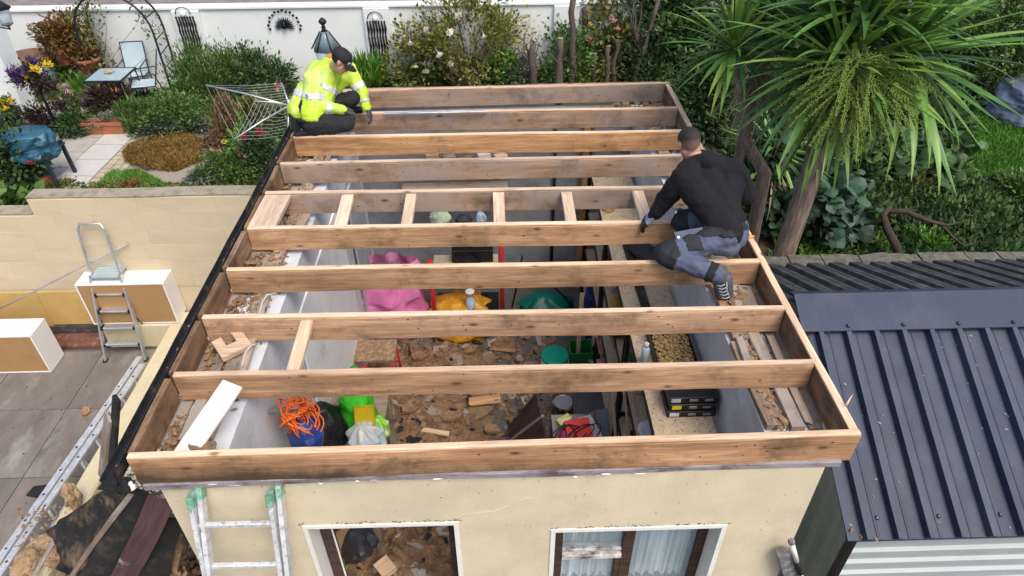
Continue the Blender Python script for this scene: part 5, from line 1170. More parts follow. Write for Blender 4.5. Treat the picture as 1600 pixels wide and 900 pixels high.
for i in range(nv_ - 1):
    a_ = 2 * i; F += [[a_, a_ + 2, a_ + 3, a_ + 1], [a_ + 2 * nv_ + 1, a_ + 2 * nv_ + 3, a_ + 2 * nv_ + 2, a_ + 2 * nv_], [a_ + 1, a_ + 3, a_ + 3 + 2 * nv_, a_ + 1 + 2 * nv_]]
mb.add(V, F, 0, True); mb.build('cap_peak', CAPM, cp)
lg = MB(); a_ = [q(.045, .088, .062), q(.062, .078, .072), q(.078, .055, .066), q(.070, .066, .060), q(.058, .08, .058)]
nrm_ = (q(.6, .7, .2) - q(0, 0, 0)).normalized() * .012; lg.add([p + nrm_ for p in a_], [list(range(5))]); lg.tube([q(.046, .094, .058) + nrm_, q(.040, .099, .050) + nrm_], .003, 5); lg.tube([q(.074, .072, .06) + nrm_, q(.082, .062, .05) + nrm_], .003, 5); lg.build('cap_emblem', paint('emblem_white', (.8, .8, .8), rough=.6), cp)
band(bo, 'hair', paint('dark_hair', (.02, .015, .012), rough=.8), lambda p: (p - q(0, -.02, .01)).length < .115 and (p - q(0, 0, 0)).dot(q(0, 1, 0) - q(0, 0, 0)) < -.005 and (p - q(0, 0, 0)).dot(q(0, 0, 1) - q(0, 0, 0)) > -.035 and abs((p - q(0, 0, 0)).dot(q(1, 0, 0) - q(0, 0, 0))) < .077, .004, A)
# tool belt
tb_ = thing('tool_belt', 'black tool belt', 'x', pv); del tb_['label']; del tb_['category']; tb_.parent = A; tb_.location = wl(tb_) - wl(A)
pts = [pv + Vector((.03 + .165 * cos(t), .165 * sin(t) * 1.15, .045 + .03 * cos(t))) for t in np.linspace(0, 2 * pi, 22)[:-1]]
MB().tube(pts, .020, 6, closed=True).build('belt_strap', BLKT, tb_)
for (u, v, z, w_, h_) in ((462, 188, 2.98, .10, .18), (480, 198, 2.93, .08, .14), (455, 178, 2.98, .06, .12)):
    c = P(u, v, z=z); board('pouch', c + Vector((0, -.02, h_ / 2)), c + Vector((.01, -.03, -h_ / 2)), w_, .05, BLKT, tb_, up=(0, -1, .2), cham=.012)
MB().tube([P(470, 202, z=2.93), P(478, 206, z=2.90), P(482, 196, z=2.93)], .006, 6).build('hammer_loop', STEEL, tb_)

# ---- worker in black hoodie, right
HOOD = paint('black_hoodie', (.007, .007, .010), var=.3, scale=7, rough=.92, bmp=.1, fine=120)
TRS = paint('blue_grey_trousers', (.080, .095, .150), var=.22, scale=9, rough=.85, bmp=.15, fine=80, dirt=(.14, .145, .18), dirt_amt=.3, dirt_scale=6)
PAD = paint('black_knee_patch', (.016, .018, .022), var=.3, rough=.8)
pv = Vector((3.83, 1.90, 3.05)); Bm = thing('person', 'worker in black hoodie and blue-grey trousers kneeling on the right side of the roof', 'person', (pv.x, pv.y, ZT))
hN, hF = Vector((3.78, 1.80, 3.04)), Vector((3.80, 2.02, 3.06)); kN, aN = P(1040, 396, z=2.955), P(1118, 428, z=2.90); kF, aF = P(1066, 345, z=2.955), Vector((3.90, 2.24, 2.77))
nk = P(1096, 246, z=3.44); shL, shR = P(1068, 276, z=3.36), P(1150, 268, z=3.36); elL, wrL = P(1038, 315, z=3.10), P(1020, 338, z=2.955); elR, wrR = P(1166, 305, z=3.12), Vector((3.82, 2.50, 3.00))
hd = P(1077, 224, z=3.56)
body = [('c', pv, .10, nk - Vector((0, 0, .05)), .07), ('c', nk - Vector((0, 0, .03)), .056, hd - Vector((0, 0, .05)), .056), ('c', hN, .07, kN, .05), ('c', kN, .05, aN, .04), ('c', hF, .07, kF, .05), ('c', kF, .05, aF, .04), ('c', shL, .045, elL, .036), ('c', elL, .036, wrL, .026), ('c', shR, .045, elR, .036), ('c', elR, .036, wrR, .026), ('c', nk - Vector((0, 0, .06)), .05, shL, .035), ('c', nk - Vector((0, 0, .06)), .05, shR, .035)]
hp, q, R_ = head_prims(hd, (-.22, .84, -.48), (-.15, .42, .8)); bo = blob('body', body + hp + hand_prims(wrR, (-.5, .2, -.6), (-.5, 0, -.5), 1.0, .6, 1), SKIN, Bm, .009, 2)
face_parts(Bm, q, R_)
hood = blob('hoodie', [('c', pv + Vector((0, .02, .02)), .150, nk - Vector((0, .02, .10)), .145), ('c', hN + Vector((.02, .0, .03)), .12, shL - Vector((-.03, 0, .03)), .105), ('c', hF + Vector((.02, 0, .03)), .13, shR - Vector((.03, 0, .03)), .108), ('c', shL, .092, elL, .072), ('c', elL, .068, wrL + (elL - wrL) * .12, .050), ('c', shR, .092, elR, .075), ('c', elR, .070, wrR, .048), ('c', nk - Vector((.05, -.02, .05)), .085, nk + Vector((.07, -.03, -.03)), .085), ('c', nk - Vector((0, 0, .06)), .105, shL, .092), ('c', nk - Vector((0, 0, .06)), .105, shR, .092), ('c', nk + Vector((-.06, -.05, .0)), .052, nk + Vector((.02, -.10, .005)), .060), ('c', nk + Vector((.02, -.10, .005)), .060, nk + Vector((.10, -.06, .0)), .050), ('c', nk + Vector((-.04, -.05, -.03)), .06, nk + Vector((.04, -.11, -.06)), .06)], HOOD, Bm, .010, 2, .016, 7)
tr = blob('trousers', [('c', hN, .130, pv + Vector((.02, .08, -.02)), .135), ('c', hN, .116, kN, .088), ('c', kN, .084, aN, .072), ('c', hF, .112, kF, .084), ('c', kF, .078, aF, .062), ('c', pv - Vector((-.02, .04, .03)), .14, pv + Vector((0, .06, .03)), .14), ('c', hN + Vector((.04, -.03, -.06)), .09, hN + Vector((-.1, -.03, -.03)), .095)], TRS, Bm, .010, 2, .015, 9)
def near(c, r): c = Vector(c); return lambda p: (p - c).length < r
band(tr, 'knee_patch', PAD, lambda p: near(kN, .135)(p) and (p - kN).dot((kN - hN).normalized()) > -.075, .005); band(tr, 'knee_patch', PAD, lambda p: near(kF, .135)(p) and (p - kF).dot((kF - hF).normalized()) > -.08, .005)
band(tr, 'trouser_panel', PAD, lambda p: onseg(hN, kN, .45, .70, .14)(p) and p.z > (hN.z + kN.z) / 2 + .02, .004); band(tr, 'waistband', PAD, lambda p: p.z > 3.10 and p.y < 1.83, .004)
band(tr, 'trouser_hem', PAD, onseg(kN, aN, .86, 1.0, .1), .004)
# thigh pocket with a stud
c = P(1076, 376, z=3.06); board('thigh_pocket', c + Vector((-.09, -.005, 0)), c + Vector((.12, .02, .03)), .13, .018, TRS, Bm, up=(-.1, -.6, .8), jit=.006, cham=.008)
MB().lathe(P(1060, 371, z=3.08), [(.011, 0), (.011, .006)], 10, ax=Vector((0, -.6, .8))).build('pocket_stud', STEEL, Bm)
gl_ = blob('glove', hand_prims(wrL, (wrL - elL).normalized() + Vector((-.35, .1, -.1)), (.3, .1, -1), 1.08, .55, -1, 1.1) + [('c', elL.lerp(wrL, .86), .034, wrL, .031)], paint('blue_grey_glove', (.24, .29, .40), var=.3, scale=20, rough=.6), Bm, .006, 1)
band(gl_, 'glove_grip', BLACK, lambda p: (p - wrL).dot((wrL - elL).normalized() + Vector((-.35, .1, -.1))) > .085, .003)
# boots
SHOE = paint('dark_work_shoe', (.075, .082, .095), var=.35, scale=16, rough=.6, bmp=.2)
toe = P(1133, 468, z=2.69)
sh_ = blob('work_shoe', [('c', aN + Vector((.04, 0, .01)), .056, aN + Vector((.075, -.01, -.06)), .05), ('c', aN + Vector((.08, -.01, -.03)), .050, toe + Vector((.02, .03, .03)), .046), ('c', aN + Vector((.03, .0, -.06)), .045, toe + Vector((-.03, .03, .02)), .040)], SHOE, Bm, .009, 2)
band(sh_, 'sole', BLACK, lambda p: (p - aN).dot(Vector((.9, .1, .2))) > .118, .008)
LACE = paint('lace_pale', (.45, .48, .52), rough=.7); dsh = (toe - aN).normalized()
for k in range(5): c = aN.lerp(toe, .32 + .12 * k) + Vector((.0, -.062, .01)); MB().tube([c - Vector((.028, -.012, 0)), c, c + Vector((.028, .006, .012))], .0035, 5).build('lace', LACE, Bm)
MB().tube([aN.lerp(toe, .2) + Vector((.055, -.045, .01)), aN.lerp(toe, .5) + Vector((.03, -.060, .01)), aN.lerp(toe, .85) + Vector((.04, -.045, .0))], .004, 5).build('shoe_stripe', LACE, Bm)
blob('work_shoe', [('c', aF + Vector((-.02, 0, -.02)), .055, aF + Vector((.12, .04, -.05)), .045)], SHOE, Bm, .010, 2)
# hair: short dark crop with faded sides
hx = lambda p: (p - q(0, 0, 0)); fx_, fy_, fz_ = (q(1, 0, 0) - q(0, 0, 0)), (q(0, 1, 0) - q(0, 0, 0)), (q(0, 0, 1) - q(0, 0, 0))
hm, hnt, hb = new_mat('cropped_hair'); tcn = N(hnt, 'ShaderNodeTexCoord'); vs_ = N(hnt, 'ShaderNodeVectorMath', operation='SUBTRACT'); vs_.inputs[1].default_value = tuple(q(0, 0, 0) - wl(bo)); hnt.links.new(tcn.outputs['Object'], vs_.inputs[0])
vd_ = N(hnt, 'ShaderNodeVectorMath', operation='DOT_PRODUCT'); vd_.inputs[1].default_value = tuple(fz_); hnt.links.new(vs_.outputs[0], vd_.inputs[0]); nz_ = N(hnt, 'ShaderNodeTexNoise'); nz_.inputs['Scale'].default_value = 160; hnt.links.new(tcn.outputs['Object'], nz_.inputs['Vector'])
ma_ = N(hnt, 'ShaderNodeMath', operation='MULTIPLY_ADD'); ma_.inputs[1].default_value = .035; hnt.links.new(nz_.outputs[0], ma_.inputs[0]); hnt.links.new(vd_.outputs['Value'], ma_.inputs[2])
mr_ = N(hnt, 'ShaderNodeMapRange'); mr_.inputs[1].default_value = -.05; mr_.inputs[2].default_value = .10; hnt.links.new(ma_.outputs[0], mr_.inputs[0]); hnt.links.new(ramp(hnt, mr_.outputs[0], [(.0, (.46, .26, .185)), (.35, (.17, .105, .08)), (.7, (.03, .023, .02)), (1, (.018, .014, .012))]), hb.inputs['Base Color']); hb.inputs['Roughness'].default_value = .75; bump(hnt, hb, nz_.outputs[0], .8, .006)
ho = band(bo, 'hair', hm, lambda p: hx(p).length < .15 and hx(p).dot(fy_) < (.03 if hx(p).dot(fz_) < .05 else .07) and hx(p).dot(fz_) > -.07 and abs(hx(p).dot(fx_)) < .0775, .0025, Bm)
if ho:
    nrm_h = [v_.normal.copy() for v_ in ho.data.vertices]
    for v_ in ho.data.vertices:
        h_ = (v_.co + wl(ho) - q(0, 0, 0)).dot(fz_); v_.co += nrm_h[v_.index] * (max(0, min(.010, (h_ - .02) * .25)) + .003 * noise.noise(v_.co * 80))
# orange tool poking from the back pocket
c = P(1170, 372, z=3.0); tag(MB().tube([c - Vector((.03, 0, .0)), c + Vector((.02, .0, .015)), c + Vector((.045, .01, .01))], [.014, .013, .006], 8).build('marker_pencil', gloss('orange_plastic', (.85, .28, .02), .4)), 'orange-handled tool at the hoodie worker\'s hip', 'tool')
# grey bowl beside his shoe
# ---------------------------------------------------------------- foliage tools
def unit(v): return v / (np.linalg.norm(v, axis=1, keepdims=True) + 1e-9)
def leaf_arrays(C, D, size, wid, fold=.15, bend=.25, g=rng):
    """one folded leaf per row: base, two shoulders, tip; D = pointing direction"""
    n = len(C); D = unit(D); up = np.tile(np.array([[0, 0, 1.0]]), (n, 1)) + g.normal(0, .5, (n, 3))
    S = unit(np.cross(D, up)); U = np.cross(S, D)
    L = size[:, None]; Wd = wid[:, None]
    base = C; tip = C + D * L - U * L * bend * .4
    m1 = C + D * L * .45 + S * Wd * .5 - U * L * fold * .3; m2 = C + D * L * .45 - S * Wd * .5 - U * L * fold * .3
    mid = C + D * L * .5 + U * L * .05
    V = np.stack([base, m1, tip, m2, mid], 1).reshape(-1, 3)
    i = np.arange(n)[:, None] * 5
    F = np.concatenate([i + np.array([[0, 1, 4]]), i + np.array([[1, 2, 4]]), i + np.array([[2, 3, 4]]), i + np.array([[3, 0, 4]])])
    return V, F
def fast_mesh(name, V, F, mat, parent=None, org=None, smooth=False):
    org = np.array(org if org is not None else (0, 0, 0), dtype=float)
    me = bpy.data.meshes.new(name); me.vertices.add(len(V)); me.vertices.foreach_set('co', (V - org).astype(np.float32).ravel())
    k = F.shape[1]; me.loops.add(F.size); me.loops.foreach_set('vertex_index', F.astype(np.int32).ravel())
    me.polygons.add(len(F)); me.polygons.foreach_set('loop_start', np.arange(0, F.size, k, dtype=np.int32))
    try: me.polygons.foreach_set('loop_total', np.full(len(F), k, dtype=np.int32))
    except Exception: pass
    me.materials.append(mat); me.update(calc_edges=True); me.validate()
    o = bpy.data.objects.new(name, me); col.objects.link(o); o_ = Vector(org); WL[o.name] = o_
    if parent: o.parent = parent; o.location = o_ - wl(parent)
    else: o.location = o_
    return o
def crown_pts(c, r, n, clumps, spread=.32, shell=.55, bottom=True):
    """points grouped in clumps through an ellipsoid: uneven outline with gaps"""
    d = unit(rng.normal(0, 1, (clumps, 3))); rad = shell + (1 - shell) * rng.random((clumps, 1)) ** .6
    rad *= (1 + rng.normal(0, .12, (clumps, 1)))
    K = d * rad
    if not bottom: K[:, 2] = np.abs(K[:, 2])
    w_ = rng.random(clumps) + .3; idx = rng.choice(clumps, n, p=w_ / w_.sum())
    off = rng.normal(0, spread, (n, 3)) * (.6 + .8 * rng.random((clumps, 1))[idx])
    Q = K[idx] + off
    return np.array(c) + Q * np.array(r), unit(off + K[idx] * .5 + np.array([[0, 0, .25]])), np.array(c) + K * np.array(r)
def stems(base, targets, r0, mat, parent, name='stem', n=5, wob=.12):
    mb = MB(); base = Vector(base)
    for t in targets:
        t = Vector(t); L_ = (t - base).length; pts = [base.lerp(t, q / 5) + Vector((random.uniform(-1, 1), random.uniform(-1, 1), random.uniform(0, .6))) * wob * L_ * sin(pi * q / 5) * .6 for q in range(6)]
        mb.tube(pts, [r0 * (1 - .16 * q) for q in range(6)], n, caps=False)
    return mb.build(name, mat, parent)
BARK = paint('bark', (.10, .075, .055), var=.4, scale=10, rough=.95, bmp=.9, fine=30)
FLOWER_CACHE = {}
def flower_mesh(colr, r):
    key = (colr, r)
    if key in FLOWER_CACHE: return FLOWER_CACHE[key]
    V = []; F = []
    for ring, (n, rr, zz) in enumerate(((7, 1.0, .25), (6, .65, .5), (4, .3, .62))):
        for i in range(n):
            a_ = 2 * pi * i / n + ring * .4; k = len(V); w_ = .42
            V += [(0, 0, .1 * ring), (cos(a_ - w_) * rr * r * .7, sin(a_ - w_) * rr * r * .7, zz * r), (cos(a_) * rr * r, sin(a_) * rr * r, (zz + .15) * r), (cos(a_ + w_) * rr * r * .7, sin(a_ + w_) * rr * r * .7, zz * r)]
            F.append([k, k + 1, k + 2, k + 3])
    me = bpy.data.meshes.new('flower'); me.from_pydata(V, [], F); me.materials.append(leafmat('petal_%.2f_%.2f_%.2f' % colr, [tuple(x * .75 for x in colr), colr, tuple(min(1, x * 1.15) for x in colr)], rough=.6, trans=.3)); me.update()
    FLOWER_CACHE[key] = me; return me
def blooms(parent, pts, colr, r, name='flower'):
    me = flower_mesh(colr, r)
    for p in pts:
        o = bpy.data.objects.new(name, me); col.objects.link(o); o.parent = parent; o.location = Vector(p) - wl(parent); o.rotation_euler = (random.uniform(-.7, .7), random.uniform(-.7, .7), random.uniform(0, 6))
        k = random.uniform(.7, 1.2); o.scale = (k, k, k)
GRN = [(.022, .05, .012), (.045, .095, .02), (.075, .14, .03), (.10, .17, .045)]
DRK = [(.012, .028, .010), (.022, .05, .016), (.04, .085, .022), (.065, .12, .035)]
BRT = [(.04, .11, .015), (.075, .19, .02), (.11, .25, .03), (.15, .28, .05)]
GREY = [(.04, .055, .035), (.075, .095, .06), (.12, .14, .10), (.16, .17, .13)]
OLIVE = [(.035, .05, .012), (.075, .09, .02), (.12, .125, .03), (.17, .15, .045)]
ROSE = [(.05, .06, .015), (.10, .10, .02), (.16, .14, .03), (.20, .15, .06)]
PURP = [(.018, .012, .012), (.035, .018, .022), (.06, .03, .032), (.05, .05, .02)]
RUST = [(.06, .03, .012), (.13, .05, .02), (.10, .10, .02), (.17, .08, .03)]
BRN = [(.09, .055, .03), (.16, .09, .05), (.22, .14, .09), (.12, .11, .05)]
def fit(u, v, hw, hh, z0=0.0):
    rz = .3
    for _ in range(12):
        p = P(u, v, z=z0 + rz); k = pxm(p); rx = hw / k
        d = (p - CAM).normalized(); dep = math.asin(-d.z)
        q = (hh / k) ** 2 - (rx * .9 * sin(dep)) ** 2
        rz = .5 * rz + .5 * (sqrt(q) / cos(dep) if q > (.12 * rx) ** 2 else .12 * rx)
    if p.y > 12.45 and u < 800:
        p = P(u, v, y=12.45); rx = hw / pxm(p); rz = max(.15, min(p.z - z0, hh / pxm(p)))
    return p, rx, rz
def shrub(name, lab, u, v, hw, hh, cols, n=900, leaf=.07, asp=.55, clumps=26, flowers=None, group=None, cat='shrub', z0=0.0, spread=.26, stem=True, mk='leaf', grassy=False, spec=.3):
    p, rx, rz = fit(u, v, hw, hh, z0); c = (p.x, p.y, max(z0 + rz, p.z if p.y > 12.44 else 0))
    t = thing(name, lab, cat, (p.x, p.y, z0), group)
    C, D, K = crown_pts(c, (rx * .85, rx * .8, rz * .9), n, clumps, spread)
    C[:, 2] = np.maximum(C[:, 2], z0 + .02)
    s_ = leaf * (.6 + .8 * rng.random(n))
    if grassy: D = D * .5 + np.array([[0, 0, 1.0]]) + rng.normal(0, .25, (n, 3))
    else: D = D + rng.normal(0, .45, (n, 3))
    V, F = leaf_arrays(C, D, s_, s_ * asp)
    key = 'leaf_' + str(abs(hash(tuple(cols))) % 99999)
    fast_mesh('foliage', V, F, leafmat('foliage_%s_%d' % (mk, [id(x) for x in PAL].index(id(cols)) if any(cols is x for x in PAL) else 99), cols, spec=spec), t, c)
    if stem: stems((p.x, p.y, z0), K[:min(9, clumps)], max(.006, rx * .03), BARK, t)
    for (colr, nf, fr) in (flowers or []):
        Q, _, _ = crown_pts(c, (rx * .95, rx * .85, rz * 1.0), nf, nf + 3, .08, .85, False)
        Q[:, 1] -= rx * .15; blooms(t, Q, colr, fr)
    return t, p, rx, rz
def _br(P_, k): P_[:] = [tuple(min(.6, x * k) for x in c) for c in P_]
for _p, _k in ((GRN, 1.5), (DRK, 1.45), (BRT, 1.35), (GREY, 1.5), (OLIVE, 1.5), (ROSE, 1.75), (PURP, 1.5), (RUST, 1.5), (BRN, 1.4)): _br(_p, _k)
ROSE[:] = [(.09, .125, .02), (.16, .185, .03), (.235, .25, .05), (.27, .235, .09)]
PAL = [GRN, DRK, BRT, GREY, OLIVE, ROSE, PURP, RUST, BRN]
def pot(parent_label, name, u, v, z0, r, h, mat, cat='pot'):
    p = P(u, v, z=z0 + h / 2)
    if p.y > 12.45: p = P(u, v, y=12.45); z0 = max(0, p.z - h / 2)
    t = tag(MB().lathe((p.x, p.y, z0), [(r * .72, 0), (r * .95, h * .82), (r * 1.08, h * .84), (r * 1.08, h), (r * .92, h), (r * .88, h * .85), (.01, h * .84)], 22, cap=False).build(name, mat), parent_label, cat)
    return p, t
TERRA = paint('terracotta', (.36, .13, .065), var=.2, scale=8, rough=.85, bmp=.2, dirt=(.3, .2, .14), dirt_amt=.35)
# ---------------------------------------------------------------- back garden wall
WWY = 13.0
GW = thing('white_garden_wall', 'long white rendered garden wall with pillars at the back of the garden', 'wall', (-3, WWY + .1, 0))
WREN = paint('white_render', (.74, .77, .76), var=.04, scale=1.2, rough=.9, bmp=.3, fine=30, dirt=(.66, .69, .67), dirt_amt=.3, dirt_scale=.8)
ztop = P(400, 9, y=WWY).z
MB().box(-14, 5.2, WWY, WWY + .2, 0, ztop - .06).build('wall_panel', WREN, GW)
cbox('coping', -14, 5.2, WWY - .05, WWY + .25, ztop - .058, ztop, WREN, GW, cham=.015)
for u0, u1 in ((269, 311), (568, 608), (866, 905)):
    a_, b_ = P(u0, 20, y=WWY - .04).x, P(u1, 20, y=WWY - .04).x; cbox('pillar', a_, b_, WWY - .09, WWY - .001, 0, ztop - .062, WREN, GW, cham=.012)
# lane beyond
tag(MB().box(-60, 60, WWY + .3, WWY + 40, -.02, .012).build('lane', paint('lane_gravel', (.22, .19, .18), var=.3, scale=3, rough=.95, bmp=.4)), kind='structure')
# trellises
BLK = paint('black_timber', (.012, .012, .016), rough=.6)
def trellis(lab, u0, u1, v0, v1, skew):
    t = thing('garden_trellis', lab, 'trellis', P((u0 + u1) / 2, v1, y=WWY - .1), 'black trellises on the wall pillars')
    a_ = P(u0, v0, y=WWY - .12); b_ = P(u1, v1, y=WWY - .12); w_ = b_.x - a_.x; x0 = a_.x; h = a_.z - b_.z
    rows_, cols_ = 5, 6
    for r in range(rows_):
        for c_ in range(cols_ + 1):
            z1 = a_.z - h * r / rows_; z2 = a_.z - h * (r + 1) / rows_; x = x0 + w_ * c_ / cols_; sgn = 1
            dx = w_ / cols_ * .5
            board('slat', (x + (dx if r % 2 else 0), WWY - .125, z1), (x + (0 if r % 2 else dx), WWY - .125, z2 - .01), .03, .016, BLK, t, up=(0, 1, 0), seg=2)
            board('slat', (x + (0 if r % 2 else dx) * .4, WWY - .108, z1), (x + (dx if r % 2 else 0) * .4, WWY - .108, z2 - .01), .022, .014, BLK, t, up=(0, 1, 0), seg=2)
    cz = a_.z + .05; cx = (x0 + b_.x) / 2
    MB().tube([(cx + .16 * cos(q), WWY - .12, cz + .14 * sin(q)) for q in np.linspace(0, pi, 14)], .010, 6).build('hoop', BLK, t)
    MB().lathe((cx, WWY - .13, cz), [(.02, -.06), (.06, -.02), (.06, .03), (.03, .08)], 10).build('ornament', WHITEP, t)
trellis('black trellis on the wall pillar right of the arch', 274, 316, 26, 82, 0); trellis('black trellis on the wall pillar behind the hi-vis worker', 573, 607, 33, 95, 0)
# fan-shaped wall ornament
wa = thing('wall_ornament', 'black metal fan-shaped ornament on the white wall', 'ornament', P(445, 42, y=WWY - .03)); c = P(445, 42, y=WWY - .04)
for k in range(15):
    a_ = pi * (k / 14) * 1.10 - .10 * pi / 2 - .02; L_ = .30 + .02 * (k % 2); d = Vector((cos(a_), 0, sin(a_)))
    MB().tube([c, c + d * L_ * .45, c + d * L_ * .72], [.012, .020, .004], 6).build('fan_ray', BLK, wa)
    MB().lathe(c + d * (L_ + .03), [(.028, 0), (.028, .012)], 9, ax=Vector((0, -1, 0))).build('fan_disc', BLK, wa)
mb = MB().tube([c + Vector((0, -.03, -.02)), c + Vector((0, -.04, .13))], [.05, .02], 8).build('fan_body', BLK, wa)
# garden lantern on a post behind the worker
gl = thing('garden_lantern', 'black glazed garden lantern with finial behind the hi-vis worker', 'lantern', P(508, 140, z=0)); c = P(511, 76, z=1.75)
MB().tube([(c.x, c.y, 0), (c.x, c.y, 1.45)], .05, 10).build('post', BLK, gl)
MB().lathe((c.x, c.y, 1.75), [(.27, 0), (.08, .30), (.04, .32)], 6).build('glass_roof', paint('lantern_glass', (.16, .22, .25), rough=.15, var=.2), gl)
for k in range(6): a_ = pi / 3 * k; u_ = Vector((0, 0, 1)).orthogonal(); d = Vector((cos(a_), sin(a_), 0)); MB().tube([Vector((c.x, c.y, 1.75)) + d * .275, Vector((c.x, c.y, 2.05)) + d * .08], .013, 5).build('roof_bar', BLK, gl)
MB().lathe((c.x, c.y, 2.06), [(.06, 0), (.03, .04), (.045, .07), (.02, .1), (.07, .15), (.07, .18), (.02, .23)], 12).build('finial', BLK, gl)
MB().lathe((c.x, c.y, 1.45), [(.2, 0), (.26, .28)], 6).build('lantern_body', glass('lantern_pane', (.6, .7, .75), .1, .4), gl)
# ---------------------------------------------------------------- garden surfaces
PAVE = paint('pale_paving', (.42, .395, .345), var=.15, scale=4, rough=.9, bmp=.3, dirt=(.30, .28, .23), dirt_amt=.4, dirt_scale=2)
PAVE2 = paint('light_paving', (.52, .50, .47), var=.1, scale=4, rough=.9, bmp=.3, dirt=(.4, .38, .33), dirt_amt=.3, dirt_scale=2)
gp = MB().box(-9.5, -4.1, 7.2, 12.9, -.05, .004).build('garden_patio', paint('patio_bedding', (.22, .19, .15), rough=1)); tag(gp, kind='structure')
# slabs laid along the path direction
pa, pb = P(112, 290, z=0.02), P(190, 213, z=0.02); dv = (pb - pa); dv.z = 0; Lp = dv.length; dv.normalize(); nv = Vector((dv.y, -dv.x, 0))
o0 = P(135, 290, z=.02)
for r in range(-3, 9):
    for c_ in range(-5, 1):
        q = o0 + dv * (r * .62 + (.31 if c_ % 2 else 0)) + nv * (c_ * .62 - .32)
        if q.x < -9 or q.x > -4.2 or q.y < 7.4: continue
        board('paving_slab', q - dv * .30, q + dv * .30, .60, .05, PAVE2 if c_ == 0 else PAVE, gp, seg=2, cham=.006)
SETT = paint('sett_stone', (.42, .37, .27), var=.25, scale=6, rough=.9, bmp=.5)
for r in range(-3, 30):
    for c_ in range(3):
        q = o0 + dv * (r * .165) + nv * (c_ * .15 + .085)
        if q.y < 7.4: continue
        board('sett', q - dv * .072, q + dv * .072, .132, .05 + random.uniform(0, .012), SETT, gp, seg=1, cham=.014)
# gravel and planting surfaces
gb_ = MB(); pts = [P(u, v, z=.012) for u, v in ((165, 262), (205, 210), (330, 195), (345, 240), (330, 290), (240, 282))]
gb_.add(pts + [p - Vector((0, 0, .03)) for p in pts], [list(range(6)), list(range(6, 12))[::-1]] + [[i, 6 + i, 6 + (i + 1) % 6, (i + 1) % 6] for i in range(6)][::1])
tag(gb_.build('gravel_ground', paint('fine_gravel', (.30, .265, .215), var=.4, scale=40, rough=1, bmp=.6)), kind='structure')
def inpoly(poly, n):
    xs = [p.x for p in poly]; ys = [p.y for p in poly]; out = []
    while len(out) < n:
        x = random.uniform(min(xs), max(xs)); y = random.uniform(min(ys), max(ys)); ins = False; j = len(poly) - 1
        for i in range(len(poly)):
            if (ys[i] > y) != (ys[j] > y) and x < (xs[j] - xs[i]) * (y - ys[i]) / (ys[j] - ys[i]) + xs[i]: ins = not ins
            j = i
        if ins: out.append((x, y))
    return out
def carpet(name, lab, px, n, h, wid, cols, cat, mk, z=.02, mound=0, upn=.35):
    poly = [P(u, v, z=z) for u, v in px]; Q = np.array(inpoly(poly, n)); c = Q.mean(0); R_ = np.array([np.abs(Q[:, 0] - c[0]).max(), np.abs(Q[:, 1] - c[1]).max()])
    zz = z + mound * np.sqrt(np.clip(1 - ((Q - c) / R_ * .95) ** 2 @ np.ones(2), 0, 1)) + .02 * np.array([noise.noise(Vector((x * 3, y * 3, 0))) for x, y in Q])
    C = np.column_stack([Q, zz]); D = rng.normal(0, upn, (n, 3)) + np.array([[0, 0, 1]]); s_ = h * (.5 + rng.random(n))
    V, F = leaf_arrays(C, D, s_, s_ * wid, fold=.05)
    o = fast_mesh(name, V, F, leafmat('carpet_' + mk, cols), None, (c[0], c[1], z)); tag(o, lab, cat, kind='stuff'); return o
carpet('lawn_grass', 'small bright green lawn patch behind the cream boundary wall', ((150, 292), (176, 268), (215, 266), (250, 282), (262, 297)), 9000, .05, .16, BRT, 'grass', 'lawn')
SED = [(.15, .085, .025), (.25, .13, .035), (.32, .18, .05), (.15, .16, .035)]
carpet('sedum_mat', 'rust-brown low sedum mat in the gravel bed', ((193, 243), (205, 225), (240, 216), (290, 214), (326, 226), (329, 240), (315, 254), (275, 268), (230, 268), (200, 258)), 12000, .05, .5, SED, 'ground cover', 'sedum', mound=.10)
carpet('bed_edge_plants', 'strip of small yellow and green seedlings along the top of the boundary wall', ((60, 300), (60, 290), (180, 288), (300, 290), (395, 284), (395, 303)), 1500, .07, .6, OLIVE + GRN, 'ground cover', 'edge')
poly_r = ((1495, 330), (1505, 250), (1530, 190), (1700, 160), (1700, 330))
carpet('lawn_grass', 'bright green lawn at the right edge of the garden', ((1420, 300), (1470, 235), (1520, 178), (1720, 150), (1720, 330)), 34000, .10, .10, [(.04, .13, .012), (.07, .21, .02), (.10, .27, .025), (.13, .30, .04)], 'grass', 'lawnr')
for k, (px, cols, n, h, mk) in enumerate([(((1200, 420), (1235, 330), (1420, 280), (1720, 300), (1720, 420)), DRK + [(.05, .11, .03)], 15000, .15, 'weeda'), (((1330, 420), (1400, 300), (1560, 290), (1700, 330), (1600, 420)), OLIVE, 5000, .10, 'weedb')]):
    carpet('weeds', ['tangled green weeds behind the shed wall', 'yellowing dry weeds mixed behind the shed wall'][k], px, n, h, .4, cols, 'weeds', mk, upn=.7, mound=.12)
carpet('dry_litter', 'brown dry leaf litter under the fallen branch', ((1500, 410), (1520, 370), (1620, 380), (1640, 410)), 2500, .10, .3, BRN, 'leaf litter', 'litter', upn=1.0)
carpet('ivy_ground', 'low green ground cover between the shrubs of the left bed', ((120, 200), (200, 150), (430, 110), (460, 200), (400, 300), (330, 290), (330, 200), (210, 205)), 9000, .10, .5, GRN, 'ground cover', 'bed', upn=.7)
carpet('rear_ground_cover', 'dark green ground cover behind the roof', ((460, 150), (600, 100), (1100, 60), (1250, 120), (1200, 300), (1080, 190), (1050, 140), (560, 145)), 14000, .14, .45, DRK, 'ground cover', 'rear', upn=.8)
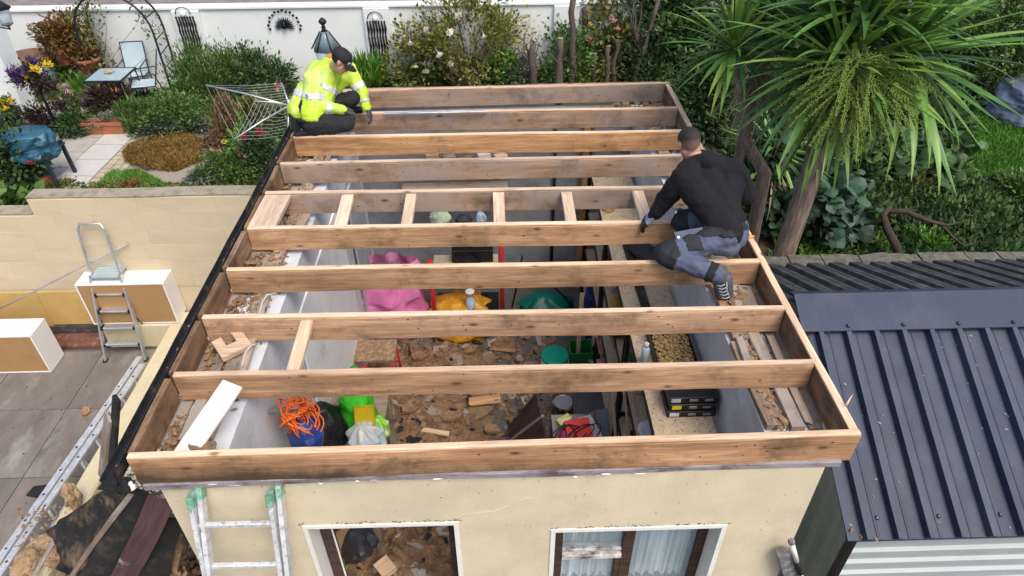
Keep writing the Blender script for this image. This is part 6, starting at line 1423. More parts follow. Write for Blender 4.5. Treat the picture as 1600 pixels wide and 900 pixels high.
# ---------------------------------------------------------------- left garden plants and furniture
shrub('broad_shrub', 'large fine-leaved green shrub between arch and rotary airer', 318, 112, 54, 40, GRN, 5200, .09, .25, 40, grassy=True, mk='a')
shrub('leafy_shrub', 'grey-green leafy shrub against the white wall left of the worker', 385, 112, 42, 30, DRK, 1800, .11, .4, 30, mk='b')
shrub('leafy_shrub', 'dark green shrub beside the worker in hi-vis, behind the airer', 430, 118, 30, 24, DRK, 1200, .10, .4, 22, mk='b')
shrub('bed_shrub', 'low green shrub beside the terracotta trough', 213, 185, 26, 26, GRN, 1500, .09, .3, 24, grassy=True, mk='c')
shrub('bed_shrub', 'wide mid-green shrub behind the sedum mat', 268, 178, 44, 30, GRN, 2600, .09, .35, 34, mk='c')
shrub('bed_shrub', 'low grey-leaved plant at the front of the left bed', 240, 203, 28, 14, GREY, 1000, .08, .4, 18, mk='c')
shrub('russet_shrub', 'pinkish brown seedhead shrub under the rotary airer', 352, 190, 26, 36, BRN, 1600, .08, .35, 26, mk='d', grassy=True)
shrub('golden_shrub', 'yellow-green shrub behind the rotary airer arms', 400, 185, 26, 30, OLIVE, 1300, .08, .5, 22, mk='e', flowers=[((.65, .5, .05), 10, .04)])
shrub('bed_shrub', 'green shrub with a bright pink flower at the wall corner', 352, 262, 38, 24, GRN, 2200, .07, .5, 28, mk='c', flowers=[((.80, .05, .16), 1, .13)])
shrub('bed_shrub', 'green shrub with red flowers beside the gutter end', 398, 236, 30, 34, DRK, 2200, .07, .5, 26, mk='f', flowers=[((.62, .03, .05), 3, .09), ((.75, .25, .25), 5, .05)])
shrub('bed_shrub', 'small shrub with salmon flowers right of the airer', 424, 150, 24, 22, GRN, 900, .07, .5, 16, mk='c', flowers=[((.75, .3, .25), 6, .06)])
shrub('purple_plant', 'dark purple-leaved bush behind the terracotta trough', 168, 158, 28, 24, PURP, 1500, .10, .4, 22, mk='g', flowers=[((.75, .35, .15), 5, .05)])
shrub('flowering_plant', 'plant with pale pink blooms left of the trough', 110, 155, 16, 14, GRN, 500, .08, .5, 10, mk='c', flowers=[((.85, .45, .55), 8, .08)])
shrub('flowering_plant', 'magenta flowering plant at the trough corner', 141, 163, 9, 9, GRN, 250, .07, .5, 8, mk='c', flowers=[((.5, .05, .35), 7, .06)])
shrub('flowering_plant', 'hot pink flowering plant below the garden chair', 197, 157, 14, 9, GRN, 350, .07, .5, 8, mk='c', flowers=[((.75, .08, .35), 9, .06)])
shrub('flowering_plant', 'white flowering plant beside the glass table', 130, 120, 12, 8, GRN, 300, .07, .5, 8, mk='c', flowers=[((.85, .87, .88), 10, .06)])
shrub('grass_clump', 'grassy green clump left of the glass table', 133, 140, 22, 16, BRT, 900, .16, .1, 14, mk='h', grassy=True, stem=False)
shrub('silver_plant', 'silvery foliage growing in the terracotta trough', 163, 186, 26, 8, GREY, 800, .06, .4, 14, mk='i', z0=.18, stem=False)
shrub('dark_shrub', 'dark purple-grey bush above the blue tarpaulin chair', 85, 180, 34, 22, PURP, 1500, .10, .35, 22, mk='g')
shrub('dark_shrub', 'dark green bush between blue chair and trough', 112, 195, 20, 20, DRK, 1000, .09, .35, 16, mk='f')
shrub('red_flower_bush', 'grey-green bush with red flowers at the left edge', 22, 250, 40, 46, DRK, 2200, .10, .5, 28, mk='f', flowers=[((.65, .03, .03), 5, .10)])
shrub('leafy_plant', 'large-leaved green plant at the foot of the lower wall', 22, 322, 34, 22, GRN, 500, .20, .8, 14, mk='j')
shrub('leafy_plant', 'yellow-green leafy plant beside the blue chair leg', 54, 262, 10, 12, BRT, 250, .10, .7, 8, mk='k')
# terracotta trough, pots
q = P(165, 201, z=.12); tr0 = thing('terracotta_trough', 'long terracotta trough at the edge of the garden paving', 'trough', (q.x, q.y, 0))
mb = MB(); x0, x1, y0, y1 = q.x - .40, q.x + .38, q.y - .10, q.y + .14
for (a0, a1, b0, b1) in ((x0, x0 + .02, y0, y1), (x1 - .02, x1, y0, y1), (x0 + .02, x1 - .02, y0, y0 + .02), (x0 + .02, x1 - .02, y1 - .02, y1)): mb.box(a0, a1, b0, b1, .03, .28)
mb.box(x0 + .02, x1 - .02, y0 + .02, y1 - .02, .03, .2); mb.build('trough_shell', TERRA, tr0)
cbox('trough_rim', x0 - .015, x1 + .015, y0 - .02, y0 - .001, .22, .285, TERRA, tr0)
pot('terracotta pot under the russet shrub beside the green barrel', 'terracotta_pot', 100, 85, .55, .26, .35, TERRA)
shrub('pot_shrub', 'russet and green shrub in the terracotta pot by the barrel', 92, 57, 32, 26, RUST, 2000, .10, .5, 30, z0=.9, mk='l')
MB_ = P(100, 104, y=12.3); tag(cbox('plant_stand', MB_.x - .3, MB_.x + .3, MB_.y - .2, MB_.y + .3, 0, .35, OLDWOOD, None), 'timber stand under the terracotta pot by the barrel', 'stand')
pot('terracotta pot at the left foot of the arch', 'terracotta_pot', 141, 104, 0.0, .25, .4, TERRA)
shrub('pot_shrub', 'reddish potted plant at the left foot of the arch', 130, 84, 20, 16, RUST, 900, .09, .5, 18, z0=.35, mk='l')
shrub('pot_shrub', 'green potted plant left of the white flowers', 100, 105, 20, 16, GRN, 800, .10, .6, 14, z0=.1, mk='c')
# green barrel
bq = P(45, 88, y=12.3); bq.z = 0; ba = thing('water_barrel', 'grey-green water barrel with a brown lid in the garden corner', 'barrel', (bq.x, bq.y, 0))
MB().lathe((bq.x, bq.y, 0), [(.38, 0), (.44, .3), (.45, .6), (.42, .86)], 24).build('barrel_body', paint('barrel_green', (.16, .26, .22), var=.15, rough=.6, dirt=(.25, .3, .27), dirt_amt=.4), ba); MB().lathe((bq.x, bq.y, .862), [(.45, 0), (.46, .05), (.40, .09), (.1, .1)], 24).build('barrel_lid', paint('barrel_lid_brown', (.22, .12, .075), var=.2, rough=.8), ba)
# white house corner with lattice, lantern, hanging baskets (left edge)
hc = thing('white_corner_post', 'white rendered corner post at the left edge of the garden', 'post', P(45, 187, z=0)); e0 = P(46, 186, z=0)
cbox('post_body', e0.x - .55, e0.x, e0.y, e0.y + .5, 0, 2.45, WREN, hc)
for k in range(6):
    z = 1.15 + .16 * k
    for s_ in (0, 1): board('lattice_slat', (e0.x - .50 + .0, e0.y - .012 - .014 * s_, z + (.3 if s_ else 0)), (e0.x - .22, e0.y - .012 - .014 * s_, z + (0 if s_ else .3)), .025, .012, BLK, hc, up=(0, 1, 0), seg=2)
ln = thing('wall_lantern', 'black wall lantern with glass panes at the top left edge', 'lantern', (e0.x - .3, e0.y - .2, 2.1)); c = P(6, 26, z=2.25)
MB().lathe((c.x, c.y, 2.12), [(.10, 0), (.14, .26)], 6).build('lantern_body', glass('lantern_pane', (.6, .7, .75)), ln); MB().lathe((c.x, c.y, 2.382), [(.18, 0), (.06, .13), (.02, .2)], 6).build('lantern_roof', BLK, ln); MB().lathe((c.x, c.y, 2.08), [(.04, 0), (.11, .038)], 6).build('lantern_base', BLK, ln)
MB().tube([(c.x, c.y, 2.08), (c.x - .05, c.y + .1, 2.0), (e0.x - .4, e0.y - .005, 2.0)], .015, 6).build('lantern_arm', BLK, ln)
shrub('hanging_basket', 'hanging basket of purple and yellow flowers at the left edge', 52, 118, 30, 22, PURP, 1300, .07, .5, 20, z0=1.0, mk='m', stem=False, flowers=[((.12, .04, .32), 26, .06), ((.75, .55, .03), 6, .10)], cat='plant')
shrub('trailing_plant', 'yellow-green trailing plant under the hanging basket', 72, 142, 16, 15, OLIVE, 700, .06, .5, 12, z0=.75, mk='e', stem=False, cat='plant')
MB_ = P(52, 118, z=1.3); tag(MB().tube([(MB_.x, MB_.y, 0), (MB_.x, MB_.y, 1.55), (MB_.x + .05, MB_.y, 1.62)], .02, 6).build('basket_post', BLK), 'slim black post carrying the purple hanging basket', 'post')
pot('dark pot of yellow flowers at the left edge', 'dark_pot', 12, 188, .0, .28, .4, BLACK)
shrub('flowering_plant', 'yellow and orange flowering plant in the dark pot at the left edge', 12, 168, 16, 12, GRN, 500, .07, .6, 10, z0=.36, mk='c', flowers=[((.8, .5, .03), 9, .07)])
# glass table and chairs
tq = P(172, 117, z=.70); tb = thing('garden_table', 'square garden table with blue-grey glass top', 'table', (tq.x, tq.y, 0))
FRM = paint('dark_blue_frame', (.02, .03, .045), rough=.4); GLS = paint('frosted_blue_glass', (.35, .47, .53), var=.06, rough=.15, spec=.7); SLN = paint('pale_blue_sling', (.45, .56, .62), var=.06, rough=.6)
cbox('glass_top', tq.x - .36, tq.x + .36, tq.y - .36, tq.y + .36, .70, .712, GLS, tb)
for (a0, a1, b0, b1) in ((-.39, .39, -.39, -.362), (-.39, .39, .362, .39), (-.39, -.362, -.361, .361), (.362, .39, -.361, .361)): cbox('table_rim', tq.x + a0, tq.x + a1, tq.y + b0, tq.y + b1, .685, .72, FRM, tb)
for sx in (-1, 1):
    for sy in (-1, 1): MB().tube([(tq.x + sx * .36, tq.y + sy * .36, .69), (tq.x + sx * .38, tq.y + sy * .38, 0)], .015, 6).build('leg', FRM, tb)
tag(big_lump('table_stone', (tq.x - .03, tq.y + .05, .75), (.10, .08, .05), paint('sandstone', (.36, .32, .24), rough=.9), seed=2, rough=.3), 'sandy stone ornament on the glass garden table', 'stone')
def chair(lab, c, ang):
    t = thing('garden_chair', lab, 'chair', (c.x, c.y, 0), 'blue sling chairs at the glass table'); R_ = Matrix.Rotation(ang, 3, 'Z')
    def T(x, y, z): q_ = R_ @ Vector((x, y, 0)); return Vector((c.x + q_.x, c.y + q_.y, z))
    def panel(nm, a_, b_, w_, th): board(nm, a_, b_, w_, th, SLN, t, up=(b_ - a_).cross(T(1, 0, 0) - T(0, 0, 0)))
    panel('seat', T(0, -.24, .43), T(0, .22, .40), .46, .012); panel('backrest', T(0, .23, .42), T(0, .40, .98), .46, .012)
    for s_ in (-1, 1):
        MB().tube([T(s_ * .25, -.26, 0), T(s_ * .25, -.25, .42), T(s_ * .25, -.23, .64), T(s_ * .25, .26, .66), T(s_ * .25, .30, .60)], .014, 6).build('arm', FRM, t)
        MB().tube([T(s_ * .24, .34, 0), T(s_ * .24, .22, .40), T(s_ * .24, .41, 1.0)], .014, 6).build('back_post', FRM, t)
        MB().tube([T(s_ * .245, -.25, .42), T(s_ * .245, .22, .40)], .013, 6).build('seat_rail', FRM, t)
    MB().tube([T(-.24, .41, 1.0), T(.24, .41, 1.0)], .013, 6).build('top_rail', FRM, t)
chair('blue sling chair with its back to the white wall', Vector((P(206, 100, y=12.5).x, 12.45, 0)), radians(6)); chair('blue sling chair turned sideways at the right of the table', Vector((P(231, 140, y=12.0).x, 11.95, 0)), radians(-70))
# arch with climbing plant
ar = thing('garden_arch', 'black metal garden arch over the table, against the white wall', 'arch', P(208, 108, y=12.55))
yA = 12.55; pl = P(152, 104, y=yA); pr = P(266, 104, y=yA); wdt = pr.x - pl.x
for k, yy in enumerate((yA - .28, yA + .25)):
    pts = []
    H0, HT = 1.35, 2.15
    pts += [(pl.x, yy, 0), (pl.x, yy, H0 * .5), (pl.x, yy, H0)]
    for q in np.linspace(pi, 0, 14)[1:-1]: pts.append(((pl.x + pr.x) / 2 + wdt / 2 * cos(q), yy, H0 + (HT - H0) * sin(q)))
    pts += [(pr.x, yy, H0), (pr.x, yy, H0 * .5), (pr.x, yy, 0)]
    MB().tube(pts, .022, 7).build('hoop', BLK, ar)
for z in (.3, .6, .9, 1.2):
    for x in (pl.x, pr.x): MB().tube([(x, yA - .28, z), (x, yA + .25, z + .05)], .012, 6).build('rung', BLK, ar)
for q in (.4, .9, 1.57, 2.2, 2.7): x = (pl.x + pr.x) / 2 + wdt / 2 * cos(q); z = 1.35 + .8 * sin(q); MB().tube([(x, yA - .28, z), (x, yA + .25, z)], .012, 6).build('rung', BLK, ar)
cl = thing('climbing_vine', 'thin green climber growing over the garden arch', 'climber', (pl.x, yA, 0))
C = []; 
for k in range(900):
    if k < 620: x = pl.x + random.gauss(.05, .16); z = random.uniform(.2, 1.8); 
    elif k < 800: q = random.uniform(1.8, 3.1); x = (pl.x + pr.x) / 2 + wdt / 2 * cos(q) + random.gauss(0, .12); z = 1.35 + .8 * sin(q) + random.gauss(0, .15)
    else: q = random.uniform(0, 1.0); x = (pl.x + pr.x) / 2 + wdt / 2 * cos(q) + random.gauss(0, .09); z = 1.35 + .8 * sin(q) + random.gauss(0, .14) - random.random() * .5
    C.append((x, yA + random.gauss(0, .2), z))
C = np.array(C); s_ = .09 * (.6 + .8 * rng.random(len(C))); V, F = leaf_arrays(C, rng.normal(0, 1, C.shape) + np.array([[0, -.3, -.2]]), s_, s_ * .5); fast_mesh('foliage', V, F, leafmat('foliage_e_4', OLIVE), cl, (pl.x, yA, 0))
stems((pl.x, yA, 0), [C[i] for i in range(0, 900, 45)], .008, BARK, cl)
# blue tarpaulin over a chair
bc = P(65, 262, z=.3); tc_ = thing('covered_chair', 'dark garden chair covered with a crumpled blue tarpaulin', 'chair', (bc.x, bc.y, 0))
sk = sack('tarpaulin', None, (bc.x, bc.y, .50), .40, .46, gloss('blue_tarpaulin', (.025, .10, .16), .4), folds=9, fold=.06, pinch=.92, seed=5, sq=.8); 
for k_ in ('label', 'category'):
    if k_ in sk: del sk[k_]
sk.parent = tc_; sk.location = wl(sk) - wl(tc_)
for sx in (-1, 1):
    for sy in (-1, 1): board('leg', (bc.x + sx * .34, bc.y + sy * .3, 0), (bc.x + sx * .33, bc.y + sy * .28, .68), .06, .05, FRM, tc_, up=(0, 1, 0))
board('arm', (bc.x + .36, bc.y - .34, .62), (bc.x + .36, bc.y + .3, .62), .06, .03, FRM, tc_)
tag(board('brick_stack', P(70, 285, z=.1) - Vector((.1, 0, 0)), P(70, 285, z=.1) + Vector((.12, 0, 0)), .2, .2, paint('red_brick', (.22, .07, .045), var=.3, rough=.9), None), 'red brick block under the covered chair', 'brick')
# rotary airer
ai = thing('rotary_airer', 'folded rotary clothes airer with silver arms and lines', 'clothes airer', P(470, 260, z=0)); hub = P(452, 165, z=1.55)
arms = [(322, 133, 1.75), (398, 158, 1.7), (366, 218, 1.35), (450, 210, 1.2), (440, 130, 1.75)]
MB().tube([(hub.x + .1, hub.y, 0), (hub.x, hub.y, 1.65)], .025, 8).build('pole', ALU, ai)
AP = [P(u, v, z=z) for u, v, z in arms]
for p in AP: MB().tube([hub, hub.lerp(p, .5) + Vector((0, 0, .02)), p], .014, 6).build('arm', ALU, ai)
LINE = paint('washing_line', (.42, .43, .44), rough=.5)
for a_, b_ in ((0, 2), (0, 4), (2, 3), (1, 2)):
    for k in range(9): t = .12 + .88 * k / 8; p, q_ = hub.lerp(AP[a_], t), hub.lerp(AP[b_], t); MB().tube([p, p.lerp(q_, .5) - Vector((0, 0, .03)), q_], .0028, 4).build('line', LINE, ai)
# ---------------------------------------------------------------- planting behind the roof
PINKW = (.85, .78, .68)
shrub('rose_bush', 'tall loose rose bush with cream roses behind the roof', 735, 60, 95, 80, ROSE, 5200, .10, .55, 70, mk='n', spread=.16, flowers=[(PINKW, 26, .085)], cat='rose bush')
shrub('rose_bush', 'smaller rose bush with cream roses left of the tall one', 655, 95, 55, 45, ROSE, 2400, .09, .55, 40, mk='n', spread=.18, flowers=[(PINKW, 12, .08)], cat='rose bush')
shrub('twiggy_shrub', 'dark twiggy shrub at the foot of the tall rose bush', 700, 115, 70, 28, DRK, 2200, .09, .3, 34, mk='f')
shrub('leafy_shrub', 'fresh green leafy shrub right of the tall rose bush', 785, 105, 30, 24, BRT, 1200, .11, .6, 20, mk='k')
shrub('iris_clump', 'clump of upright iris blades beside the hi-vis worker', 573, 128, 26, 18, BRT, 420, .42, .07, 12, mk='h', grassy=True, stem=False, cat='plant')
shrub('leafy_shrub', 'grey-green shrub between the rose bush and the stumps', 820, 115, 30, 30, GREY, 1300, .09, .35, 24, mk='i')
STW = paint('stump_bark', (.105, .085, .07), var=.4, scale=6, rough=.95, bmp=1, fine=25, dirt=(.09, .07, .05), dirt_amt=.5, stretch=(3, 3, .5))
for k, (u, v0, v1, z0, w_, lab) in enumerate([(832, 135, 68, 0, 18, 'short dark stump at the left of the stump row'), (872, 140, 60, 0, 20, 'forked dark trunk second from the left in the stump row'), (890, 120, -10, 0, 17, 'tall dark trunk in the stump row'), (909, 100, 12, 0, 14, 'tall pale trunk behind the stump row'), (926, 132, 84, 0, 12, 'pale sawn post in the stump row'), (946, 132, 72, 0, 12, 'pale sawn post with a split top in the stump row'), (958, 130, 62, 0, 10, 'slim rightmost sawn post in the stump row'), (985, 120, 0, 0, 10, 'leaning dark trunk right of the stump row')]):
    b_ = P(u, v1 + (v0 - v1) * 1.25, z=0); pz = P(u + (8 if k == 7 else 0), v1, y=b_.y).z; r = w_ * .62 / 2 / pxm((b_.x, b_.y, pz)) 
    mb = MB(); n_ = 7; mb.tube([(b_.x + random.gauss(0, .02) + (.35 * q / 6 if k == 7 else 0), b_.y + random.gauss(0, .02), pz * q / 6) for q in range(n_)], [r * (1.15 - .04 * q) * random.uniform(.93, 1.07) for q in range(n_)], 11)
    t = thing('tree_stump', lab, 'stump', (b_.x, b_.y, 0), 'cut trunks and posts behind the roof'); mb.build('trunk', STW, t)
    if k in (1, 2, 4, 5): MB().lathe((b_.x, b_.y, pz + .001), [(r * .8, 0), (r * .75, .008)], 11).build('cut_face', OLDWOOD, t)
    if k in (0, 1, 7): stems((b_.x, b_.y, pz * .6), [(b_.x + random.uniform(-.4, .4), b_.y + random.uniform(-.3, .3), pz * random.uniform(.9, 1.15)) for q in range(4)], .03, STW, t, 'branch', wob=.05)
shrub('mixed_shrub', 'leafy shrub covering the foot of the stump row', 900, 112, 60, 30, OLIVE, 2400, .10, .5, 36, mk='e')
shrub('mixed_shrub', 'tall green shrub behind the stump row', 915, 40, 55, 55, GRN, 3600, .11, .5, 44, mk='c', spread=.3)
shrub('mixed_shrub', 'green shrub growing among the stumps', 890, 95, 45, 45, GRN, 2600, .10, .5, 36, mk='c', spread=.3)
shrub('mixed_shrub', 'yellow-flecked shrub right of the stumps with a pink rose', 955, 60, 48, 62, OLIVE, 3400, .11, .45, 44, mk='e', flowers=[((.8, .35, .33), 4, .12), ((.6, .5, .08), 10, .06)])
shrub('mixed_shrub', 'tall dark green tree-like shrub behind the roof corner', 1040, 50, 70, 75, DRK, 4200, .16, .6, 50, mk='f')
shrub('broadleaf_shrub', 'shrub with broad bright leaves above the roof corner', 1065, 38, 42, 42, BRT, 420, .30, .75, 20, mk='k', spread=.25)
shrub('mixed_shrub', 'dark twiggy shrub behind the right roof corner', 1020, 115, 50, 35, DRK, 2200, .12, .35, 30, mk='f')
shrub('mixed_shrub', 'dark shrub between the roof corner and the small cabbage palm', 1095, 160, 45, 60, DRK, 2800, .14, .4, 34, mk='f')
shrub('mixed_shrub', 'dark dense shrub filling the back right of the garden', 1180, 60, 80, 80, DRK, 4200, .18, .4, 44, mk='f')
shrub('hedge_bush', 'dark hedge bush behind the large cabbage palm', 1330, 40, 110, 75, DRK, 5200, .16, .5, 54, mk='f')
shrub('hedge_bush', 'clipped green hedge at the top right corner', 1565, 70, 75, 85, GRN, 6000, .11, .55, 50, mk='c')
shrub('hedge_bush', 'green hedge bush right of the palm leaves', 1470, 50, 70, 70, GRN, 4200, .12, .55, 44, mk='c')
def twigs(lab, u, v, w_, n, z, colr):
    t = thing('bare_twigs', lab, 'twigs', P(u, v, z=0)); b_ = P(u, v, z=0)
    stems(b_, [(b_.x + random.uniform(-w_, w_), b_.y + random.uniform(-w_, w_), random.uniform(.5, 1) * z) for q in range(n)], .018, colr, t, 'twig', wob=.2)
TWG = paint('dry_twig', (.22, .17, .13), rough=.95)
twigs('bare grey twigs at the foot of the rose bush', 720, 140, .9, 34, 1.3, TWG); twigs('bare twigs above the back joist right of the stumps', 1010, 135, .9, 30, 1.6, TWG); twigs('bare brown twigs between roof corner and small palm', 1120, 215, .6, 24, 1.8, TWG); twigs('bare thin twigs left of the stump row', 815, 135, .5, 18, 1.6, TWG)
# grey plastic tarpaulin-covered thing at right edge
tq = P(1590, 165, z=.4); cv = sheet
mb = MB(); pts = [P(u, v, z=z) for u, v, z in ((1532, 188, .05), (1580, 180, .05), (1640, 178, .05), (1640, 130, .9), (1568, 135, .9), (1575, 150, .75))]
sack('covered_heap', 'blue-grey plastic-covered heap on the lawn at the right edge', (tq.x + .3, tq.y + .2, 0), .58, .75, gloss('blue_grey_plastic', (.15, .19, .27), .4), folds=4, fold=.06, pinch=.8, seed=9, cat='cover')
# fallen branch
fb = thing('fallen_branch', 'mossy fallen branch lying on the weeds behind the shed', 'branch', P(1400, 405, z=0)); BRK = paint('dark_mossy_bark', (.055, .042, .03), var=.4, rough=.95, bmp=.8)
MB().tube([P(1408, 408, z=.15), P(1398, 380, z=.45), P(1385, 355, z=.6), P(1380, 335, z=.75), P(1392, 322, z=.85)], [.055, .06, .055, .045, .03], 9).build('limb', BRK, fb)
MB().tube([P(1388, 330, z=.72), P(1415, 330, z=.7), P(1450, 345, z=.6), P(1480, 352, z=.5), P(1510, 345, z=.45)], [.04, .042, .034, .02, .008], 8).build('limb', BRK, fb)
MB().tube([P(1384, 350, z=.6), P(1362, 348, z=.55), P(1350, 352, z=.5)], [.045, .03, .012], 7).build('limb', BRK, fb)
MB().tube([P(1470, 350, z=.52), P(1490, 372, z=.3), P(1520, 395, z=.2)], [.03, .02, .008], 6).build('limb', BRK, fb)
# big-leaf climbers behind the trunk, leaves picked apart
def bigleaf(lab, u, v, hw, hh, n, size, cols, z0=0.0, mk='z'):
    p, rx, rz = fit(u, v, hw, hh, z0); t = thing('ivy_bush', lab, 'ivy', (p.x, p.y, z0)); me_l = []
    for q in range(4):
        bm = bmesh.new(); a_ = [(0, 0, 0), (.28, .10, -.03), (.50, .42, -.06), (.30, .75, -.05), (0, 1.0, -.12), (-.30, .75, -.05), (-.50, .42, -.06), (-.28, .10, -.03)]; vs = [bm.verts.new((x * random.uniform(.9, 1.1), y, z)) for x, y, z in a_]; c_ = bm.verts.new((0, .45, .04))
        for i in range(8): bm.faces.new((vs[i], vs[(i + 1) % 8], c_))
        m2 = bpy.data.meshes.new('leaf'); bm.to_mesh(m2); bm.free(); m2.materials.append(leafmat('bigleaf_%s_%d' % (mk, q), [tuple(x * (.75 + .2 * q) for x in cc) for cc in cols], spec=.45)); me_l.append(m2)
    C, D, K = crown_pts((p.x, p.y, z0 + rz), (rx * .9, rx * .7, rz * .95), n, 26, .28, .7)
    for i in range(n):
        o = bpy.data.objects.new('leaf', me_l[i % 4]); col.objects.link(o); o.parent = t; o.location = Vector(C[i]) - wl(t); s = size * random.uniform(.6, 1.25); o.scale = (s, s, s)
        o.rotation_euler = (random.gauss(-.5, .5), random.gauss(0, .5), random.uniform(0, 6.28))
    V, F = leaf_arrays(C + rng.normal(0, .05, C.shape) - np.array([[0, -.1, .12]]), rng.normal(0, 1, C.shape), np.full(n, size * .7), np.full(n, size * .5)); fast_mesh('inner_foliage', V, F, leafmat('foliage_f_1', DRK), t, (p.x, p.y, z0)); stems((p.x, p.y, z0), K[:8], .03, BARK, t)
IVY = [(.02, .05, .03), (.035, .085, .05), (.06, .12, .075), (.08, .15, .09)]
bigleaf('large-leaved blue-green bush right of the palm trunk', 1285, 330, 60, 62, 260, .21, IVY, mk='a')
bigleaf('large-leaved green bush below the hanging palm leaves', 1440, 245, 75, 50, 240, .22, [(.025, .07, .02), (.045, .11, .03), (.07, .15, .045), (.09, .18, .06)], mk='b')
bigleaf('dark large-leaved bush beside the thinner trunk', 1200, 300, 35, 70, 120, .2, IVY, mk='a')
shrub('bramble', 'tangled green bramble at the right behind the shed', 1500, 320, 80, 32, GRN, 2600, .11, .5, 36, mk='c'); shrub('bramble', 'brown-tinged bramble under the fallen branch', 1570, 375, 55, 22, OLIVE, 1500, .10, .4, 24, mk='e'); shrub('bramble', 'bramble at the lawn edge with yellowing leaves', 1440, 290, 45, 20, OLIVE, 1200, .10, .5, 20, mk='e')

for k, (u, v, hw, hh, pal, fl, lab) in enumerate([(290, 150, 26, 20, GRN, None, 'green mound between the big shrub and the wide bed shrub'), (335, 225, 16, 16, BRN, None, 'brown tufted plant at the gravel edge'), (375, 220, 22, 20, BRT, [((.65, .5, .1), 6, .05)], 'bright green plant with yellow flowers beside the airer pole'), (440, 190, 16, 22, GRN, [((.6, .05, .08), 3, .07)], 'green plant with red flowers beside the tool belt'), (180, 135, 18, 12, GRN, [((.7, .3, .4), 5, .06)], 'pink flowered plant under the glass table'), (150, 182, 14, 10, GRN, None, 'small green plant left of the silvery foliage'), (300, 200, 26, 14, GREY, None, 'grey-green low plant right of the sedum mat'), (35, 150, 20, 16, DRK, [((.2, .08, .4), 8, .05)], 'purple flowered plant below the hanging basket'), (20, 205, 20, 16, DRK, None, 'dark foliage between the corner post and the red flower bush'), (315, 275, 22, 12, GREY, None, 'grey-leaved plant on the gravel behind the wall top'), (85, 292, 20, 8, OLIVE, None, 'yellowish seedlings at the left end of the wall top'), (200, 294, 20, 6, RUST, None, 'russet seedlings along the middle of the wall top')]):
    shrub('border_plant', lab, u, v, hw, hh, pal, 900, .08, .4, 16, mk='abcdefghijklm'[k], flowers=fl, cat='plant')
for k, (u, v, hw, hh, pal, lab) in enumerate([(1265, 395, 40, 14, BRT, 'grassy weeds at the foot of the palm trunk'), (1350, 385, 35, 18, GRN, 'leafy weeds left of the fallen branch'), (1440, 385, 40, 20, BRT, 'fresh green weeds in front of the fallen branch'), (1530, 350, 45, 18, DRK, 'dark weeds right of the fallen branch'), (1590, 300, 35, 22, GRN, 'green weeds at the lawn edge near the right frame edge'), (1340, 330, 26, 22, DRK, 'dark weeds between palm trunk and fallen branch'), (1470, 260, 36, 22, GRN, 'nettle-like weeds below the drooping palm leaves')]):
    shrub('weed_clump', lab, u, v, hw, hh, pal, 1000, .13, .35, 18, mk='nopqrst'[k], cat='weeds', stem=False)

for k, (u, v, hw, hh, lab) in enumerate([(1225, 230, 60, 75, 'dark dense thicket between the small palm and the large trunk'), (1150, 300, 30, 60, 'dark thicket right of the kneeling worker'), (1330, 250, 70, 45, 'dark thicket under the palm crown'), (1420, 180, 70, 45, 'dark thicket behind the drooping palm leaves'), (1290, 175, 70, 55, 'dark thicket behind the large palm trunk top')]):
    shrub('thicket', lab, u, v, hw, hh, DRK, 2600, .17, .45, 34, mk='uvwxy'[k], cat='thicket')
# ---------------------------------------------------------------- cabbage palms
def strap_mesh(droop, wid, seg=9, twist=0.0):
    V = []; F = []; y = 0; z = 0; ang = 0.0
    for i in range(seg + 1):
        t = i / seg
        if i: y += cos(ang) / seg; z += sin(ang) / seg
        ang = -droop * t * t * 2.2
        w_ = wid * (.45 + 1.1 * t if t < .35 else .835 * (1 - ((t - .35) / .65) ** 1.7)) ; w_ = max(w_, .0015); tw = twist * t
        V += [(-w_ * cos(tw), y, z + .35 * w_ - w_ * sin(tw)), (0, y, z), (w_ * cos(tw), y, z + .35 * w_ + w_ * sin(tw))]
    for i in range(seg):
        a_ = i * 3; F += [(a_, a_ + 1, a_ + 4, a_ + 3), (a_ + 1, a_ + 2, a_ + 5, a_ + 4)]
    me = bpy.data.meshes.new('leaf'); me.from_pydata(V, [], F); me.polygons.foreach_set('use_smooth', [True] * len(F)); return me
CORD = [(.05, .125, .03), (.085, .19, .04), (.135, .265, .05), (.19, .33, .065)]
DEADL = [(.20, .14, .075), (.30, .22, .125), (.38, .30, .18)]
def lmats(nm, cols): return [leafmat('%s_%d' % (nm, k), [c, tuple(x * 1.12 for x in c)], rough=.38, trans=.18, spec=.5) for k, c in enumerate(cols)]
def leafset(nm, cols, wid, droops):
    out = []
    for m_ in lmats(nm, cols):
        for d in droops:
            me = strap_mesh(d, wid, twist=random.uniform(-.3, .3)); me.materials.append(m_); out.append((d, me))
    return out
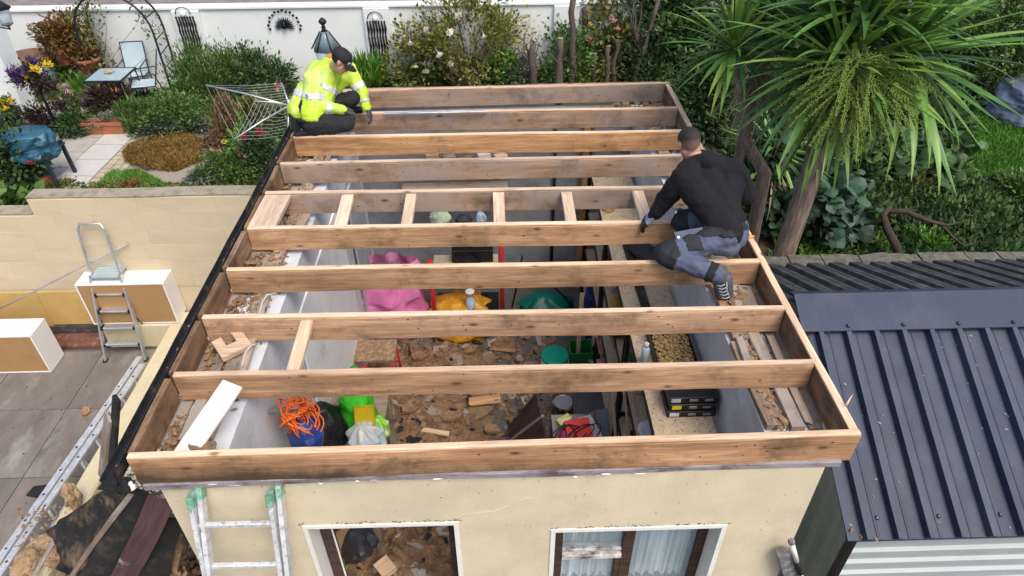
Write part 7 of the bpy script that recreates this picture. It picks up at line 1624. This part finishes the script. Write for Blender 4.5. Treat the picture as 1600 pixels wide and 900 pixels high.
def rosette(parent, c, n, L0, L1, sets, pmin=8, pmax=125, name='leaf', azr=None, bias=None, bulk=None):
    c = Vector(c)
    for i in range(n):
        t = (i + .5) / n; pol = radians(pmin + (pmax - pmin) * t ** .8 + random.gauss(0, 6)); az = i * 2.39996 + random.gauss(0, .25)
        if azr: az = random.uniform(*azr)
        d = Vector((sin(pol) * cos(az), sin(pol) * sin(az), cos(pol)))
        want = .03 + .3 * t + random.gauss(0, .12); ds = sorted(sets, key=lambda q: abs(q[0] - want) + random.random() * .25)
        me = ds[0][1]; L_ = random.uniform(L0, L1) * (1 - .15 * abs(t - .4))
        up = Vector((0, 0, 1)); x_ = d.cross(up); x_ = x_.normalized() if x_.length > .05 else Vector((1, 0, 0)); z_ = x_.cross(d)
        if bulk is not None:
            bulk.append((me, Matrix.Translation(c + d * .05) @ Matrix((x_, d, z_)).transposed().to_4x4() @ Matrix.Diagonal((L_ * random.uniform(.8, 1.15), L_, L_, 1)))); continue
        o = bpy.data.objects.new(name, me); col.objects.link(o); o.parent = parent; o.location = c + d * .05 - wl(parent)
        o.rotation_euler = Matrix((x_, d, z_)).transposed().to_euler(); o.scale = (L_ * random.uniform(.8, 1.15), L_, L_)
def bake(parent, bulk, name):
    by = {}
    for me, M_ in bulk: by.setdefault(me.materials[0].name, []).append((me, M_))
    mb = MB(); mats = []
    for k, (mn, lst) in enumerate(by.items()):
        mats.append(bpy.data.materials[mn])
        for me, M_ in lst: mb.add([M_ @ v_.co for v_ in me.vertices], [tuple(p_.vertices) for p_ in me.polygons], k, True)
    o = mb.build(name, mats, parent); o['kind'] = 'stuff'; return o
PTR = paint('palm_trunk', (.27, .21, .165), var=.45, scale=5, rough=.95, bmp=1.0, fine=9, dirt=(.11, .08, .06), dirt_amt=.55, dirt_scale=4, stretch=(7, 7, .9))
cs = leafset('palm_leaf', CORD, .043, (.0, .07, .16, .32)); ds_ = leafset('dead_palm_leaf', DEADL, .016, (.6, .9))
TY = 3.35; tb0 = P(1220, 410, y=TY); tt = P(1318, 100, y=TY)
pm = thing('cabbage_palm', 'large cabbage palm with sword leaves and a hanging flower panicle', 'palm tree', (tb0.x, TY, 0))
MB().tube([(tb0.x - .1, TY, 0), (tb0.x - .04, TY, .8), (tb0.x, TY, tb0.z), (tb0.x + .05, TY, (tb0.z + tt.z) / 2), (tt.x - .02, TY, tt.z - .25), (tt.x, TY, tt.z)], [.15, .12, .108, .10, .098, .085], 16).build('trunk', PTR, pm)
h1 = Vector((tt.x, TY, tt.z)); h2 = P(1410, 85, y=TY + .25); h3 = P(1290, 45, y=TY + .45); h4 = P(1350, 15, y=TY + .2)
for h in (h2, h3, h4): MB().tube([h1 - Vector((0, 0, .25)), h1.lerp(h, .6) - Vector((0, 0, .12)), h], [.09, .075, .06], 10).build('limb', PTR, pm)
rosette(pm, h1, 90, .85, 1.2, cs, 15, 150); rosette(pm, h2, 85, 1.0, 1.45, cs, 10, 140); rosette(pm, h3, 55, .75, 1.05, cs, 5, 118); rosette(pm, h4, 45, .9, 1.3, cs, 5, 110)
rosette(pm, h1 - Vector((0, 0, .12)), 24, .8, 1.15, cs, 140, 172); rosette(pm, h1 - Vector((0, 0, .2)), 26, .5, .9, ds_, 150, 178, 'dead_leaf'); rosette(pm, h3 - Vector((0, 0, .1)), 30, .5, .9, ds_, 125, 172, 'dead_leaf')
bulk = []
for h, n_, l0, l1, a0, a1 in ((h1, 45, .9, 1.25, 15, 140), (h2, 45, .95, 1.4, 10, 130), (h3, 45, .7, 1.0, 5, 100), (h4, 45, .85, 1.25, 5, 110)): rosette(pm, h, n_, l0, l1, cs, a0, a1, bulk=bulk)
bake(pm, bulk, 'inner_leaves')
# hanging flower panicle: spikes with beads
def spike_mesh(k):
    mb = MB(); L_ = 1.0; rr = random.Random(k); pts = [(0, q / 8, -.45 * (q / 8) ** 2.2) for q in range(9)]; mb.tube(pts, [.012 * (1 - .07 * q) for q in range(9)], 4)
    for q in range(70):
        t = rr.random() ** .8; a_ = rr.random() * 6.28; y = t; z = -.45 * t ** 2.2; r = .030 * (1 - .45 * t); p = Vector((cos(a_) * r, y, z + sin(a_) * r)); s = .013
        mb.add([p + Vector((s, 0, 0)), p + Vector((0, s, 0)), p - Vector((s, 0, 0)), p - Vector((0, s, 0)), p + Vector((0, 0, s)), p - Vector((0, 0, s))], [(0, 1, 4), (1, 2, 4), (2, 3, 4), (3, 0, 4), (1, 0, 5), (2, 1, 5), (3, 2, 5), (0, 3, 5)])
    me = bpy.data.meshes.new('flower_spike'); me.from_pydata(mb.v, [], mb.f); me.materials.append(leafmat('panicle_%d' % (k % 3), [[(.10, .17, .025), (.15, .22, .035)], [(.12, .20, .03), (.18, .26, .045)], [(.08, .145, .025), (.12, .19, .035)]][k % 3], rough=.7, trans=.1)); return me
sm_ = [spike_mesh(k) for k in range(6)]
pc = P(1340, 88, y=TY - .5)
MB().tube([h1, h1.lerp(pc, .5) + Vector((0, 0, .12)), pc, pc + Vector((0, -.12, -.18)), pc + Vector((0, -.12, -.26))], [.035, .03, .025, .018, .008], 8).build('flower_stalk', leafmat('panicle_0', []) if False else _mats['panicle_0'], pm)
for i in range(190):
    t = random.random(); b_ = pc + Vector((0, -.12, -.26)) * t + Vector((random.gauss(0, .05), random.gauss(0, .04), random.gauss(0, .03))); az = random.uniform(0, 6.28)
    el = random.uniform(-.65, .5); d = Vector((cos(az) * cos(el), sin(az) * cos(el), sin(el)))
    o = bpy.data.objects.new('flower_spike', sm_[i % 6]); col.objects.link(o); o.parent = pm; o.location = b_ - wl(pm)
    x_ = d.cross(Vector((0, 0, 1))).normalized(); z_ = x_.cross(d); o.rotation_euler = Matrix((x_, d, z_)).transposed().to_euler(); s = random.uniform(.28, .54); o.scale = (s * 1.5, s, s * 1.5)
# small palm to the left
SY = 4.2; sb = P(1195, 270, y=SY); s1 = P(1170, 165, y=SY); s2 = P(1145, 85, y=SY)
p2 = thing('cabbage_palm', 'smaller cabbage palm with a curved trunk left of the large one', 'palm tree', (sb.x, SY, 0))
MB().tube([(sb.x + .1, SY, 0), (sb.x, SY, sb.z), (s1.x + .04, SY, (sb.z + s1.z) / 2), (s1.x - .03, SY, s1.z), (s2.x, SY, s2.z)], [.09, .075, .068, .064, .05], 14).build('trunk', PTR, p2)
cs2 = leafset('small_palm_leaf', [(.05, .13, .03), (.09, .21, .04), (.15, .30, .05), (.26, .40, .07)], .05, (.05, .2, .4))
rosette(p2, s2 + Vector((0, 0, .05)), 90, .5, .85, cs2, 2, 125); rosette(p2, P(1195, 40, y=SY + .3), 70, .5, .85, cs, 5, 110)
MB().tube([s1, P(1185, 95, y=SY + .2), P(1195, 40, y=SY + .3)], [.06, .05, .04], 10).build('limb', PTR, p2)
rosette(p2, P(1190, 110, y=SY + .1), 60, .5, 1.0, ds_, 115, 172, 'dead_leaf')
p3 = thing('cabbage_palm', 'short spiky young palm rosette beside the dark hoodie worker', 'palm tree', P(1215, 270, z=0)); c3 = P(1212, 235, z=1.3)
MB().tube([(c3.x, c3.y, 0), (c3.x, c3.y, 1.3)], [.08, .05], 10).build('trunk', PTR, p3); rosette(p3, c3, 46, .7, 1.1, cs, 20, 130); rosette(p3, c3 - Vector((0, 0, .2)), 40, .6, 1.0, ds_, 110, 170, 'dead_leaf')
shrub('conifer_spire', 'narrow dark green spiky spire beside the curved palm trunk', 1130, 172, 15, 46, [(.02, .06, .02), (.035, .095, .03), (.06, .14, .04)], 1500, .09, .3, 30, mk='y', cat='conifer', spread=.2)

p4 = thing('cabbage_palm', 'upright cabbage palm head at the top edge above the small palm', 'palm tree', P(1205, 150, z=0)); c4 = P(1215, 5, y=4.9)
MB().tube([(c4.x - .1, 4.9, 0), (c4.x - .05, 4.9, c4.z * .6), c4], [.07, .06, .05], 12).build('trunk', PTR, p4); rosette(p4, c4, 100, .6, .95, cs, 5, 120); rosette(p4, c4 - Vector((0, 0, .25)), 50, .5, 1.0, ds_, 120, 172, 'dead_leaf')
